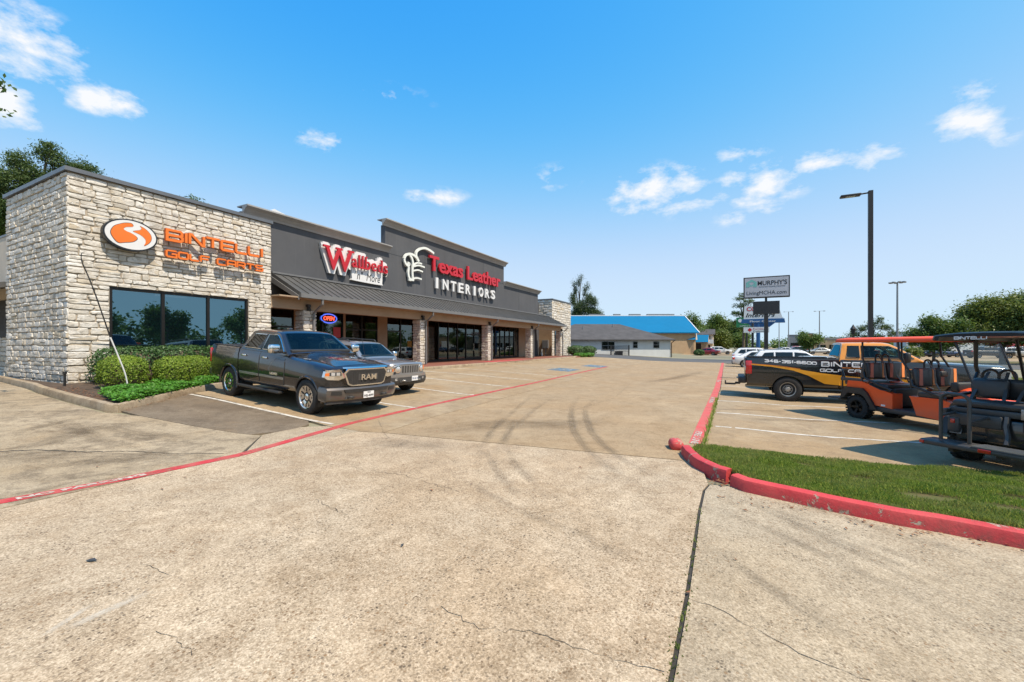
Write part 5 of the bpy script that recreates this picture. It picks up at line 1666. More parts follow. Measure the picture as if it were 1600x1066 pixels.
# ---------------------------------------------------------------- charcoal crew-cab pickup
def make_ram():
    t = thing('pickup_truck', 'charcoal crew cab pickup with chrome grille parked beside the round shrubs', 'pickup truck', (-10.86, 7.93, .252), (0, R(3.25), R(-4.2)))
    st = [(2.72, .93, .42, 1.13), (2.65, .97, .42, 1.17), (2.42, 1.0, .42, 1.20), (1.835, 1.03, .44, 1.26), (1.2, 1.03, .46, 1.31), (.95, 1.03, .46, 1.36), (.4, 1.03, .46, 1.40), (-1.34, 1.03, .46, 1.42)]
    gh = [(1.02, 1.37), (.92, 1.44), (.34, 1.86), (.22, 1.91), (.05, 1.935), (-.9, 1.935), (-1.05, 1.90), (-1.32, 1.42)]
    c = Car(t, st, gh, 1.40, .985, .77, 1.03, .17, .0, .05, MT['rampaint'], 2.72, -1.34)
    A = [(1.835, .475, .42), (-1.835, .475, .42)]
    link_mesh('body', c.body_mesh(-1.32, 2.72, [A[0]]), t)
    # bed: U section with rails
    W = 1.03
    def ring(x, k=1.0):
        L = [(.93 * W, .50), (.975 * W, .56), (1.0 * W, .90), (.995 * W, 1.22), (.965 * W, 1.40), (.93 * W, 1.435), (.83 * W, 1.435), (.80 * W, 1.39), (.79 * W, .88)]
        return [(x, y * k, z) for y, z in L] + [(x, -y * k, z) for y, z in L[::-1]]
    m = MB(); m.loft([ring(-1.36), ring(-1.9), ring(-2.5), ring(-2.86), ring(-2.92, .985)], True)
    me = m.mesh('bed', MT['rampaint'], smooth=35); cut = MB()
    for sg in (-1, 1): cut.cyl((-1.835, sg * .62, .42), (-1.835, sg * 1.3, .42), .475, n=28)
    me = boolean_cut(me, cut.mesh('c', MT['rampaint'])); me.set_sharp_from_angle(angle=R(32)); link_mesh('bed', me, t)
    m = MB(); m.bx(-2.86, -1.4, -.80, .80, .885, .90); m.build('bed_liner', MT['black'], t)
    m = MB(); m.bbox((-2.95, 0, 1.0), (.06, 1.9, .86), .02); tg = m.build('tailgate', MT['rampaint'], t, smooth=40)
    for sg in (-1, 1):
        m = MB(); m.bbox((-2.92, sg * .95, 1.12), (.12, .17, .42), .03); m.build('tail_light', MT['redlens'], t, smooth=40)
        m = MB(); m.bx(-2.86, -1.38, sg * .80, sg * .97, 1.436, 1.446); m.build('rail_cap', MT['black'], t)
    m = MB(); m.bbox((-3.02, 0, .62), (.22, 1.96, .22), .05); m.build('rear_bumper', MT['rampaint2'], t, smooth=40)
    c.liners(A)
    c.flare([A[0]], MT['rampaint'], .036)
    for sg in (-1, 1):
        P = [(-1.835 + .49 * math.cos(R(a)), sg * 1.02, .42 + .49 * math.sin(R(a))) for a in range(-12, 193, 11)]
        m = MB(); m.tube(P, .036, 6); m.build('wheel_arch', MT['rampaint'], t, smooth=50)
    W1 = [(-1.10, 1.455), (-.30, 1.445), (-.30, 1.835), (-.82, 1.835), (-.92, 1.79)]; W2 = [(-.20, 1.445), (.80, 1.43), (.42, 1.72), (.24, 1.82), (.16, 1.835), (-.20, 1.835)]
    c.cab(MT['rampaint'], hollow=[W1, W2, (.95, .33, .86), (-1.28, -1.08, .80)])
    c.screen(.975, .30, MT['screenglass'], 'windscreen', .89)
    c.screen(-1.29, -1.06, MT['tintglass'], 'rear_window', .86)
    c.cockpit(.80, (.02, -.85), 1.42)
    c.side_glass([(-1.10, 1.455), (-.30, 1.445), (-.30, 1.835), (-.82, 1.835), (-.92, 1.79)], MT['tintglass'], trim=MT['chrome'], tr=.014)
    c.side_glass([(-.20, 1.445), (.80, 1.43), (.42, 1.72), (.24, 1.82), (.16, 1.835), (-.20, 1.835)], MT['screenglass'], trim=MT['chrome'], tr=.014)
    for poly, hx in (([(-.24, .60), (.86, .60), (.92, 1.0), (.90, 1.36), (-.24, 1.375)], -.08), ([(-1.26, .60), (-.27, .60), (-.27, 1.375), (-1.26, 1.385), (-1.22, 1.0)], -1.12)):
        for sg, d in zip((-1, 1), c.panel(poly, MT['rampaint'], 'door', .010)):
            m = MB(); m.bbox((hx + .1, sg * (c.side(hx, 1.24) + .028), 1.24), (.24, .04, .05), .015); m.build('door_handle', MT['chrome'], d, smooth=50)
            x0, x1 = min(p[0] for p in poly) + .01, max(p[0] for p in poly) - .04
            m = MB(); m.prism([(x0, .735), (x1, .735), (x1, .79), (x0, .79)], lambda u, v, w: (u, sg * (c.side(u, v) + .004 + w), v), .022); m.build('moulding', MT['alloy'] if False else MT['steelrim'], d)
    for sg in (-1, 1):
        fr = lambda u, v, w=0, sg=sg: Vector(((.60 if sg > 0 else .20) - sg * u if sg > 0 else .20 + u, sg * (c.side(.4, .9) + .008 + w), .85 + v))
        fit = text_mb('LARAMIE', .085, .008, (lambda u, v, w=0, sg=sg: Vector((.28 + u if sg < 0 else .72 - u, sg * (c.side(.4, .87) + .009 + w), .83 + v))), .004)
        fit.build('badge', MT['chrome'], t)
        m = MB(); m.bbox((-.28, sg * 1.0, .40), (2.1, .16, .07), .03); m.build('running_board', MT['black'], t, smooth=40)
        c.mirror_cap(.70, 1.46, sg, MT['chrome'], (.15, .27, .22))
        # bonnet vent badge
        m = text_mb('HEMI', .13, .01, (lambda u, v, w=0, sg=sg: Vector((1.62 - v * .2 + (u - .18) * (-.9 if sg > 0 else .9) * 1.0, sg * (.87 - v * .5), c.top(1.5, .87 - v * .5) + .012 + w))), .006)
        m.build('bonnet_badge', MT['lens'], t)
    # bonnet with raised centre
    m = MB(); xs = [1.08 + i * .152 for i in range(11)]; ys = [-.74 + i * .148 for i in range(11)]
    def hz(x, y): return c.top(x, y) + .006 + .038 * max(0, 1 - (abs(y) / .52) ** 6) * min(1, (2.61 - x) / .3)
    m.grid(lambda x, y: (x, y, hz(x, y)), xs, ys); c.part(m, 'bonnet', MT['rampaint'], None, 35)
    for sg in (-1, 1):
        m = MB(); m.tube([(x, sg * .765, c.top(x, .765) + .002) for x in xs], .008, 5); c.part(m, 'bonnet_gap', MT['insidedark'], None, None)
    m = MB(); m.bx(.98, 1.10, -.85, .85, 1.36, 1.392); c.part(m, 'cowl', MT['black'], None, None)
    for y in (.15, -.5):
        m = MB(); m.tube([(1.06, y, 1.40), (.96, y + .25, 1.435), (.93, y + .45, 1.455)], .010, 5); m.build('wiper', MT['black'], t)
    # nose
    X = 2.72
    out = [(-.56, 1.15), (.56, 1.15), (.65, 1.05), (.55, .775), (.46, .735), (-.46, .735), (-.55, .775), (-.65, 1.05)]
    m0 = c.front(out, MT['chrome'], 'grille_surround', X - .03, .10, None, 30)
    inn = [(a * .93, lerp(.945, b, .86)) for a, b in out]
    g = c.front(inn, MT['black'], 'grille', X + .072, .012, None, None)
    m = MB()
    for i in range(6): m.bx(X + .083, X + .092, -.50, .50, .80 + i * .05, .81 + i * .05)
    for i in range(24): m.bx(X + .083, X + .089, -.50 + i * .0435, -.492 + i * .0435, .80, 1.06)
    c.part(m, 'grille_bars', MT['satin'], g, None)
    m = MB(); m.prism([(-.30, .865), (.30, .865), (.30, 1.02), (-.30, 1.02)], lambda u, v, w: (X + .086 + w, u, v), .008); c.part(m, 'badge_plate', MT['satin'], g, None)
    m = text_mb('RAM', .19, .02, lambda u, v, w=0: Vector((X + .096 + w, (u - .25) * 1.22, .878 + v)), .004, sx=1.0)
    us = [p[1] for p in m.v]; cen = (max(us) + min(us)) / 2
    m.v = [(p[0], p[1] - cen, p[2]) for p in m.v]
    c.part(m, 'badge', MT['chrome'], t, None)
    m = MB(); m.grid(lambda y, z: (X + .02 + .03 * (1 - z), y, 1.155 + .035 * z), [-.66 + i * .12 for i in range(12)], [0, .5, 1]); c.part(m, 'bonnet_trim', MT['chrome'], t, 60)
    for sg in (-1, 1):
        S = lambda P: [(sg * a, b) for a, b in P]
        hl = c.front(S([(.655, 1.06), (.69, 1.12), (1.02, 1.095), (1.05, .96), (.98, .90), (.74, .88), (.60, .93)]), MT['chrome'], 'headlight', X - .10, .115, None, 30)
        c.front(S([(.69, 1.08), (.94, 1.07), (.94, .985), (.67, .985)]), MT['insidedark'], 'lamp_bowl', X + .012, .008, hl)
        for yy in (.755, .87): c.front(S([(yy - .04, 1.065), (yy + .04, 1.065), (yy + .04, .995), (yy - .04, .995)]), MT['lens'], 'lens', X + .019, .010, hl)
        c.front(S([(.95, 1.06), (1.03, 1.05), (1.04, .99), (.95, .985)]), MT['amber'], 'indicator', X + .013, .010, hl)
        c.front(S([(.72, 1.14), (1.0, 1.12), (1.0, 1.10), (.72, 1.12)]), MT['chrome'], 'headlight_trim', X - .06, .085, hl)
    # bumper
    m = MB(); rings = []
    for y in [-1.04, -1.02, -.8, -.5, -.2, 0, .2, .5, .8, 1.02, 1.04]:
        k = .06 if abs(y) > 1.03 else 0
        P = [(X - .30, .40 + k), (X + .02, .38 + k), (X + .075, .43 + k), (X + .105, .54), (X + .10, .66 - k * .4), (X + .06, .705 - k), (X - .30, .715 - k)]
        rings.append([(a, y, b) for a, b in P])
    m.loft(rings, True); bp = c.part(m, 'bumper', MT['rampaint2'], None, 30)
    c.front([(-.62, .585), (.62, .585), (.66, .665), (-.66, .665)], MT['black'], 'lower_intake', X + .098, .024, bp)
    c.front([(-1.0, .33), (1.0, .33), (.98, .41), (-.98, .41)], MT['jeepdark'], 'valance', X - .05, .08, bp)
    for sg in (-1, 1):
        f_ = c.front([(sg * .70, .545), (sg * .95, .55), (sg * .93, .635), (sg * .72, .63)], MT['black'], 'fog_lamp', X + .095, .018, bp)
        c.front([(sg * .75, .565), (sg * .85, .565), (sg * .85, .615), (sg * .75, .615)], MT['lens'], 'lens', X + .112, .01, f_) if False else None
        m = MB(); m.tube([(X + .08, sg * .56, .47), (X + .17, sg * .55, .485), (X + .18, sg * .50, .485), (X + .17, sg * .45, .485), (X + .08, sg * .44, .47)], .022, 6); c.part(m, 'tow_hook', MT['black'], bp, 60)
        c.front([(sg * .40, .435), (sg * .62, .435), (sg * .60, .51), (sg * .42, .51)], MT['insidedark'], 'hook_recess', X + .085, .012, bp)
    pl = c.front([(-.155, .43), (.155, .43), (.155, .59), (-.155, .59)], MT['plate'], 'licence_plate', X + .112, .012)
    for tx, sz, zz in (('TEXAS', .035, .552), ('HSJ-4099', .075, .462)):
        m = text_mb(tx, sz, .003, lambda u, v, w=0, zz=zz: Vector((X + .1245 + w, u, zz + v)), .001)
        us = [p[1] for p in m.v]; cc = (max(us) + min(us)) / 2; m.v = [(a, b - cc, d) for a, b, d in m.v]
        c.part(m, 'plate_text', MT['ink'], pl, None)
    m = MB(); m.bbox((-.62, 0, 1.985), (.22, .06, .06), .025); m.build('roof_antenna', MT['rampaint'], t, smooth=60)
    # through the screen: wheel and seats read as dark shapes on the glass, so only a sticker and the wheel rim are seen
    m = MB(); m.bx(.30, .33, .1, .2, 1.865, 1.895); 
    for x, y in ((1.835, .89), (1.835, -.89), (-1.835, .89), (-1.835, -.89)): add_wheel(t, x, y, .42, .28, .275, 'spoke6')
    m = MB(); m.bx(-2.86, 2.4, -.45, .45, .36, .50); m.build('chassis', MT['insidedark'], t)
    return t
make_ram()

# ---------------------------------------------------------------- boxy grey SUV beside it
def make_patriot():
    t = thing('suv', 'silver-grey boxy suv with slotted grille and round headlights beside the charcoal pickup', 'suv', (-11.62, 10.86, .312), (0, R(3.3), 0))
    st = [(2.15, .80, .38, .98), (2.10, .85, .36, 1.02), (1.85, .885, .34, 1.04), (1.32, .89, .34, 1.07), (.9, .89, .34, 1.10), (.4, .89, .34, 1.13), (-1.8, .89, .34, 1.13), (-2.15, .875, .36, 1.12), (-2.24, .85, .40, 1.08)]
    gh = [(.86, 1.10), (.78, 1.16), (.28, 1.54), (.18, 1.59), (0, 1.615), (-1.9, 1.61), (-2.0, 1.59), (-2.20, 1.13)]
    c = Car(t, st, gh, 1.12, .845, .66, .89, .12, .08, .035, MT['jeeppaint'])
    A = [(1.32, .375, .34), (-1.32, .375, .34)]
    link_mesh('body', c.body_mesh(-2.24, 2.15, A), t); c.liners(A); c.flare(A, MT['jeeppaint'], .04, out=.012)
    WJ = ([(.66, 1.16), (.30, 1.48), (-.28, 1.51), (-.28, 1.16)], [(-.36, 1.16), (-.36, 1.51), (-1.15, 1.51), (-1.15, 1.16)], [(-1.23, 1.16), (-1.23, 1.51), (-1.85, 1.50), (-1.95, 1.18)])
    c.cab(MT['jeeppaint'], hollow=list(WJ) + [(.79, .28, .85)]); c.screen(.82, .25, MT['screenglass'], 'windscreen', .88); c.screen(-2.17, -2.0, MT['carglass'], 'rear_window', .85)
    c.cockpit(.60, (-.15, -.95), 1.14)
    for P in ([(.66, 1.16), (.30, 1.48), (-.28, 1.51), (-.28, 1.16)], [(-.36, 1.16), (-.36, 1.51), (-1.15, 1.51), (-1.15, 1.16)], [(-1.23, 1.16), (-1.23, 1.51), (-1.85, 1.50), (-1.95, 1.18)]):
        c.side_glass(P, MT['screenglass'], trim=MT['black'], tr=.012)
    for P in ([(.72, .48), (.80, 1.06), (-.32, 1.09), (-.32, .48)], [(-.35, .48), (-.35, 1.09), (-1.18, 1.09), (-.98, .75), (-.90, .48)]):
        for sg, d in zip((-1, 1), c.panel(P, MT['jeeppaint'], 'door')):
            m = MB(); m.bbox((P[2][0] + .14 if P[0][0] > 0 else -1.02, sg * (c.side(-.2, .98) + .02), .985), (.18, .035, .04), .012); m.build('door_handle', MT['jeeppaint'], d)
    for sg in (-1, 1):
        c.mirror_cap(.50, 1.17, sg, MT['chrome'], (.13, .2, .17))
        m = MB(); m.tube([(.0, sg * .60, 1.62), (-.08, sg * .60, 1.685), (-1.75, sg * .60, 1.685), (-1.85, sg * .60, 1.61)], .022, 6); m.build('roof_rail', MT['black'], t)
    X = 2.15
    gr = c.front([(-.62, .70), (.62, .70), (.64, .99), (-.64, .99)], MT['jeeppaint'], 'grille', X - .02, .05, None, None)
    for i in range(7):
        y = (i - 3) * .115
        c.front([(y - .036, .735), (y + .036, .735), (y + .036, .96), (y - .036, .96)], MT['insidedark'], 'grille_slot', X + .027, .008, gr)
    for sg in (-1, 1):
        m = MB(); m.lathe([(X - .08, .125), (X + .05, .125), (X + .055, .105)], 'X', 20, (0, sg * .56, .865)); hl = c.part(m, 'headlight', MT['chrome'], None, 40)
        m = MB(); m.lathe([(X + .035, .105), (X + .065, .07), (X + .072, 0)], 'X', 18, (0, sg * .56, .865)); c.part(m, 'lens', MT['lens'], hl, 60)
        c.front([(sg * .72, .80), (sg * .83, .81), (sg * .83, .93), (sg * .72, .94)], MT['amber'], 'indicator', X - .03, .04)
        c.front([(sg * .60, .50), (sg * .68, .50), (sg * .68, .57), (sg * .60, .57)], MT['lens'], 'fog_lamp', X + .075, .012)
        m = MB(); m.tube([(X + .07, sg * .33, .47), (X + .14, sg * .33, .50), (X + .13, sg * .40, .50), (X + .06, sg * .40, .47)], .02, 6); c.part(m, 'tow_hook', MT['steelrim'], None, 60)
    m = MB(); rings = []
    for y in [-.89, -.86, -.6, -.3, 0, .3, .6, .86, .89]:
        k = .05 if abs(y) > .87 else 0
        rings.append([(a, y, b) for a, b in [(X - .3, .36 + k), (X + .02, .34 + k), (X + .07, .42), (X + .09, .54), (X + .06, .66 - k), (X - .3, .70 - k)]])
    m.loft(rings, True); bp = c.part(m, 'bumper', MT['jeepdark'], None, 30)
    c.front([(-.82, .60), (.82, .60), (.84, .70), (-.84, .70)], MT['jeeppaint'], 'bumper_top', X + .02, .055, bp)
    c.front([(-.5, .44), (.5, .44), (.54, .55), (-.54, .55)], MT['insidedark'], 'lower_intake', X + .075, .015, bp)
    pl = c.front([(-.0, .47), (.31, .47), (.31, .625), (-.0, .625)], MT['plate'], 'licence_plate', X + .10, .012)
    m = text_mb('TX 4C 19', .07, .003, lambda u, v, w=0: Vector((X + .114 + w, .015 + u, .52 + v)), .001); c.part(m, 'plate_text', MT['signblue'], pl, None)
    m = MB(); m.tube([(.95, -.78, 1.10), (.80, -.80, 1.75)], .006, 5); m.build('aerial', MT['black'], t)
    for x, y in ((1.32, .77), (1.32, -.77), (-1.32, .77), (-1.32, -.77)): add_wheel(t, x, y, .34, .22, .225, 'five')
make_patriot()

# ---------------------------------------------------------------- black and yellow work truck
def make_truck():
    t = thing('pickup_truck', 'black pickup with orange-yellow cab and golf cart lettering along its side', 'pickup truck', (3.55, 17.98, -.085), (0, 0, 0))
    st = [(3.40, .93, .46, 1.22), (3.30, .98, .46, 1.27), (2.95, 1.0, .48, 1.29), (2.40, 1.02, .50, 1.32), (1.65, 1.02, .52, 1.36), (1.35, 1.02, .52, 1.41), (.85, 1.02, .52, 1.44), (-.53, 1.02, .52, 1.46)]
    gh = [(1.50, 1.40), (1.40, 1.48), (.87, 1.86), (.75, 1.925), (.55, 1.965), (-.35, 1.965), (-.45, 1.94), (-.55, 1.44)]
    c = Car(t, st, gh, 1.44, .97, .78, 1.02, .15, 0, .05, MT['blackpaint'], 3.40, -.53)
    A = [(2.40, .46, .41), (-1.95, .46, .41)]
    link_mesh('body', c.body_mesh(-.53, 3.40, [A[0]]), t)
    W = 1.02
    def bs(z):
        L = [(.50, .93), (.56, .975), (.92, 1.0), (1.30, .995), (1.44, .97)]
        return W * interp(z, L)[0]
    def ring(x, k=1.0):
        L = [(.93 * W, .52), (.975 * W, .58), (1.0 * W, .92), (.995 * W, 1.30), (.97 * W, 1.44), (.94 * W, 1.465), (.84 * W, 1.465), (.81 * W, 1.42), (.80 * W, .90)]
        return [(x, y * k, z) for y, z in L] + [(x, -y * k, z) for y, z in L[::-1]]
    m = MB(); m.loft([ring(-.58), ring(-1.2), ring(-1.9), ring(-2.6), ring(-3.10), ring(-3.16, .985)], True)
    me = m.mesh('bed', MT['blackpaint'], smooth=35); cut = MB()
    for sg in (-1, 1): cut.cyl((-1.95, sg * .62, .41), (-1.95, sg * 1.3, .41), .46, n=28)
    me = boolean_cut(me, cut.mesh('c', MT['blackpaint'])); me.set_sharp_from_angle(angle=R(32)); link_mesh('bed', me, t)
    m = MB(); m.bx(-3.1, -.60, -.81, .81, .905, .92); m.build('bed_liner', MT['black'], t)
    m = MB(); m.bbox((-3.19, 0, 1.02), (.06, 1.86, .88), .02); m.build('tailgate', MT['blackpaint'], t, smooth=40)
    for sg in (-1, 1):
        m = MB(); m.bbox((-3.10, sg * .955, 1.13), (.20, .16, .46), .03); tl_ = m.build('tail_light', MT['redlens'], t, smooth=40)
        m = MB(); m.bbox((-3.17, sg * .955, 1.10), (.09, .13, .16), .02); m.build('reversing_lens', MT['lens'], tl_, smooth=40)
        m = MB(); m.bx(-3.1, -.63, sg * .80, sg * .975, 1.466, 1.478); m.build('rail_cap', MT['black'], t)
        m = MB(); m.prism([(-3.22, .50), (-2.62, .50), (-2.55, .60), (-2.62, .66), (-3.22, .66)], lambda u, v, w: (u, sg * (.99 + w), v), .02) if False else None
    m = MB(); m.bbox((-3.30, 0, .68), (.24, 1.98, .22), .04); rb = m.build('rear_bumper', MT['black'], t, smooth=40)
    m = MB(); m.bx(-3.52, -3.35, -.05, .05, .46, .54); m.box((-3.68, 0, .46), (.36, .06, .06)); m.cyl((-3.84, 0, .46), (-3.84, 0, .58), .025); m.build('tow_bar', MT['black'], rb)
    m = MB(); m.cyl((-3.2, -.62, .47), (-2.2, -.62, .47), .04, n=10); m.build('tail_pipe', MT['steelrim'], t)
    c.liners(A)
    WT = [[(.03, 1.50), (1.27, 1.485), (.91, 1.76), (.71, 1.86), (.03, 1.87)]]
    c.cab(MT['yellowpaint'], hollow=WT + [(1.43, .86, .85)])
    c.cockpit(1.27, (.45,), 1.46)
    c.screen(1.46, .83, MT['screenglass'], 'windscreen', .88); c.screen(-.535, -.44, MT['carglass'], 'rear_window', .80)
    c.side_glass(WT[0], MT['screenglass'], trim=MT['black'], tr=.014)
    c.side_glass([(-.36, 1.51), (-.03, 1.50), (-.03, 1.87), (-.31, 1.87)], MT['carglass'], trim=MT['black'], tr=.014)
    for P in ([(-.03, .62), (1.33, .62), (1.41, 1.0), (1.37, 1.40), (-.03, 1.42)], [(-.49, .62), (-.07, .62), (-.07, 1.42), (-.49, 1.42)]):
        for sg, d in zip((-1, 1), c.panel(P, MT['blackpaint'], 'door')):
            m = MB(); m.bbox((P[0][0] + .16, sg * (c.side(0, 1.40) + .022), 1.40), (.18, .04, .035), .012); m.build('door_handle', MT['black'], d)
    # wrap graphics: yellow wave, lettering
    def sy(x, z): return bs(z) if x < -.555 else c.side(x, z) + .008
    top = [(-3.02, 1.245), (-2.4, 1.20), (-1.8, 1.12), (-1.0, .98), (-.3, .90), (.5, .86), (1.6, .84)]
    bot = [(1.6, .60), (.4, .60), (-.5, .60), (-.95, .64), (-1.4, .90), (-1.8, 1.05), (-2.4, 1.16), (-3.02, 1.215)]
    for sg in (-1, 1):
        mb = poly_patch(top + bot, lambda u, v, w: (u, sg * (sy(u, v) + .003 + w), v), .15, .012); mb.build('yellow_wave', MT['yellowvinyl'], t)
        mb = poly_patch([(-3.02, 1.262), (-2.2, 1.205), (-1.6, 1.115), (-1.6, 1.09), (-2.2, 1.185), (-3.02, 1.245)], lambda u, v, w: (u, sg * (sy(u, v) + .004 + w), v), .2, .005); mb.build('orange_stripe', MT['orangewrap'], t)
        def side_word(word, h, th, gap, x0, z0, sx, mat, nm, tilt=-.045):
            fr = lambda u, v, w=0: (lambda X_, Z_: Vector((X_, sg * (sy(X_, Z_) + .016 + w), Z_)))((x0 + u) if sg < 0 else (x0 + tot - u), z0 + v + tilt * u)
            tot = techno(word, h, th, gap, lambda u, v, w=0: Vector((u, v, w)), .004, sx)[1]
            ls, _ = techno(word, h, th, gap, fr, .004, sx)
            join_mb(ls).build(nm, mat, t)
        side_word('346-351-6600', .105, .028, .030, -2.62, 1.315, .95, MT['signwhite'], 'phone_number')
        side_word('BINTELLI', .165, .034, .045, -1.02, 1.20, 1.06, MT['signwhite'], 'lettering', -.01)
        side_word('GOLF CARTS', .105, .026, .03, -1.06, 1.03, 1.15, MT['signwhite'], 'lettering', -.01)
        m = MB(); m.prism([(-.50, 1.162), (1.2, 1.15), (1.2, 1.17), (-.50, 1.182)], lambda u, v, w: (u, sg * (sy(u, v) + .004 + w), v), .004); m.build('orange_stripe', MT['orangewrap'], t)
        m = MB(); m.bbox((1.07, sg * 1.12, 1.52), (.14, .22, .30), .05); m.build('wing_mirror', MT['black'], t, smooth=50)
    X = 3.40
    gr = c.front([(-.66, .78), (.66, .78), (.70, 1.18), (-.70, 1.18)], MT['blackpaint'], 'grille', X - .02, .08, None, None)
    for z in (.86, .96, 1.06): c.front([(-.6, z), (.6, z), (.6, z + .05), (-.6, z + .05)], MT['satin'], 'grille_bar', X + .058, .02, gr)
    for sg in (-1, 1):
        c.front([(sg * .70, .84), (sg * .97, .86), (sg * .97, 1.17), (sg * .70, 1.17)], MT['lens'], 'headlight', X - .04, .09)
    m = MB(); m.bbox((X + .04, 0, .62), (.22, 2.0, .26), .05); c.part(m, 'bumper', MT['black'], None, 40)
    for x, y in ((2.40, .87), (2.40, -.87), (-1.95, .87), (-1.95, -.87)): add_wheel(t, x, y, .41, .27, .235, 'steel')
    m = MB(); m.bx(-3.1, 3.0, -.45, .45, .42, .58); m.build('chassis', MT['insidedark'], t)
make_truck()

# ---------------------------------------------------------------- generic passenger cars for the rows behind
def make_car(kind, label, paint, loc, rz, cat, group=None, style='five', detail=True):
    t = thing({'suv': 'suv', 'sedan': 'sedan', 'pickup': 'pickup_truck'}[kind], label, cat, loc, (0, 0, rz), group)
    if kind == 'suv':
        st = [(2.30, .76, .40, .86), (2.22, .84, .34, .94), (1.9, .91, .32, .99), (1.4, .93, .30, 1.03), (.9, .93, .30, 1.06), (-1.8, .93, .32, 1.09), (-2.2, .90, .36, 1.09), (-2.33, .84, .42, 1.02)]
        gh = [(1.15, 1.03), (1.0, 1.12), (.30, 1.55), (.15, 1.61), (-.1, 1.64), (-1.5, 1.62), (-1.75, 1.58), (-2.20, 1.10)]
        belt, wb_, rw, r, ax = 1.07, .87, .64, .355, (1.38, -1.38)
        wins = ([(.85, 1.12), (.32, 1.47), (-.20, 1.52), (-.20, 1.12)], [(-.28, 1.12), (-.28, 1.52), (-1.05, 1.52), (-1.05, 1.13)], [(-1.13, 1.13), (-1.13, 1.52), (-1.55, 1.49), (-1.80, 1.16)])
    elif kind == 'pickup':
        st = [(2.7, .84, .42, 1.0), (2.6, .92, .40, 1.05), (2.2, .96, .40, 1.08), (1.5, .97, .40, 1.12), (.6, .97, .40, 1.15), (-2.4, .97, .42, 1.18), (-2.75, .95, .46, 1.18)]
        gh = [(1.0, 1.12), (.9, 1.2), (.4, 1.66), (.2, 1.74), (-.9, 1.74), (-1.02, 1.70), (-1.15, 1.16)]
        belt, wb_, rw, r, ax = 1.15, .91, .72, .39, (1.75, -1.75)
        wins = ([(.75, 1.2), (.38, 1.58), (-.2, 1.63), (-.2, 1.2)], [(-.28, 1.2), (-.28, 1.63), (-.85, 1.63), (-.95, 1.2)])
    else:
        st = [(2.35, .74, .36, .66), (2.25, .84, .30, .76), (1.9, .89, .28, .84), (1.4, .905, .27, .88), (.9, .91, .27, .92), (-1.4, .91, .28, .98), (-2.1, .88, .32, 1.0), (-2.38, .80, .40, .92)]
        gh = [(1.15, .90), (.95, 1.0), (.2, 1.36), (0, 1.41), (-.3, 1.43), (-.8, 1.41), (-1.05, 1.36), (-1.75, 1.0)]
        belt, wb_, rw, r, ax = .95, .85, .60, .33, (1.38, -1.38)
        wins = ([(.80, .995), (.20, 1.30), (-.18, 1.335), (-.18, .995)], [(-.26, .995), (-.26, 1.335), (-.85, 1.32), (-1.25, 1.02)])
    c = Car(t, st, gh, belt, wb_, rw, .93, .22, .14, .035, paint)
    A = [(a, r + .045, r) for a in ax]
    link_mesh('body', c.body_mesh(st[-1][0], st[0][0], A, 20), t)
    c.liners(A); c.cab(paint, n=14)
    f = [g for g in c.gh]
    c.screen(f[-1][0] - .05, f[-3][0] + .02 if kind != 'pickup' else f[-3][0], MT['carglass'], 'windscreen', .88)
    c.screen(f[0][0] + .03, f[2][0] - .02 if kind == 'sedan' else f[1][0] + .02, MT['carglass'], 'rear_window', .86)
    for P in wins: c.side_glass(P, MT['carglass'], trim=MT['chrome'] if detail else None, tr=.010)
    X = st[0][0]; XR = st[-1][0]; zt = st[0][3]; zr_ = st[-1][3]
    if kind == 'pickup':
        m = MB(); m.bx(-2.7, -1.2, -.82, .82, 1.15, 1.235); m.build('bed_cover', MT['black'], t)
    c.front([(-.45, zt - .30), (.45, zt - .30), (.5, zt - .06), (-.5, zt - .06)], MT['black'], 'grille', X - .01, .03)
    for sg in (-1, 1):
        c.front([(sg * .50, zt - .20), (sg * .80, zt - .14), (sg * .82, zt - .02), (sg * .52, zt - .05)], MT['lens'], 'headlight', X - .02, .04)
        m = MB(); m.bbox((XR + .10, sg * (st[-1][1] - .02), zr_ - .12), (.22, .18, .20), .04); c.part(m, 'tail_light', MT['redlens'], None, 50)
        c.mirror_cap(f[-1][0] - .30, belt + .06, sg, paint, (.11, .18, .13))
    m = MB(); m.bbox((XR + .03, 0, .44), (.12, 1.5, .20), .04); c.part(m, 'rear_bumper', MT['jeepdark'], None, 40)
    m = MB(); m.prism([(-.15, .0), (.15, .0), (.15, .13), (-.15, .13)], lambda u, v, w: (XR - .02 - w, u, .68 + v), .012); m.build('licence_plate', MT['plate'], t)
    for P in ([(.80, .45), (.86, belt - .10), (-.22, belt - .08), (-.22, .45)], [(-.25, .45), (-.25, belt - .08), (-1.1, belt - .08), (-.88, .68), (-.85, .45)]):
        c.panel(P, paint, 'door', .005, step=.3)
    if kind == 'suv':
        for sg in (-1, 1):
            m = MB(); m.tube([(.1, sg * .60, 1.60), (0, sg * .60, 1.675), (-1.5, sg * .60, 1.66), (-1.6, sg * .60, 1.59)], .018, 5); m.build('roof_rail', MT['steelrim'], t)
    for x in ax:
        for sg in (-1, 1): add_wheel(t, x, sg * .80, r, .21, r * .66, style)
    return t
make_car('sedan', 'silver sedan with its tail beyond the black and yellow pickup', MT['silverpaint'], (3.35, 21.6, -.08), R(2), 'sedan')
w1 = make_car('suv', 'white suv with dark windows parked two stalls beyond the yellow-cab pickup', MT['whitepaint'], (3.0, 27.4, -.08), R(1), 'suv')
w2 = make_car('sedan', 'white sedan parked between the two white suvs with red tail lamps', MT['whitepaint'], (2.15, 41.5, -.08), R(1), 'sedan')
w3 = copy_tree(w1); w3.location = (2.1, 47.0, -.08); w3['label'] = 'farthest white suv of the parking row nearest the pylon sign'
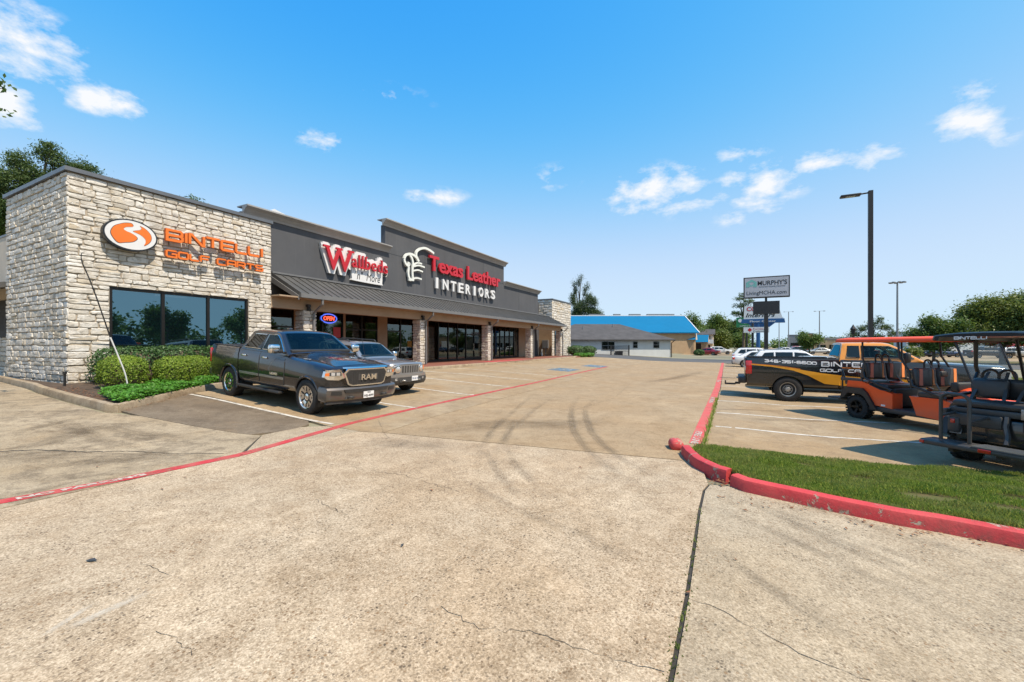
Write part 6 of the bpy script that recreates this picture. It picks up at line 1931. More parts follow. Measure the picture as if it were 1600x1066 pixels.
w4 = make_car('sedan', 'red sedan parked across the street in front of the tree belt', MT['redpaint'], (-4.6, 88, -.08), R(168), 'sedan', None, 'five', False)
w5 = copy_tree(w1); w5.location = (-2.6, 99.5, -.08); w5.rotation_euler = (0, 0, R(4)); w5['label'] = 'pale suv parked behind the red sedan across the street'
# ================================================================== golf carts
def rot_of(hx, hy): return (0, 0, math.atan2(hy, hx))

def cart_roof(t, x0, x1, hw, z, mat, lip=.07):
    m = MB(); rings = []
    xs = [x0, x0 + .04, x0 + .15] + [lerp(x0 + .15, x1 - .15, i / 6) for i in range(1, 6)] + [x1 - .15, x1 - .04, x1]
    for i, x in enumerate(xs):
        e = .04 if i in (0, len(xs) - 1) else (.012 if i in (1, len(xs) - 2) else 0)
        w = hw - e * 1.6; zt = z + .035 - e * .6; zb = z - lip + e * .3
        h = [(0, z - .02), (w - .07, z - .02), (w - .05, zb), (w - .01, zb + .008), (w, zb + .03), (w - .012, z - .005), (w - .05, zt - .012), (w - .14, zt), (w * .5, zt + .018), (0, zt + .024)]
        rings.append([(x, y, zz) for y, zz in h] + [(x, -y, zz) for y, zz in h[-2:0:-1]])
    m.loft(rings, True)
    return m.build('roof', mat, t, smooth=40)

def seat_pair(t, x, z, face, striped, back_h=.42, w=1.12):
    """bench with two padded backs; face=+1 looks forward"""
    m = MB(); m.bbox((x, 0, z), (.50, w, .13), .045); cu = m.build('seat', MT['vinyl'], t, smooth=45)
    bx_ = x - face * .30
    bk = None
    for sg in (-1, 1):
        m = MB(); m.bbox((bx_, sg * w * .255, z + .16 + back_h / 2), (.12, w * .49, back_h), .055, (0, -face * .16, 0)); b = m.build('backrest', MT['vinyl'], t, smooth=45)
        if striped:
            for k, (yy, ww) in enumerate(((-.17, .085), (.17, .075))):
                m = MB()
                for j, (mat_, dy, w2) in enumerate((('vinylred', 0, ww), )):
                    P = []
                    for zz in [(-.5 + q / 6) * back_h * .86 for q in range(7)]:
                        P.append((zz, yy + sg * .0 + .03 * math.sin(zz * 7)))
                    off_ = .0615
                    ca, sa = math.cos(-face * .16), math.sin(-face * .16)
                    def tr(y_, zz, d):
                        lx, lz = face * (off_ + d), zz
                        return (bx_ + lx * ca + lz * sa, sg * w * .255 + y_, z + .16 + back_h / 2 - lx * sa + lz * ca)
                    vs = [tr(p[1] - w2 / 2, p[0], .004) for p in P] + [tr(p[1] + w2 / 2, p[0], .004) for p in P] + [tr(p[1] - w2 / 2, p[0], -.01) for p in P] + [tr(p[1] + w2 / 2, p[0], -.01) for p in P]
                    n = 7
                    fs = [(i, i + 1, n + i + 1, n + i) for i in range(n - 1)] + [(2 * n + i, i, i + 1, 2 * n + i + 1) for i in range(n - 1)] + [(n + i, 3 * n + i, 3 * n + i + 1, n + i + 1) for i in range(n - 1)]
                    m.add(vs, fs)
                m.build('stripe', MT['vinylred'] if k == 0 else MT['vinylorange'], b)
            m = MB(); m.bx(x - .2, x + .245, sg * w * .255 - .16, sg * w * .255 - .07, z + .062, z + .069); m.build('stripe', MT['vinylred'], cu)
    return cu

def restraint(t, x, z, face, top=.62, yc=0.):
    """loop bars and belts over the bench back"""
    for y0, y1 in ((-.20, .0), (.0, .20)):
        y0 += yc; y1 += yc
        P = [(x - face * .36, y0, z + .2)] + [(x - face * .36 - face * .02, (y0 + y1) / 2 + (y1 - y0) / 2 * math.cos(R(a)), z + top - .10 + .10 * math.sin(R(a))) for a in range(180, -1, -20)] + [(x - face * .36, y1, z + .2)]
        m = MB(); m.tube(P, .020, 7); m.build('restraint_bar', MT['blackmetal'], t, smooth=50)
    for y in (-.14, .14):
        m = MB()
        pts = [(x - face * .37, yc + y * .8, z + top - .03), (x - face * .20, yc + y, z + top - .24), (x - face * .155, yc + y * 1.25, z + .26), (x - face * .05, yc + y * 1.4, z + .10)]
        vs = []; 
        for p in pts: vs += [(p[0], p[1] - .022, p[2]), (p[0], p[1] + .022, p[2])]
        vs2 = [(a - face * .006, b, c_) for a, b, c_ in vs]
        m.add(vs + vs2, [(0, 1, 3, 2), (2, 3, 5, 4), (4, 5, 7, 6), (8, 9, 11, 10), (10, 11, 13, 12), (12, 13, 15, 14), (0, 2, 10, 8), (1, 3, 11, 9), (2, 4, 12, 10), (3, 5, 13, 11), (4, 6, 14, 12), (5, 7, 15, 13)])
        m.build('seat_belt', MT['satin'], t)

def arm(t, pts, r=.02, name='armrest', mat='black'):
    m = MB(); m.tube(pts, r, 7); return m.build(name, MT[mat], t, smooth=50)

def make_orange():
    hx, hy = .58, -.81
    # rear axle centre
    nx, ny = 2.85 + .50 * .81, 13.99 + .50 * .58
    t = thing('golf_cart', 'long orange golf cart with striped seats and orange roof behind the black cart', 'golf cart', (nx + .05, ny, -.08), rot_of(hx, hy))
    WB = 2.45
    for x in (0, WB):
        for sg in (-1, 1): add_wheel(t, x, sg * .50, .29, .24, .165, 'cart', R(-8) if x > 0 else 0)
    HW = .585
    def slab(poly, y0, y1, name, mat, parent=t, bev=None):
        for sg in (-1, 1):
            m = MB(); m.prism(poly, lambda u, v, w: (u, sg * (y0 + w), v), y1 - y0); m.build(name, mat, parent, smooth=None)
    # orange rear quarter and front seat plinth
    slab([(-.30, .80), (-.26, .96), (.12, .96), (.89, .72), (.89, .36), (.42, .40), (.16, .73), (-.26, .73)], .30, HW, 'side_panel', MT['orangepaint'])
    slab([(1.26, .72), (1.30, .66), (1.42, .30), (1.98, .26), (2.12, .34), (2.12, .66), (1.9, .72)], .30, HW, 'side_panel', MT['orangepaint'])
    slab([(-.44, .48), (-.38, .70), (-.28, .79), (.18, .79), (.30, .68), (.50, .36), (.55, .30), (.42, .30), (.25, .56), (.14, .64), (-.22, .64), (-.32, .52)], .44, HW + .06, 'wheel_arch', MT['black'])
    slab([(.62, .40), (.72, .40), (.72, .44), (.62, .44)], HW, HW + .004, 'maker_plate', MT['plate'])
    m = MB(); m.bbox((1.2, 0, .31), (1.9, 1.16, .12), .03); m.build('floor', MT['satin'], t, smooth=40)
    m = MB(); m.bbox((.0, 0, .62), (.50, .86, .50), .04); m.bbox((.55, 0, .62), (.62, .9, .44), .04); m.build('rear_box', MT['black'], t, smooth=40)
    m = MB(); m.bbox((1.66, 0, .50), (.56, .9, .36), .04); m.build('seat_box', MT['black'], t, smooth=40)
    # front cowl
    m = MB(); rings = []
    for x, w, z0, z1 in ((2.10, .56, .34, .98), (2.3, .58, .36, 1.0), (2.6, .56, .40, .90), (2.9, .46, .42, .76), (3.05, .34, .46, .64)):
        rings.append([(x, w * .9, z0), (x, w, (z0 + z1) / 2), (x, w * .86, z1 - .05), (x, w * .5, z1), (x, -w * .5, z1), (x, -w * .86, z1 - .05), (x, -w, (z0 + z1) / 2), (x, -w * .9, z0)])
    m.loft(rings, True); me = m.mesh('front_cowl', MT['orangepaint'], smooth=45); cut = MB()
    for sg in (-1, 1): cut.cyl((WB, sg * .33, .29), (WB, sg * .9, .29), .36, n=24)
    link_mesh('front_cowl', boolean_cut(me, cut.mesh('c', MT['black'])), t)
    slab([(WB - .42, .38), (WB - .32, .66), (WB - .18, .74), (WB + .18, .74), (WB + .34, .62), (WB + .42, .44), (WB + .36, .42), (WB + .24, .58), (WB + .12, .65), (WB - .14, .65), (WB - .26, .58), (WB - .36, .36)], .46, HW + .06, 'wheel_arch', MT['black'])
    m = MB(); m.bbox((2.12, 0, 1.0), (.16, 1.10, .22), .05); m.build('dashboard', MT['black'], t, smooth=45)
    for sg in (-1, 1):
        m = MB(); m.bbox((2.92, sg * .34, .64), (.10, .2, .10), .03, (0, .2, sg * .35)); m.build('headlight', MT['lens'], t, smooth=50)
    m = MB(); m.tube([(3.1, -.48, .42), (3.2, -.3, .42), (3.22, 0, .42), (3.2, .3, .42), (3.1, .48, .42)], .035, 7); m.build('bumper', MT['black'], t, smooth=50)
    ring = [(2.0 + .10 * math.sin(R(a)), .28 + .19 * math.cos(R(a)), 1.17 + .155 * math.sin(R(a))) for a in range(0, 360, 18)]
    m = MB(); m.tube(ring, .017, 6, closed=True); m.tube([(2.0, .28, 1.17), (2.14, .28, 1.04)], .03, 7)
    for a in (0, 120, 240): m.tube([(2.0, .28, 1.17), (2.0 + .10 * math.sin(R(a)), .28 + .19 * math.cos(R(a)), 1.17 + .155 * math.sin(R(a)))], .012, 5)
    m.build('steering_wheel', MT['black'], t, smooth=50)
    # seats: rear-facing bench, two forward benches
    seat_pair(t, .52, .87, 1, True); seat_pair(t, 1.66, .87 - .10, 1, True, .44)
    m = MB(); m.bbox((-.16, 0, .90), (.50, 1.1, .13), .045); m.build('seat', MT['vinyl'], t, smooth=45)
    m = MB(); m.bbox((.10, 0, 1.22), (.11, 1.1, .42), .05, (0, .16, 0)); m.build('backrest', MT['vinyl'], t, smooth=45)
    restraint(t, .52, .87, 1, .78); restraint(t, 1.66, .77, 1, .78)
    for sg in (-1, 1):
        arm(t, [(.16, sg * .56, 1.20), (.22, sg * .60, 1.06), (.52, sg * .61, .94), (.88, sg * .59, .80)], .028)
        arm(t, [(1.30, sg * .56, 1.10), (1.36, sg * .60, .96), (1.66, sg * .61, .86), (2.02, sg * .59, .74)], .028)
        arm(t, [(.30, sg * .56, 1.02), (.34, sg * .58, .90), (.62, sg * .59, .80), (.86, sg * .59, .78)], .018, 'armrest')
        # roof posts
        arm(t, [(.14, sg * .58, 1.96), (.15, sg * .585, 1.55), (.24, sg * .58, 1.34), (.26, sg * .56, 1.0)], .022, 'roof_post', 'blackmetal')
        arm(t, [(1.02, sg * .58, 1.96), (1.05, sg * .585, 1.62), (1.26, sg * .58, 1.30), (1.30, sg * .56, .9)], .022, 'roof_post', 'blackmetal')
        arm(t, [(2.14, sg * .55, 1.97), (2.50, sg * .55, .98)], .022, 'roof_post', 'blackmetal')
        # rear grab frame
        arm(t, [(-.42, sg * .50, .98), (-.50, sg * .50, 1.20), (-.60, sg * .42, 1.22), (-.62, sg * .20, 1.22)], .02, 'grab_bar', 'blackmetal')
        arm(t, [(-.50, sg * .50, 1.20), (-.50, sg * .50, .55)], .02, 'grab_bar', 'blackmetal')
        m = MB(); m.bbox((-.18, sg * .555, .985), (.62, .05, .09), .02); m.build('side_rail', MT['satin'], t)
        m = MB(); m.bbox((2.08, sg * .74, 1.28), (.06, .18, .12), .03); m.build('wing_mirror', MT['black'], t, smooth=50)
    m = MB(); m.bbox((-.68, 0, .46), (.42, 1.16, .05), .02); m.build('footrest', MT['satin'], t)
    m = MB(); m.bx(-.72, -.2, -.42, -.36, .40, .435); m.bx(-.72, -.2, .36, .42, .40, .435); m.build('footrest_bracket', MT['blackmetal'], t)
    cart_roof(t, -.62, 2.34, .66, 2.035, MT['orangeroof'], .075)
    m = MB(); m.add([(2.16, -.53, 1.94), (2.16, .53, 1.94), (2.47, .53, 1.0), (2.47, -.53, 1.0), (2.166, -.53, 1.942), (2.166, .53, 1.942), (2.476, .53, 1.002), (2.476, -.53, 1.002)], [(0, 1, 2, 3), (7, 6, 5, 4), (0, 4, 5, 1), (2, 6, 7, 3), (1, 5, 6, 2), (0, 3, 7, 4)]); m.build('windscreen', MT['clear'], t)
    arm(t, [(2.15, -.54, 1.95), (2.15, .54, 1.95)], .018, 'screen_frame', 'blackmetal')
    m = MB(); m.bx(-.1, 2.3, -.28, -.2, .22, .30); m.bx(-.1, 2.3, .2, .28, .22, .30); m.cyl((0, -.45, .29), (0, .45, .29), .05, n=8); m.cyl((WB, -.45, .29), (WB, .45, .29), .035, n=8); m.build('chassis', MT['insidedark'], t)
make_orange()

def make_black():
    hx, hy = .707, .707
    t = thing('golf_cart', 'black golf cart seen from behind with grab bar and rear footrest beside lawn', 'golf cart', (3.80, 9.44, -.08), rot_of(hx, hy))
    WB = 1.75
    for x in (0, WB):
        for sg in (-1, 1): add_wheel(t, x, sg * .50, .29, .24, .165, 'cart')
    for sg in (-1, 1):
        m = MB(); m.prism([(-.42, .46), (-.34, .74), (.9, .76), (.9, .40), (.46, .40), (.34, .60), (.18, .68), (-.18, .66), (-.30, .48)], lambda u, v, w: (u, sg * (.38 + w), v), .22); m.build('side_panel', MT['blackpaint'], t)
        m = MB(); m.prism([(-.46, .44), (-.36, .70), (.24, .72), (.46, .40), (.36, .38), (.22, .60), (-.22, .60), (-.36, .42)], lambda u, v, w: (u, sg * (.54 + w), v), .09); m.build('wheel_arch', MT['black'], t)
    # rear bodywork: tail panel, storage box, step
    m = MB(); m.bbox((-.10, 0, .56), (.52, .98, .40), .06); m.build('rear_body', MT['blackpaint'], t, smooth=40)
    m = MB(); m.bbox((-.40, .22, .70), (.05, .62, .20), .03); m.build('storage_bin', MT['satin'], t, smooth=40)
    m = MB(); m.tube([(-.36, -.12, .80), (-.42, -.13, .66), (-.44, -.16, .52), (-.52, -.18, .40)], .035, 6); m.build('bracket', MT['satin'], t, smooth=50)
    for sg in (-1, 1):
        m = MB(); m.bbox((-.40, sg * .47, .60), (.10, .16, .26), .04); m.build('tail_housing', MT['satin'], t, smooth=40)
        m = MB(); m.bbox((-.452, sg * .47, .66), (.02, .06, .07), .01); m.build('tail_light', MT['redlens'], t, smooth=40)
    m = MB(); m.bbox((1.0, 0, .34), (1.1, 1.12, .08), .03); m.build('floor', MT['satin'], t)
    m = MB(); rings = []
    for x, w, z0, z1 in ((1.45, .56, .36, .98), (1.65, .58, .38, 1.0), (1.95, .54, .40, .88), (2.2, .44, .42, .74), (2.32, .32, .46, .62)):
        rings.append([(x, w * .9, z0), (x, w, (z0 + z1) / 2), (x, w * .86, z1 - .05), (x, w * .5, z1), (x, -w * .5, z1), (x, -w * .86, z1 - .05), (x, -w, (z0 + z1) / 2), (x, -w * .9, z0)])
    m.loft(rings, True); m.build('front_cowl', MT['blackpaint'], t, smooth=45)
    m = MB(); m.bbox((1.42, 0, 1.0), (.14, 1.08, .2), .05); m.build('dashboard', MT['black'], t, smooth=45)
    for sg in (-1, 1):
        m = MB(); m.bbox((2.22, sg * .32, .62), (.1, .18, .1), .03); m.build('headlight', MT['lens'], t, smooth=50)
    m = MB(); m.bbox((.58, 0, .60), (.5, 1.0, .42), .04); m.build('seat_box', MT['black'], t, smooth=40)
    # front bench (seen from behind) and rear-facing bench
    m = MB(); m.bbox((.60, 0, .88), (.5, 1.12, .13), .05); m.build('seat', MT['vinyl'], t, smooth=45)
    m = MB(); m.bbox((.30, 0, 1.17), (.13, 1.14, .34), .06, (0, -.12, 0)); m.build('backrest', MT['vinyl'], t, smooth=45)
    m = MB(); m.bbox((-.10, 0, .945), (.46, 1.10, .11), .045); m.build('seat', MT['vinyl'], t, smooth=45)
    m = MB(); m.bbox((-.10, 0, .835), (.50, 1.12, .10), .02); m.build('seat_base', MT['satin'], t, smooth=40)
    m = MB(); m.bbox((-.345, -.42, .86), (.03, .32, .16), .012); m.build('corner_panel', MT['steelrim'], t, smooth=40)
    for sg in (-1, 1):
        m = MB(); m.bbox((.16, sg * .30, 1.18), (.10, .44, .30), .05, (0, .14, 0)); m.build('backrest', MT['vinyl'], t, smooth=45)
    restraint(t, -.05, .90, -1, .58, .27); restraint(t, -.05, .90, -1, .58, -.27)
    for sg in (-1, 1):
        arm(t, [(.40, sg * .585, 1.98), (.40, sg * .585, 1.52), (.44, sg * .58, 1.42), (.30, sg * .57, 1.22), (.30, sg * .56, .9)], .028, 'roof_post', 'blackmetal')
        arm(t, [(1.50, sg * .56, 1.98), (1.84, sg * .56, .98)], .024, 'roof_post', 'blackmetal')
        m = MB(); m.bbox((.06, sg * .60, 1.06), (.50, .07, .05), .022, (0, -.08, 0)); m.build('armrest', MT['black'], t, smooth=50)
        # side rail and grab bar over the footrest
        m = MB(); m.bbox((-.10, sg * .58, .80), (.70, .06, .10), .02); m.build('side_rail', MT['satin'], t)
    yA, yB = .40, .06
    arm(t, [(-.88, yA, .40), (-.88, yA, 1.04), (-.88, yA - .03, 1.10), (-.88, yA - .08, 1.13), (-.88, yB + .08, 1.13), (-.88, yB + .03, 1.10), (-.88, yB, 1.04), (-.88, yB, .40)], .026, 'grab_bar', 'satin')
    arm(t, [(-.88, yA, .78), (-.20, yA + .1, .80)], .022, 'grab_bar', 'satin')
    arm(t, [(-.88, yB, .72), (-.30, yB, .78)], .022, 'grab_bar', 'satin')
    m = MB(); m.bbox((-.80, .32, .36), (.34, .62, .05), .022); m.build('footrest', MT['satin'], t, smooth=40)
    m = MB(); m.bbox((-.82, -.30, .37), (.36, .60, .045), .018); fr_ = m.build('footrest', MT['jeepdark'], t, smooth=40)
    m = MB()
    for i in range(7): m.bx(-.98 + i * .045, -.965 + i * .045, -.58, -.02, .3926, .402)
    m.build('tread_ribs', MT['steelrim'], fr_)
    m = MB(); m.bbox((-.975, 0, .34), (.05, 1.22, .07), .02); bm_ = m.build('rear_bumper', MT['satin'], t, smooth=40)
    for yy, w in ((.585, .06), (-.16, .14)):
        m = MB(); m.bbox((-1.0, yy, .345), (.02, w, .05), .006); m.build('reflector', MT['redlens'], bm_)
    m = MB(); m.bx(-.9, .1, -.30, -.24, .24, .31); m.bx(-.9, .1, .24, .30, .24, .31); m.bx(0, WB, -.28, -.2, .22, .30); m.bx(0, WB, .2, .28, .22, .30); m.cyl((0, -.45, .29), (0, .45, .29), .06, n=8); m.build('chassis', MT['insidedark'], t)
    m = MB(); m.bx(-.40, -.388, -.56, -.30, .60, .76); pl = m.build('licence_plate', MT['signblack'], t)
    m = MB(); m.bx(-.403, -.4005, -.545, -.315, .62, .70); m.build('pink_band', plain('pink_print', (.55, .04, .16), .5), pl)
    m = text_mb('AMBITION', .045, .002, lambda u, v, w=0: Vector((-.4035 - w, -.325 - u, .645 + v)), .001); m.build('plate_text', MT['signwhite'], pl)
    rf = cart_roof(t, -.66, 1.72, .665, 2.035, MT['blackroof'], .085)
    # name on the left and rear roof edges
    for k in range(2):
        if k == 0: fr = lambda u, v, w=0: Vector((-.6675 - w, .34 - u, 1.972 + v))
        else: fr = lambda u, v, w=0: Vector((.75 - u, .667 + w, 1.968 + v))
        join_mb(techno('BINTELLI', .050, .012, .008, fr, .003, .95)[0]).build('roof_name', MT['signwhite'], rf)
make_black()
# ================================================================== planting
def leaf_cloud(n, clumps, size, flat=0., sub=26, spread=.16, aspect=1.0, shell=.55, rng=None, droop=0.):
    """leaf quads gathered in sprays through the volume of several ellipsoids (cx,cy,cz,rx,ry,rz)"""
    g = rng or RNG
    vol = np.array([c[3] * c[4] * c[5] for c in clumps]) ** .75; vol /= vol.sum()
    ns = max(1, n // sub)
    ci = g.choice(len(clumps), ns, p=vol)
    C = np.array(clumps)[ci]
    d = g.normal(size=(ns, 3)); d /= np.linalg.norm(d, axis=1)[:, None]
    r = shell + (1 - shell) * g.uniform(0, 1, ns) ** .6
    r *= g.uniform(.72, 1.08, ns)
    cen = C[:, :3] + d * C[:, 3:] * r[:, None]
    sp = spread * g.uniform(.6, 1.5, ns)
    idx = np.repeat(np.arange(ns), sub)
    off = g.normal(size=(len(idx), 3)) * sp[idx][:, None]; off[:, 2] *= (1 - flat)
    P = cen[idx] + off
    m = len(P)
    nrm = g.normal(size=(m, 3)); nrm[:, 2] = np.abs(nrm[:, 2]) + .35; nrm /= np.linalg.norm(nrm, axis=1)[:, None]
    a = g.normal(size=(m, 3)); a[:, 2] -= droop; a -= nrm * (a * nrm).sum(1)[:, None]; a /= np.linalg.norm(a, axis=1)[:, None] + 1e-9
    b = np.cross(nrm, a)
    s = size * g.uniform(.6, 1.35, m)[:, None]
    v = np.empty((m, 4, 3))
    v[:, 0] = P - a * s; v[:, 1] = P - b * s * .5 * aspect; v[:, 2] = P + a * s; v[:, 3] = P + b * s * .5 * aspect
    return v

def tree(name, label, cat, loc, trunk_h, trunk_r, clumps, n, size, mat, group=None, flat=0., spread=.3, aspect=1., lean=0., sub=26, rz=0., limbs=True, copies=None, shell=.5):
    t = thing(name, label, cat, loc, (0, 0, rz), group)
    m = MB()
    top = max(c[2] for c in clumps)
    P = [(0, 0, -.15), (lean * .15, 0, trunk_h * .35), (lean * .5, .02 * trunk_h, trunk_h * .75), (lean, 0, max(trunk_h, top * .80))]
    m.tube(P, [trunk_r * 1.25, trunk_r, trunk_r * .8, trunk_r * .25], 8)
    if limbs:
        for i, c in enumerate(clumps):
            z0 = min(max(trunk_h * .55, c[2] * .6), c[2] - .1)
            f = z0 / max(trunk_h, .1)
            x0 = lean * min(1, f) * .8
            m.tube([(x0, 0, z0), (lerp(x0, c[0], .5) , c[1] * .45, lerp(z0, c[2], .6)), (c[0], c[1], c[2])], [trunk_r * .5, trunk_r * .32, trunk_r * .1], 6)
            for k in range(2):
                a = 2.4 * (i * 2 + k); e = (c[0] + c[3] * .7 * math.cos(a), c[1] + c[4] * .7 * math.sin(a), c[2] + c[5] * .4 * math.sin(a * 1.7))
                m.tube([(lerp(x0, c[0], .8), c[1] * .75, lerp(z0, c[2], .8)), e], [trunk_r * .2, trunk_r * .05], 5)
    m.build('trunk', MT['bark'], t, smooth=50)
    quads('crown', leaf_cloud(n, clumps, size, flat, sub, spread, aspect, shell), mat, t)
    return t

def ball(n, seed, R0, H, spread):
    rr = random.Random(seed); out = []
    for i in range(n):
        a = rr.uniform(0, 6.28); q = math.sqrt(rr.random()) * .75; z = rr.uniform(-.55, .75)
        k = math.sqrt(max(.15, 1 - z * z))
        out.append((math.cos(a) * q * R0 * k, math.sin(a) * q * R0 * k, H + z * spread, R0 * rr.uniform(.3, .48), R0 * rr.uniform(.3, .48), spread * rr.uniform(.28, .42)))
    return out

# hedge under the shop window, three clipped shrubs, ground cover
def clipped(name, label, cat, loc, boxes, n, size, mat, group=None, rounded=2.6, core='soil'):
    """foliage shell over rounded boxes (cx,cy,cz,rx,ry,rz)"""
    t = thing(name, label, cat, loc, (0, 0, 0), group)
    g = RNG; m = MB()
    bm = bmesh.new()
    V = []
    tot = sum(b[3] * b[4] + b[3] * b[5] + b[4] * b[5] for b in boxes)
    for b in boxes:
        k = int(n * (b[3] * b[4] + b[3] * b[5] + b[4] * b[5]) / tot)
        d = g.normal(size=(k, 3)); d[:, 2] = np.where(d[:, 2] < -.6, -d[:, 2], d[:, 2])
        p = rounded
        q = (np.abs(d) ** p).sum(1) ** (1 / p)
        d /= q[:, None]
        lump = 1 + .05 * np.sin(d[:, 0] * 7 + b[0] * 3) * np.sin(d[:, 1] * 9 + 1) + .04 * np.sin(d[:, 2] * 8 + d[:, 0] * 5)
        r = g.uniform(.82, 1.04, k) * lump
        P = np.array(b[:3]) + d * np.array(b[3:]) * r[:, None]
        nrm = d + g.normal(size=(k, 3)) * .55; nrm /= np.linalg.norm(nrm, axis=1)[:, None]
        a = g.normal(size=(k, 3)); a -= nrm * (a * nrm).sum(1)[:, None]; a /= np.linalg.norm(a, axis=1)[:, None]
        bb = np.cross(nrm, a); s = size * g.uniform(.6, 1.3, k)[:, None]
        v = np.empty((k, 4, 3)); v[:, 0] = P - a * s; v[:, 1] = P - bb * s * .6; v[:, 2] = P + a * s; v[:, 3] = P + bb * s * .6
        V.append(v)
        b2 = bmesh.ops.create_icosphere(bm, subdivisions=3, radius=1)
        for vv in b2['verts']:
            c = vv.co; q_ = (abs(c.x) ** p + abs(c.y) ** p + abs(c.z) ** p) ** (1 / p)
            vv.co = Vector((b[0] + c.x / q_ * b[3] * .80, b[1] + c.y / q_ * b[4] * .80, b[2] + c.z / q_ * b[5] * .80))
    m.from_bm(bm)
    m.build('twigs', MT['bark'], t, smooth=60)
    quads('foliage', np.concatenate(V), mat, t)
    return t
PZ_ = .56
clipped('hedge', 'long clipped dark hedge growing below the big limestone shop window', 'hedge', (-16.75, 7.9, PZ_), [(0, -1.55, .55, .48, .95, .62), (0, -.2, .57, .50, 1.1, .64), (.02, 1.2, .56, .5, 1.0, .63), (0, 2.2, .55, .48, .7, .62)], 15000, .038, MT['hedge'], None, 3.6)
for i, (x, y, rx, rz, lb) in enumerate(((-15.45, 5.68, .52, .49, 'rounded yellow-green shrub nearest the building corner and leaning rod'), (-15.15, 6.80, .47, .47, 'middle one of three rounded yellow-green shrubs before the hedge'), (-15.75, 7.62, .46, .47, 'rounded yellow-green shrub closest to the charcoal pickup'))):
    clipped('shrub', lb, 'shrub', (x, y, PZ_ - .04), [(0, 0, rz * .96, rx, rx, rz)], 8000, .024, MT['shrub'], 'clipped shrubs in the planter', 3.0)
PL = [(-23.2, 5.05), (-16.6, 4.42), (-12.35, 4.40), (-12.22, 4.52), (-14.05, 6.80), (-14.75, 7.75), (-14.9, 9.1), (-17.2, 9.3), (-17.28, 5.0), (-23.2, 5.08)]
sheet('planter_soil', PL, MT['soil'], .09, .3)
GCP = [(-14.6, 5.05), (-14.1, 4.80), (-13.3, 4.62), (-12.7, 4.56), (-12.45, 4.60), (-12.50, 4.75), (-14.05, 6.7), (-14.75, 7.7), (-14.9, 8.9), (-15.9, 8.9), (-15.6, 7.2), (-15.0, 6.2), (-14.7, 5.6)]
def gcover():
    P = np.array(GCP); n = 19000
    q = RNG.uniform(size=(n * 4, 2)) * (P.max(0) - P.min(0)) + P.min(0)
    ins = np.array([in_poly(x, y, GCP) for x, y in q]); q = q[ins][:n]
    q += RNG.normal(size=q.shape) * .05
    hh = .10 + .11 * np.abs(np.sin(q[:, 0] * 3.1 + 1)) * np.abs(np.sin(q[:, 1] * 2.7)) + .06
    z = np.array([gz(x) for x in q[:, 0]]) + .09 + hh * RNG.uniform(.1, 1, len(q)) ** .5
    Pp = np.c_[q, z]; k = len(Pp)
    nrm = RNG.normal(size=(k, 3)) * .5 + [0.15, -.1, 1]; nrm /= np.linalg.norm(nrm, axis=1)[:, None]
    a = RNG.normal(size=(k, 3)); a -= nrm * (a * nrm).sum(1)[:, None]; a /= np.linalg.norm(a, axis=1)[:, None]
    bb = np.cross(nrm, a); s = .040 * RNG.uniform(.6, 1.3, k)[:, None]
    v = np.empty((k, 4, 3)); v[:, 0] = Pp - a * s; v[:, 1] = Pp - bb * s * .6; v[:, 2] = Pp + a * s; v[:, 3] = Pp + bb * s * .6
    return v
tag(quads('ground_cover', gcover(), MT['cover']), 'bright green creeping plants filling the kerbed planter', 'ground cover', kind='stuff')
# dead leaves along the kerb and on the drive
def litter():
    pts = []
    rr = random.Random(3)
    for i in range(320): t_ = rr.random(); pts.append((-16.6 + t_ * 4.0 + rr.uniform(-.05, .05), 4.48 + rr.uniform(0, .5) * (1 - t_ * .4), .095))
    for i in range(60): t_ = rr.random(); pts.append((-12.1 - 1.9 * t_ + rr.uniform(0, .25), 4.4 + 2.3 * t_ + rr.uniform(-.1, .1), .005))
    for i in range(70): t_ = rr.random() ** 1.5; pts.append((rr.uniform(-.3, 3.2), 5.75 - rr.random() ** 2 * .5, .006))
    for i in range(45): pts.append((rr.gauss(-.15, .12), rr.gauss(6.2, .10), .01))
    for i in range(26): pts.append((rr.uniform(-9, 3), rr.uniform(1.2, 9), .006))
    v = np.empty((len(pts), 4, 3))
    for i, (x, y, l) in enumerate(pts):
        a = rr.random() * 6.28; s = rr.uniform(.012, .034); z = gz(x) + l + .004
        for k, (ca, w) in enumerate(((0, 1), (1.57, .45), (3.14, 1), (4.71, .45))):
            v[i, k] = (x + math.cos(a + ca) * s * w, y + math.sin(a + ca) * s * w, z + rr.uniform(0, .012))
    return v
tag(quads('leaf_litter', litter(), MT['litter']), 'dry brown leaves scattered along the kerbs', 'leaf litter', kind='stuff')
m = MB()
for (x, y, r, a) in ((-4.63, 1.5, .055, .4), (-2.6, 2.9, .03, 1.9)):
    m.add([(x + r * math.cos(a), y + r * math.sin(a), gz(x) + .012), (x - r * .4 * math.sin(a), y + r * .4 * math.cos(a), gz(x) + .02), (x - r * math.cos(a), y - r * math.sin(a), gz(x) + .008), (x + r * .4 * math.sin(a), y - r * .4 * math.cos(a), gz(x) + .016)], [(0, 1, 2, 3)])
tag(m.build('leaf_litter', MT['satin']), 'two dark curled leaves lying on the near concrete', 'leaf litter', kind='stuff')
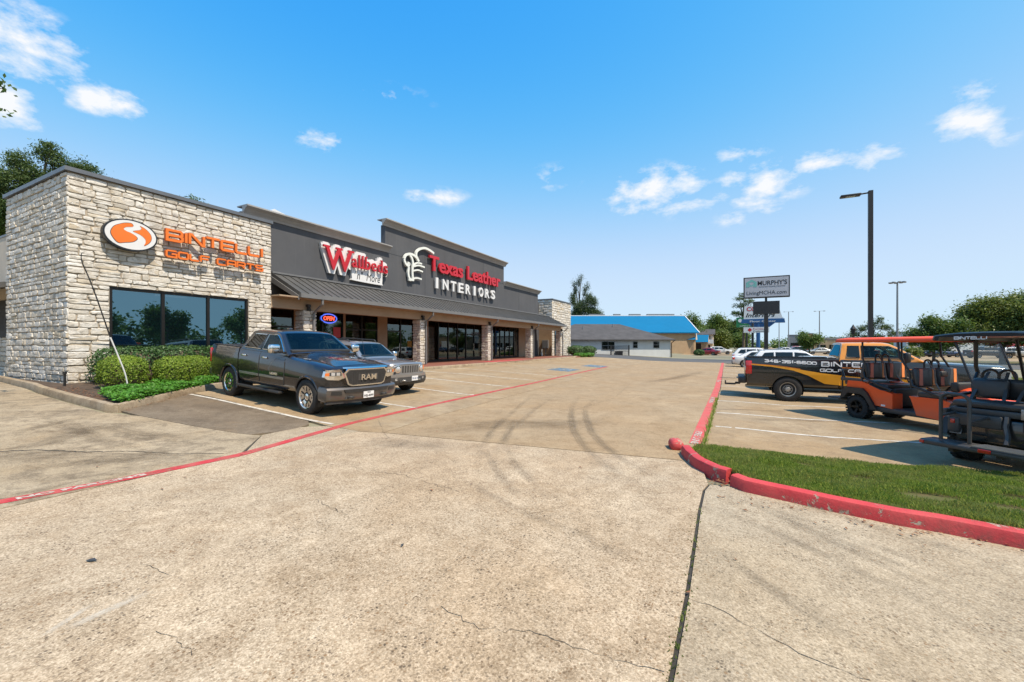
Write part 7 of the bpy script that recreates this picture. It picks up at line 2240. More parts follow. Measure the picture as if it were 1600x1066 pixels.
# weeds in the joints
def weeds(pts, n, hmax, seed):
    rr = random.Random(seed); q = []
    for i in range(n):
        a, b = pts[int(rr.random() * (len(pts) - 1))], None
        k = rr.randrange(len(pts) - 1); t_ = rr.random(); a, b = pts[k], pts[k + 1]
        q.append((lerp(a[0], b[0], t_) + rr.gauss(0, .022), lerp(a[1], b[1], t_) + rr.gauss(0, .02)))
    v = np.empty((n, 4, 3))
    for i, (x, y) in enumerate(q):
        h = rr.uniform(.2, 1) * hmax; a = rr.random() * 6.28; z = gz(x) - .005; w = .006
        dx, dy = math.cos(a) * h * .6, math.sin(a) * h * .6
        v[i] = [(x - dy * .12 - w, y, z), (x + w, y + w, z), (x + dx * .6 + w, y + dy * .6, z + h * .6), (x + dx, y + dy, z + h)]
    return v
tag(quads('weeds', weeds([(-.49, 8.4), (-.50, 12), (-.51, 16)], 700, .10, 1), MT['grassb']), 'green weeds sprouting along the joint beside the red lane line', 'weeds', kind='stuff')
tag(quads('weeds', weeds([(-.305, 2.3), (-.30, 3.3), (-.335, 5.1)], 160, .03, 2), MT['oak2']), 'low moss and weeds in the open drive joint', 'weeds', kind='stuff')

# shrubs by the far block
clipped('hedge', 'dark round hedge at the foot of the far limestone block', 'hedge', (-16.6, 48.4, .55), [(0, 0, .6, .9, 1.6, .62), (.7, 2.4, .55, .9, 1.3, .6)], 4000, .07, MT['hedge'], None, 3)
clipped('hedge', 'low bright green plants before the far dark hedge', 'hedge', (-15.5, 46.6, .5), [(0, 0, .2, .7, 1.0, .26), (.5, 1.6, .2, .6, .8, .25)], 2000, .06, MT['cover'], None, 2.6)

# big trees behind the near block
tree('pine_tree', 'broad dark pine rising behind the near limestone block', 'tree', (-48.2, 12.6, .6), 10, .38,
     [(0, .35, 16.5, 1.2, .62, .75), (.3, 1.0, 15.6, 1.0, .7, .7), (0, 2.5, 15.6, 1.4, .95, .95), (.4, 3.2, 14.6, 1.3, .8, .8), (0, 1.4, 14.7, 1.6, 1.1, 1.0), (-.3, -1.1, 15.2, 1.1, .62, .8), (.2, -.5, 14.2, 1.5, 1.0, .9), (0, -1.4, 13.4, 1.7, 1.1, 1.1), (0, .6, 13.2, 1.9, 1.5, 1.2), (.2, 2.5, 13.2, 1.8, 1.3, 1.1), (0, -.6, 11.6, 2.0, 1.8, 1.2), (0, 2.2, 11.4, 2.0, 1.6, 1.2)],
     52000, .10, MT['pine'], None, .25, .24, .7, .3, 40)
tree('broadleaf_tree', 'green broadleaf tree at the left edge behind the side wall', 'tree', (-50.4, 10.4, .6), 6, .3, ball(9, 4, 1.9, 11.6, 3.4), 26000, .11, MT['oak'], None, 0, .3)
tree('pine_tree', 'small pine tip just clearing the near limestone parapet', 'tree', (-45.5, 22.0, .6), 12, .2, [(0, 0, 14.6, .7, .7, .7), (.3, .2, 13.4, 1.1, 1.1, .7), (-.3, 0, 12.4, 1.3, 1.3, .7), (0, 0, 11.0, 1.6, 1.6, .9)], 4000, .16, MT['pine'], None, .2, .3, .5)
tree('broadleaf_tree', 'tree at the far left whose twig tips enter the picture', 'tree', (-13.5, -1.2, .3), 4.6, .16, [(0, 0, 5.6, 1.1, 1.0, .7), (-.8, .3, 6.3, .9, .9, .7), (.3, -.9, 6.4, 1.0, 1.0, .7), (0, 4.0, 6.87, .16, .26, .09), (0, 3.98, 6.36, .16, .26, .07)], 5200, .055, MT['oak'], None, .1, .07, 1.1, 0, 16)
# sparse leaning cedar beyond the shops
tree('cedar_tree', 'ragged tall cedar standing behind the blue roofed building', 'tree', (-36.6, 110.6, .3), 8, .30,
     [(-1.5, .2, 12.2, .55, .5, 1.5), (-.5, 0, 13.6, .4, .35, 1.1), (.15, 0, 14.6, .3, .25, .7), (.9, .1, 11.6, .5, .5, 1.1), (1.6, .2, 12.6, .3, .3, .7), (-2.0, 0, 10.2, 1.0, .9, 1.4), (1.9, .3, 9.8, 1.4, 1.2, 1.6), (3.3, .2, 9.4, .9, .9, 1.1), (0, 0, 8.6, 2.0, 1.6, 1.4), (2.4, .5, 7.6, 2.0, 1.6, 1.2), (-1.2, 0, 7.2, 1.8, 1.6, 1.4), (4.2, .8, 7.0, 1.1, 1.1, .9), (-1.9, 0, 13.2, .3, .3, .8)],
     30000, .12, MT['cedar'], None, 0, .26, .7, -.6, 26, shell=.2).scale = (1.08, 1.2, 1.38)
# tree belt beyond the tan buildings
belt = [(-14.5, 128, 9.5, 3.6), (-10.0, 131, 11.5, 4.2), (-5.5, 135, 10.6, 4.0), (-1.6, 138, 9.4, 3.6), (1.4, 134, 8.2, 3.0), (-7.5, 124, 6.0, 2.6), (-2.6, 126, 5.2, 2.2), (1.6, 127, 4.6, 2.0), (-16.5, 134, 9.0, 3.6)]
lab = ['dense broadleaf tree next to the two storey house gable', 'tallest dense broadleaf tree of the belt past the tan buildings', 'dense broadleaf tree mid belt above the red sedan', 'dense broadleaf tree near the green roadside sign', 'broadleaf tree behind the white and red roadside sign', 'low rounded tree before the belt near the two storey house', 'low rounded tree behind the red sedan', 'low rounded tree behind the pale suv across the street', 'dense tree at the belt end behind the blue roof']
for i, (x, y, h, r) in enumerate(belt):
    tree('broadleaf_tree', lab[i], 'tree', (x, y, .0), h * .4, .28, ball(8, 30 + i, r, h * .58, h * .40), 9000, .22, MT['oak'] if i % 3 else MT['oak2'], 'trees of the belt past the buildings', 0, .5, 1, 0, 20)
tree('pine_tree', 'thin pine with layered branches behind the roadside signs', 'tree', (1.6, 92, 0), 10, .22,
     [(0, 0, 11.4, .7, .7, .4), (-.7, 0, 10.6, .9, .8, .35), (.9, 0, 10.1, 1.0, .8, .35), (-.6, .3, 9.4, 1.2, .9, .4), (1.0, 0, 8.8, 1.2, .9, .35), (-1.1, 0, 7.9, 1.2, .9, .4), (.8, .2, 7.1, 1.3, 1.0, .4), (-.9, 0, 6.2, 1.3, 1.0, .4), (0, 0, 5.2, 1.6, 1.2, .5)], 6500, .15, MT['pine'], None, .3, .22, .55, 0, 26)
tree('broadleaf_tree', 'small young tree standing alone past the parked cars', 'tree', (9.4, 72.5, -.1), 1.5, .11, ball(7, 61, 1.55, 2.55, 1.35), 8000, .10, MT['oak'], None, 0, .22)
# thorny, open-crowned tree behind the lamp post
tree('pine_tree', 'open feathery tree behind the tall dark lamp post', 'tree', (19.5, 87, -.1), 5, .16, [(-2.2, 0, 3.6, 1.0, .6, .4), (-1.1, 0, 4.6, 1.0, .6, .4), (0, 0, 5.2, .5, .5, .6), (.9, 0, 5.9, .5, .5, .7), (1.5, 0, 4.8, 1.2, .6, .4), (2.6, 0, 3.8, 1.2, .6, .35), (0, 0, 3.2, 1.6, .8, .6)], 4200, .20, MT['cedar'], None, .2, .26, .4, .3, 22, shell=.2)
# right-hand trees
tree('broadleaf_tree', 'smaller bushy tree right of the slim street lamps', 'tree', (18.6, 60.2, -.1), 1.9, .14, [(-.9, 0, 2.6, .9, .9, .8), (.4, 0, 3.6, 1.2, 1.1, 1.0), (1.4, .2, 2.7, 1.2, 1.1, .9), (-.2, .1, 4.3, .8, .8, .7), (1.9, 0, 3.8, .9, .9, .8), (-1.5, 0, 3.1, .7, .7, .6), (.2, 0, 2.0, 1.2, 1.1, .7)], 20000, .10, MT['oak'], None, 0, .24)
tree('broadleaf_tree', 'large olive-green tree at the right edge above the carts', 'tree', (24.4, 62.0, -.1), 2.4, .24, ball(13, 77, 3.5, 4.2, 2.7) + [(0, 0, 4.0, 2.0, 2.0, 1.6), (1.6, 0, 6.2, 1.2, 1.2, .9), (-1.2, 0, 6.0, 1.2, 1.2, .9)], 48000, .115, MT['oak2'], None, 0, .30)
tree('broadleaf_tree', 'tree leaving the frame at the far right', 'tree', (29.5, 61.5, -.1), 2.3, .2, ball(9, 81, 3.0, 4.0, 2.5), 20000, .12, MT['oak'], None, 0, .3)
tree('broadleaf_tree', 'short green sapling behind the orange cart seats', 'tree', (13.0, 47.5, -.1), .5, .05, ball(5, 88, .8, .95, .5), 2500, .09, MT['oak2'], None, 0, .16)
# trees to the right of the picture, which the shop windows mirror
for i, (x, y, h, r) in enumerate(((58, 30, 9, 4.2), (66, 44, 10, 4.6), (52, 57, 8, 3.8), (72, 62, 11, 5), (60, 78, 9, 4.2), (56, 13, 9, 4.4), (84, 24, 11, 5.2), (78, 90, 10, 4.8))):
    tree('roadside_tree', 'broad roadside tree outside the frame mirrored by shop windows', 'tree', (x, y, -.1), h * .35, .28, ball(8, 120 + i, r, h * .6, h * .38), 5000, .34, MT['oak'], 'roadside trees mirrored in the shop windows', 0, .5, 1, 0, 18)
# ================================================================== signs, lamps, far buildings
# leaning banner rod without its banner
m = MB(); P_ = [(-14.2, 5.35, .45), (-14.2, 5.28, .96), (-14.2, 5.19, 1.3), (-14.2, 4.96, 2.01)]
rod = wthing('banner_pole', 'thin bent banner rod leaning over the planter by the corner', 'pole', (-14.2, 5.35, .5))
m.tube(cat(P_, 4), .018, 6); m.build('lower_rod', MT['signwhite'], rod, smooth=60)
m = MB(); m.tube(cat([(-14.2, 4.96, 2.01), (-14.2, 4.68, 3.05), (-14.2, 4.53, 3.54), (-14.2, 4.43, 3.83), (-14.2, 4.41, 3.96), (-14.2, 4.42, 4.06), (-14.2, 4.47, 4.08)], 4), [.017 - .0004 * i for i in range(25)], 6); m.build('upper_rod', MT['blackmetal'], rod, smooth=60)
m = MB(); m.cyl((-16.75, 4.86, .55), (-16.75, 4.86, 1.02), .03, n=8); m.cyl((-16.75, 4.86, 1.0), (-16.75, 4.86, 1.06), .05, n=8)
tag(m.build('standpipe', MT['blackmetal']), 'short dark pipe standing at the foot of the limestone corner', 'pipe')

def lamp_post(label, loc, h, w, arm=None, ring=False, double=False, group=None):
    t = thing('lamp_post', label, 'lamp post', loc, (0, 0, 0), group)
    m = MB(); m.bx(-w / 2, w / 2, -w / 2, w / 2, 0, h) if not ring else m.cyl((0, 0, 0), (0, 0, h), w / 2, w / 3, 8)
    m.build('pole', MT['poledark'] if not ring else MT['polegrey'], t, smooth=None if not ring else 50)
    if not ring:
        m = MB(); m.bbox((0, 0, .3), (w * 2.4, w * 2.4, .6), .03); m.build('footing', MT['kerbc'], t)
    if arm:
        m = MB(); m.tube([(0, 0, h - .08), (arm * .35 * 1, 0, h - .10)], .035, 6); m.build('arm', MT['poledark'], t)
        m = MB(); m.bbox((arm * .72, 0, h - .12), (abs(arm) * .75, .34, .10), .03); m.build('lamp_head', MT['poledark'], t, smooth=40)
        m = MB(); m.bx(arm * .72 - .18, arm * .72 + .18, -.12, .12, h - .178, h - .171); m.build('lamp_glass', MT['lens'], t)
    if ring:
        m = MB()
        for i in range(8 if not double else 2):
            a = 2 * math.pi * i / (8 if not double else 2); r = ring
            m.bbox((r * math.cos(a), r * math.sin(a), h - .05), (.42, .30, .16), .04, (0, 0, a)); m.cyl((0, 0, h - .05), (r * math.cos(a), r * math.sin(a), h - .05), .03, n=5)
        m.build('lamp_head', MT['polegrey'], t)
    return t
lamp_post('tall square dark lamp post with a single flat head behind the carts', (5.67, 25.49, -.1), 9.15, .17, -1.05)
lamp_post('slim grey street lamp with a ring of heads near the right trees', (20.35, 78.2, -.1), 10.8, .30, ring=.75)
lamp_post('slim grey street lamp right of the lone young tree', (19.5, 134, -.1), 10.8, .30, ring=1.0, double=True)
lamp_post('slim grey street lamp left of the lone young tree', (14.7, 154, -.1), 12.2, .32, ring=1.1, double=True)
lamp_post('farthest slim street lamp just right of the pylon sign', (14.0, 176, -.1), 11.8, .32, ring=1.1, double=True)
lt = thing('street_lantern', 'short lantern post between young tree and dark lamp post', 'lantern', (13.6, 69, -.1))
m = MB(); m.cyl((0, 0, 0), (0, 0, 3.3), .07, .05, 8); m.build('post', MT['poledark'], lt)
m = MB(); m.lathe([(3.3, .06), (3.4, .2), (3.9, .26), (4.0, .34), (4.1, .30), (4.45, .10), (4.6, .03), (4.6, 0)], 'Z', 10); m.build('lantern', MT['poledark'], lt)

# pylon sign
py = wthing('pylon_sign', 'tall grey pylon sign reading MURPHY\'S LivingMCHA.com above a blank black screen', 'sign', (3.3, 57, -.1))
Y = 57.0
m = MB(); m.bx(3.06, 3.46, Y - .2, Y + .2, -.15, 5.4); m.cyl((3.26, Y, 5.4), (3.26, Y, 7.4), .12); m.build('pole', MT['poledark'], py)
m = MB(); m.bx(.98, 5.55, Y - .28, Y + .28, 7.28, 9.70); cs = m.build('cabinet', MT['poledark'], py)
m = MB(); m.bx(1.10, 5.43, Y - .288, Y - .281, 7.40, 9.58); m.build('sign_face', MT['signgrey'], cs)
m = MB(); m.bx(1.95, 4.58, Y - .22, Y + .22, 5.42, 6.88); sc = m.build('screen', MT['signblack'], py)
def board_text(body, x0, x1, z0, caph, y, mat, parent, nm='lettering', off=0., shear=0., spacing=1.):
    t = text_mb(body, 1.0, 1.0, lambda u, v, w=0: (u, v, w), off, shear, 'LEFT', spacing)
    us = [p[0] for p in t.v]; k = (x1 - x0) / (max(us) - min(us)); u0 = min(us)
    t.v = [(x0 + (p[0] - u0) * k, y - .004 - .006 * p[2], z0 + p[1] / .7 * caph) for p in t.v]
    return t.build(nm, mat, parent)
board_text("MURPHY'S", 2.42, 5.28, 8.72, .50, Y - .288, MT['ink'], cs, off=.012)
board_text("Corporate Housing Associates", 2.52, 5.12, 8.50, .12, Y - .288, MT['ink'], cs)
board_text("LivingMCHA.com", 1.30, 5.22, 7.66, .42, Y - .288, MT['ink'], cs)
m = MB()
fy = lambda u, v, w: (u, Y - .292 - w, v)
m.prism([(1.25, 8.55), (1.25, 9.12), (1.82, 9.42), (2.32, 9.12), (2.32, 8.55), (2.10, 8.55), (2.10, 9.0), (1.82, 9.18), (1.47, 9.0), (1.47, 8.55)], fy, .006)
ribbon_mb(m, [(1.56, 8.56), (1.56, 8.88), (1.79, 8.66), (2.02, 8.88), (2.02, 8.56)], .11, lambda u, v, w=0: Vector((u, Y - .292 - w, v)), .005)
m.build('house_emblem', MT['teal'], cs)

cs2 = wthing('pylon_sign', 'white and blue roadside sign reading CO Interiors Floor Center behind the black screen', 'sign', (4.2, 77, -.1))
Y2 = 77.0
m = MB(); m.cyl((3.35, Y2, -.2), (3.35, Y2, 5.2), .28, n=10); m.build('pole', MT['signblue'], cs2)
m = MB(); m.prism([(1.35, 5.9), (1.45, 8.0), (6.0, 8.0), (6.6, 5.9)], lambda u, v, w: (u, Y2 - .2 + w, v), .4); bd = m.build('board', MT['signwhite'], cs2)
m = MB(); m.prism([(.95, 5.3), (1.1, 5.95), (6.8, 5.95), (6.9, 5.3)], lambda u, v, w: (u, Y2 - .26 + w, v), .52); m.build('blue_band', MT['signblue'], cs2)
m = MB(); m.prism([(1.9, 5.3), (2.3, 4.9), (2.8, 4.35), (4.6, 4.35), (4.9, 4.7), (5.6, 5.3)], lambda u, v, w: (u, Y2 - .18 + w, v), .36); m.build('blue_scroll', MT['signblue'], cs2)
board_text('CO', 1.75, 3.1, 7.22, .62, Y2 - .205, MT['signred'], bd, off=.03)
board_text('LOR', 3.2, 5.3, 7.22, .62, Y2 - .205, MT['signblue'], bd, off=.03)
board_text('Interiors', 1.62, 5.6, 6.25, .62, Y2 - .205, MT['ink'], bd, off=.02, shear=.3)
board_text('Floor Center', 2.2, 5.7, 5.45, .26, Y2 - .265, MT['signwhite'], bd, off=.02)
cs3 = wthing('roadside_sign', 'green roadside sign half hidden behind the blue scroll sign', 'sign', (1.6, 86, -.1))
m = MB(); m.bx(.35, 3.9, 85.8, 86.2, 5.0, 6.75); bd = m.build('board', MT['signgreen'], cs3)
m = MB(); m.cyl((2.0, 86, -.2), (2.0, 86, 5), .14); m.build('pole', MT['poledark'], cs3)
m = MB(); m.lathe([(0, .32), (.02, .32)], 'Y', 16, (.95, 85.77, 6.2)); m.build('round_emblem', MT['signwhite'], bd)
board_text('BENT', 1.5, 2.9, 6.15, .30, 85.797, MT['signwhite'], bd); board_text('PARK', 1.6, 2.9, 5.65, .26, 85.797, MT['signwhite'], bd)
board_text('OPEN DAILY', .9, 3.6, 5.15, .2, 85.797, MT['signwhite'], bd)
cs4 = wthing('roadside_sign', 'low white roadside sign with a red diamond below the blue sign', 'sign', (2.5, 69.5, -.1))
m = MB(); m.bx(1.2, 4.35, 69.3, 69.7, 3.62, 4.40); bd = m.build('board', MT['signwhite'], cs4)
m = MB(); m.cyl((2.35, 69.9, -.2), (2.35, 69.9, 5), .16); m.build('pole', MT['poledark'], cs4)
m = MB(); m.prism([(1.98, 3.72), (2.28, 4.0), (1.98, 4.3), (1.68, 4.0)], lambda u, v, w: (u, 69.298 - w, v), .006); m.build('diamond', MT['signred'], bd)
board_text('Furniture', 2.4, 4.2, 4.05, .2, 69.298, MT['signred'], bd); board_text('Collection', 2.4, 4.2, 3.72, .2, 69.298, MT['ink'], bd)

# ---- white painted house with grey hip roof
hz = .12
ux, uy = 11.6, 6.8
L = math.hypot(ux, uy)
hs = thing('house', 'low white painted building with grey hip roof past the shopping strip', 'house', (-8.2, 65.9, hz), (0, 0, math.atan2(uy, ux)))
# local: x along the front (negative = left), y away from the street
HL, HD, HH = 19.0, 13.0, 2.55
m = MB(); m.bx(-HL, 0, 0, HD, -.3, HH); m.build('wall', MT['housewhite'], hs)
m = MB(); e = .55
A_ = [(-HL - e, -e), (e, -e), (e, HD + e), (-HL - e, HD + e)]
rx0, rx1, rz = -HL + 6.2, -5.6, HH + 2.55
vs = [(x, y, HH) for x, y in A_] + [(x, y, HH - .14) for x, y in A_] + [(rx0, HD / 2, rz), (rx1, HD / 2, rz)]
m.add(vs, [(0, 1, 9, 8), (1, 2, 9), (2, 3, 8, 9), (3, 0, 8), (0, 4, 5, 1), (1, 5, 6, 2), (2, 6, 7, 3), (3, 7, 4, 0), (4, 7, 6, 5)])
rf = m.build('roof', MT['shingle'], hs)
m = MB()
for x, y, z in ((-12, 4, HH + 1.75), (-7, 5.2, HH + 2.15)): m.cyl((x, y, z - .4), (x, y, z + .35), .09, n=8)
m.build('roof_vent', MT['polegrey'], rf)
for x0, x1, z0, z1 in ((-10.2, -8.3, 1.05, 2.25), (-5.6, -4.9, 1.3, 2.25), (-2.6, -1.7, 1.3, 2.25)):
    m = MB(); m.bx(x0, x1, -.06, -.005, z0, z1); w = m.build('window', MT['polegrey'], hs)
    n = 2 if x1 - x0 > 1 else 1
    for i in range(n):
        for j in range(2):
            m = MB(); a = x0 + .05 + i * (x1 - x0 - .05) / n; m.bx(a, a + (x1 - x0 - .05) / n - .05, -.068, -.061, z0 + .05 + j * (z1 - z0 - .05) / 2, z0 + (j + 1) * (z1 - z0 - .05) / 2); m.build('pane', MT['carglass'], w)
m = MB(); m.tube([(.45, -.5, HH - .1), (.08, -.1, HH - .5), (.08, -.1, -.1)], .06, 6); m.build('downspout', MT['poledark'], hs)
for y0 in (1.5, 5.0):
    m = MB(); m.bx(.005, .06, y0, y0 + 1.1, .1, 2.2); w = m.build('window', MT['bronze'], hs)
    m = MB(); m.bx(.062, .07, y0 + .08, y0 + 1.02, .2, 2.1); m.build('pane', MT['carglass'], w)
# fenced air-conditioner yard
yd = thing('fence', 'dark mesh fence round an air conditioner beside the white building', 'fence', (-14.4, 60.9, hz + .05), (0, 0, math.atan2(uy, ux)))
for x in (-1.3, 1.3):
    m = MB(); m.bx(x - .07, x + .07, -.07, .07, 0, 1.7); m.build('post', MT['poledark'], yd)
m = MB()
for i in range(22): m.bx(-1.2 + i * .114, -1.17 + i * .114, -.015, .015, .05, 1.6)
for z in (.1, .8, 1.55): m.bx(-1.25, 1.25, .016, .03, z, z + .05)
m.build('fence_bars', MT['poledark'], yd, kind='stuff')
ac = thing('air_conditioner', 'dark grey air conditioner unit inside the mesh fence', 'air conditioner', (-14.7, 61.6, hz), (0, 0, math.atan2(uy, ux)))
m = MB(); m.bbox((0, 0, .45), (.9, .8, .8), .04); m.build('casing', MT['poledark'], ac)
m = MB(); m.lathe([(.85, .36), (.88, .34), (.88, 0)], 'Z', 14); m.build('fan_grille', MT['satin'], ac)

# ---- blue-roofed building behind it
bl = wthing('retail_building', 'long building with bright blue gable roof behind the white house', 'building', (-20, 95, .3))
def fl(x, t): return x
# ridge runs roughly along the picture; the gable looks down the street
P0, P1 = Vector((-40.0, 86.0)), Vector((-9.8, 101.5))
dn = (P1 - P0).normalized(); nn = Vector((dn.y, -dn.x))
def Q(a, b, z): p = P0 + dn * a + nn * b; return (p.x, p.y, z)
LL = (P1 - P0).length
m = MB(); w = 7.6; zr0, ze = 8.35, 4.5
m.add([Q(0, 0, zr0), Q(LL, 0, zr0), Q(LL, w, ze), Q(0, w, ze), Q(0, -w, ze), Q(LL, -w, ze), Q(0, 0, zr0 - .2), Q(LL, 0, zr0 - .2), Q(LL, w, ze - .2), Q(0, w, ze - .2), Q(0, -w, ze - .2), Q(LL, -w, ze - .2)],
      [(0, 1, 2, 3), (0, 4, 5, 1), (6, 9, 8, 7), (6, 7, 11, 10), (3, 2, 8, 9), (4, 10, 11, 5), (1, 7, 8, 2), (1, 5, 11, 7), (0, 3, 9, 6), (0, 6, 10, 4)])
brf = m.build('roof', MT['blueroof'], bl)
m = MB()
m.tube([Q(LL + .1, w + .1, ze - .1), Q(LL + .1, 0, zr0 + .05), Q(LL + .1, -w, ze)], .11, 4); m.tube([Q(0, 0, zr0 + .06), Q(LL, 0, zr0 + .06)], .10, 4); m.build('verge_trim', MT['signwhite'], brf)
m = MB()
for a, b in ((13, 16.5), (18.5, 20), (22, 24.5), (26, 32)): m.bx(0, 0, 0, 0, 0, 0) if False else m.box(Q((a + b) / 2, .9 - 1.9, zr0 + .10), (b - a, .9, .75), Euler((0, 0, math.atan2(dn.y, dn.x))))
m.build('roof_unit', MT['polegrey'], brf)
m = MB()
wl = [Q(.4, w - .6, 0), Q(LL - .5, w - .6, 0), Q(LL - .5, -w + .6, 0), Q(.4, -w + .6, 0)]
m.add(wl + [(x, y, ze - .15) for x, y, z in wl] + [Q(LL - .5, 0, zr0 - .35)], [(0, 1, 5, 4), (1, 2, 6, 5), (2, 3, 7, 6), (3, 0, 4, 7), (5, 6, 8)]); m.build('wall', MT['tanbrick'], bl)
# porch gables on the street end
for k, (x, y, s) in enumerate(((-8.2, 97.0, 1.0), (-6.0, 104.0, .85))):
    m = MB(); m.bx(x - 2.6 * s, x + .9 * s, y - 2.4 * s, y + 2.4 * s, -.1, 3.1 * s); po = m.build('porch', MT['tanbrick'], bl)
    m = MB(); m.add([(x - 3 * s, y - 2.8 * s, 3.0 * s), (x + 1.2 * s, y - 2.8 * s, 3.0 * s), (x + 1.2 * s, y, 4.9 * s), (x - 3 * s, y, 4.9 * s), (x + 1.2 * s, y + 2.8 * s, 3.0 * s), (x - 3 * s, y + 2.8 * s, 3.0 * s)], [(0, 1, 2, 3), (3, 2, 4, 5), (1, 4, 2), (0, 3, 5), (0, 5, 4, 1)]); m.build('porch_roof', MT['blueroof'], po)
    m = MB(); m.add([(x + .95 * s, y - 2.2 * s, 3.05 * s), (x + .95 * s, y + 2.2 * s, 3.05 * s), (x + 1.23 * s, y, 4.75 * s), (x + 1.23 * s, y - 2.6 * s, 3.0 * s), (x + 1.23 * s, y + 2.6 * s, 3.0 * s)], [(3, 4, 2)]); m.build('gable', MT['cream'], po)
    m = MB(); m.bx(x + .905 * s, x + .95 * s, y - .7, y + .7, .1, 2.3); m.build('doorway', MT['bronze'], po); m = MB(); m.bx(x - 1.6, x - .4, y - 2.42 * s, y - 2.405 * s, .1, 2.3); m.build('doorway', MT['bronze'], po)
th = wthing('house', 'small two storey pale house with balcony at the end of the street', 'house', (-7.5, 122, 0))
m = MB(); m.bx(-11.5, -4.8, 120, 128, -.1, 4.6); m.build('wall', MT['cream'], th)
m = MB(); m.prism([(119.2, 4.6), (124, 6.1), (128.8, 4.6)], lambda u, v, w: (-12 + w, u, v), 7.6); m.build('roof', MT['shingle'], th)
for x0, z0 in ((-9.5, 2.9), (-6.6, 2.9), (-9.5, .6), (-6.6, .6)):
    m = MB(); m.bx(x0, x0 + 1.2, 119.93, 119.99, z0, z0 + 1.3); m.build('window', MT['bronze'], th)
m = MB(); m.bx(-7.6, -4.6, 118.6, 119.99, 2.3, 2.5); m.bx(-7.6, -4.6, 118.6, 118.7, 2.5, 3.3); m.build('balcony', MT['signwhite'], th)
# bushes at the foot of the tan porches
for x, y, r, mt_, lb in ((-5.6, 84, .9, 'hedge', 'green bush at the white building corner by the street'), (-4.9, 92, 1.0, 'shrub', 'yellow-green bush before the tan porches'), (-5.2, 99.5, 1.0, 'hedge', 'round bush beside the farther tan porch')):
    clipped('bush', lb, 'bush', (x, y, -.1), [(0, 0, r * .6, r, r * 1.2, r * .7)], 900, .12, MT[mt_], 'bushes along the tan buildings', 2.3)

# ---- right side: verge, road, lorries, traffic
sheet('grass_verge', [(8.9, 12), (14, 12), (16, 62), (40, 58), (80, 66), (80, 71), (9, 72)], MT['turf'], -.02)
tag(grass('verge_grass', [(9.2, 13), (13.5, 13), (15.5, 60), (9.4, 60)], 30000, .06, .18, lambda x, y: -.10, MT['grassb'], (), .02), 'rough grass on the verge behind the parked carts', 'grass', kind='stuff')
sheet('highway', [(16, 76), (120, 60), (300, 100), (300, 130), (18, 128), (40, 700), (22, 700), (8, 128)], MT['stall'], -.03)
tr = thing('semi_truck', 'red semi truck cab with white trailer beyond the cart windscreen', 'truck', (46.8, 112, -.1), (0, 0, R(-150)))
m = MB(); m.bbox((3.2, 0, 1.75), (2.0, 2.1, 1.1), .25); m.build('bonnet', MT['redpaint'], tr, smooth=40)
m = MB(); m.bbox((1.2, 0, 2.2), (2.2, 2.4, 2.5), .25); m.build('cab', MT['redpaint'], tr, smooth=40)
m = MB(); m.bx(2.30, 2.33, -1.0, 1.0, 2.3, 3.1); m.build('windscreen', MT['carglass'], tr)
m = MB(); m.bx(4.2, 4.25, -.6, .6, 1.2, 2.1); m.build('grille', MT['chrome'], tr)
m = MB(); m.bbox((4.2, 0, .75), (.3, 2.4, .4), .08); m.build('bumper', MT['chrome'], tr)
for y in (-.9, .9):
    m = MB(); m.bbox((4.15, y, 1.35), (.2, .35, .3), .06); m.build('headlight', MT['lens'], tr)
    m = MB(); m.cyl((0, y * 1.15, 1.4), (0, y * 1.15, 3.9), .09, n=8); m.build('exhaust_stack', MT['chrome'], tr)
for x in (3.3, -1.2, -2.4):
    for y in (1.0, -1.0): add_wheel(tr, x, y, .5, .34, .3, 'five')
m = MB(); m.bx(-3.2, 3.0, -.5, .5, .6, .95); m.build('chassis', MT['insidedark'], tr)
def box_truck(label, loc, rz, mat, l=9., h=3.0):
    t = thing('box_trailer', label, 'trailer', loc, (0, 0, rz))
    m = MB(); m.bbox((0, 0, 1.1 + h / 2), (l, 2.5, h), .06); m.build('box', mat, t)
    m = MB(); m.bx(-l / 2, l / 2, -.5, .5, .8, 1.09); m.build('chassis', MT['insidedark'], t)
    for x in (-l / 2 + 1.2, -l / 2 + 2.4, l / 2 - 1.5):
        for y in (1.0, -1.0): add_wheel(t, x, y, .48, .34, .3, 'five')
    return t
box_truck('white box trailer parked beyond the orange cart seats', (33.5, 104, -.6), R(15), MT['whitepaint'], 7, 2.6)
box_truck('yellow box trailer at the right edge of the frame', (53.5, 113, -.4), R(10), MT['yellowpaint'], 9, 2.6)
cnt = 0
names = [('silver', 'silverpaint'), ('white', 'whitepaint'), ('dark blue', 'bluepaint'), ('black', 'blackpaint'), ('red', 'redpaint')]
protos = {}
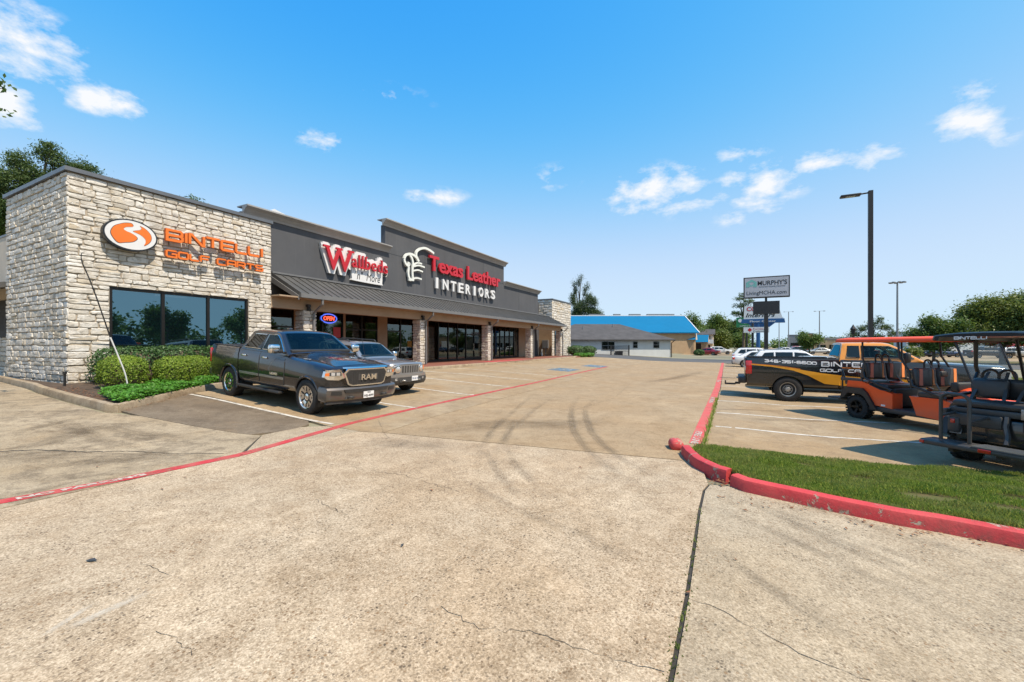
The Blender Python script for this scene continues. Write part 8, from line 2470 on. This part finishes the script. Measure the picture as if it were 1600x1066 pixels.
spots = [('suv', 0, 37.5, 92, 20, 'silver suv parked left of the red semi truck'), ('pickup', 0, 40.5, 99, 200, 'silver pickup parked just left of the red semi truck'), ('sedan', 2, 30.5, 95, 15, 'dark blue sedan parked before the white box trailer'),
         ('suv', 3, 27.0, 97, 200, 'black suv parked left of the white box trailer'), ('pickup', 3, 34.0, 90, 10, 'black pickup on the lot behind the orange cart'), ('sedan', 1, 44.0, 95, 12, 'white sedan just below the red semi truck'),
         ('sedan', 4, 23.0, 108, 190, 'red sedan beyond the lamp post with feathery tree'), ('suv', 1, 20.5, 118, 190, 'white suv on the far road right of the young tree'), ('sedan', 0, 16.2, 112, 190, 'silver sedan on the far road behind the young tree'),
         ('suv', 3, 12.6, 118, 185, 'black suv on the far road left of the young tree'), ('sedan', 1, 11.6, 132, 185, 'white sedan on the far road near the pylon pole'), ('pickup', 4, 14.6, 140, 188, 'red pickup on the far road behind the young tree'),
         ('suv', 0, 17.6, 150, 190, 'silver suv far along the road'), ('sedan', 3, 13.4, 160, 186, 'black sedan far along the road near the pylon pole'), ('suv', 1, 18.8, 172, 190, 'white suv farthest along the road'),
         ('sedan', 2, 24.5, 128, 192, 'dark blue sedan farther back on the road'), ('pickup', 1, 28.5, 122, 192, 'white pickup farther back on the road')]
for kind, ci, x, y, a, lb in spots:
    key = (kind, ci)
    if key not in protos:
        o = make_car(kind, lb, MT[names[ci][1]], (x, y, -.12), R(a), {'suv': 'suv', 'sedan': 'sedan', 'pickup': 'pickup truck'}[kind], 'cars along the far road', 'five', False); protos[key] = o
    else:
        o = copy_tree(protos[key]); o.location = (x, y, -.12); o.rotation_euler = (0, 0, R(a)); o['label'] = lb
# distant sheds and towers of the strip
far_b = [(36, 215, 20, 10, 4.2, 'tanbrick', 'low tan store building far behind the lone young tree'), (25, 235, 5, 5, 6.5, 'polegrey', 'narrow grey block standing far beyond the young tree'), (62, 180, 26, 12, 6, 'housewhite', 'long white shed far behind the white box trailer'), (90, 170, 30, 12, 6, 'tanbrick', 'tan store building far behind the semi truck'), (48, 260, 22, 10, 5.5, 'cream', 'pale store building at the horizon behind the feathery tree'), (30, 230, 2.4, 2.4, 7, 'redpaint', 'slim red roadside tower far beyond the young tree')]
for x, y, wd, dp, h, mt_, lb in far_b:
    b = wthing('store_building', lb, 'building', (x, y, -.1), 'stores along the horizon')
    m = MB(); m.bx(x - wd / 2, x + wd / 2, y, y + dp, -.2, h); m.build('wall', MT[mt_], b)
    m = MB(); m.bx(x - wd / 2 - .1, x + wd / 2 + .1, y - .1, y + dp, h, h + .3); m.build('parapet', MT['coping'], b)
    n = max(1, int(wd / 4))
    for i in range(n):
        m = MB(); cx = x - wd / 2 + (i + .5) * wd / n; m.bx(cx - wd / n * .35, cx + wd / n * .35, y - .06, y - .005, .3, min(3.0, h * .5)); m.build('window', MT['carglass'], b)
# wooded skyline
def skyline():
    cl = []; rr = random.Random(8)
    for i in range(150):
        a = R(-62 + 105 * i / 150 + rr.uniform(-.3, .3)); d = rr.uniform(330, 430)
        x, y = d * math.sin(a), d * math.cos(a)
        cl.append((x, y, rr.uniform(1.0, 3.2), rr.uniform(7, 12), rr.uniform(5, 8), rr.uniform(2.2, 5.2)))
    return leaf_cloud(42000, cl, .8, 0, 20, 1.1, 1.0, .6)
tag(quads('distant_woods', skyline(), MT['oak']), 'continuous belt of woods along the horizon', 'woods', kind='stuff')
def side_woods():
    rr = random.Random(18); cl = []
    for i in range(70):
        x = 110 + rr.uniform(-6, 6); y = -60 + i * 4; cl.append((x, y, rr.uniform(2.5, 5), 4.5, 4.5, rr.uniform(3, 5)))
    for i in range(60): cl.append((-60 + i * 3 , -70 + rr.uniform(-4, 4), rr.uniform(2.5, 5), 4.5, 4.5, rr.uniform(3, 6)))
    return leaf_cloud(36000, cl, .7, 0, 20, .9, 1.0, .6)
tag(quads('roadside_woods', side_woods(), MT['oak']), 'belt of woods across the road mirrored in the shop windows', 'woods', kind='stuff')
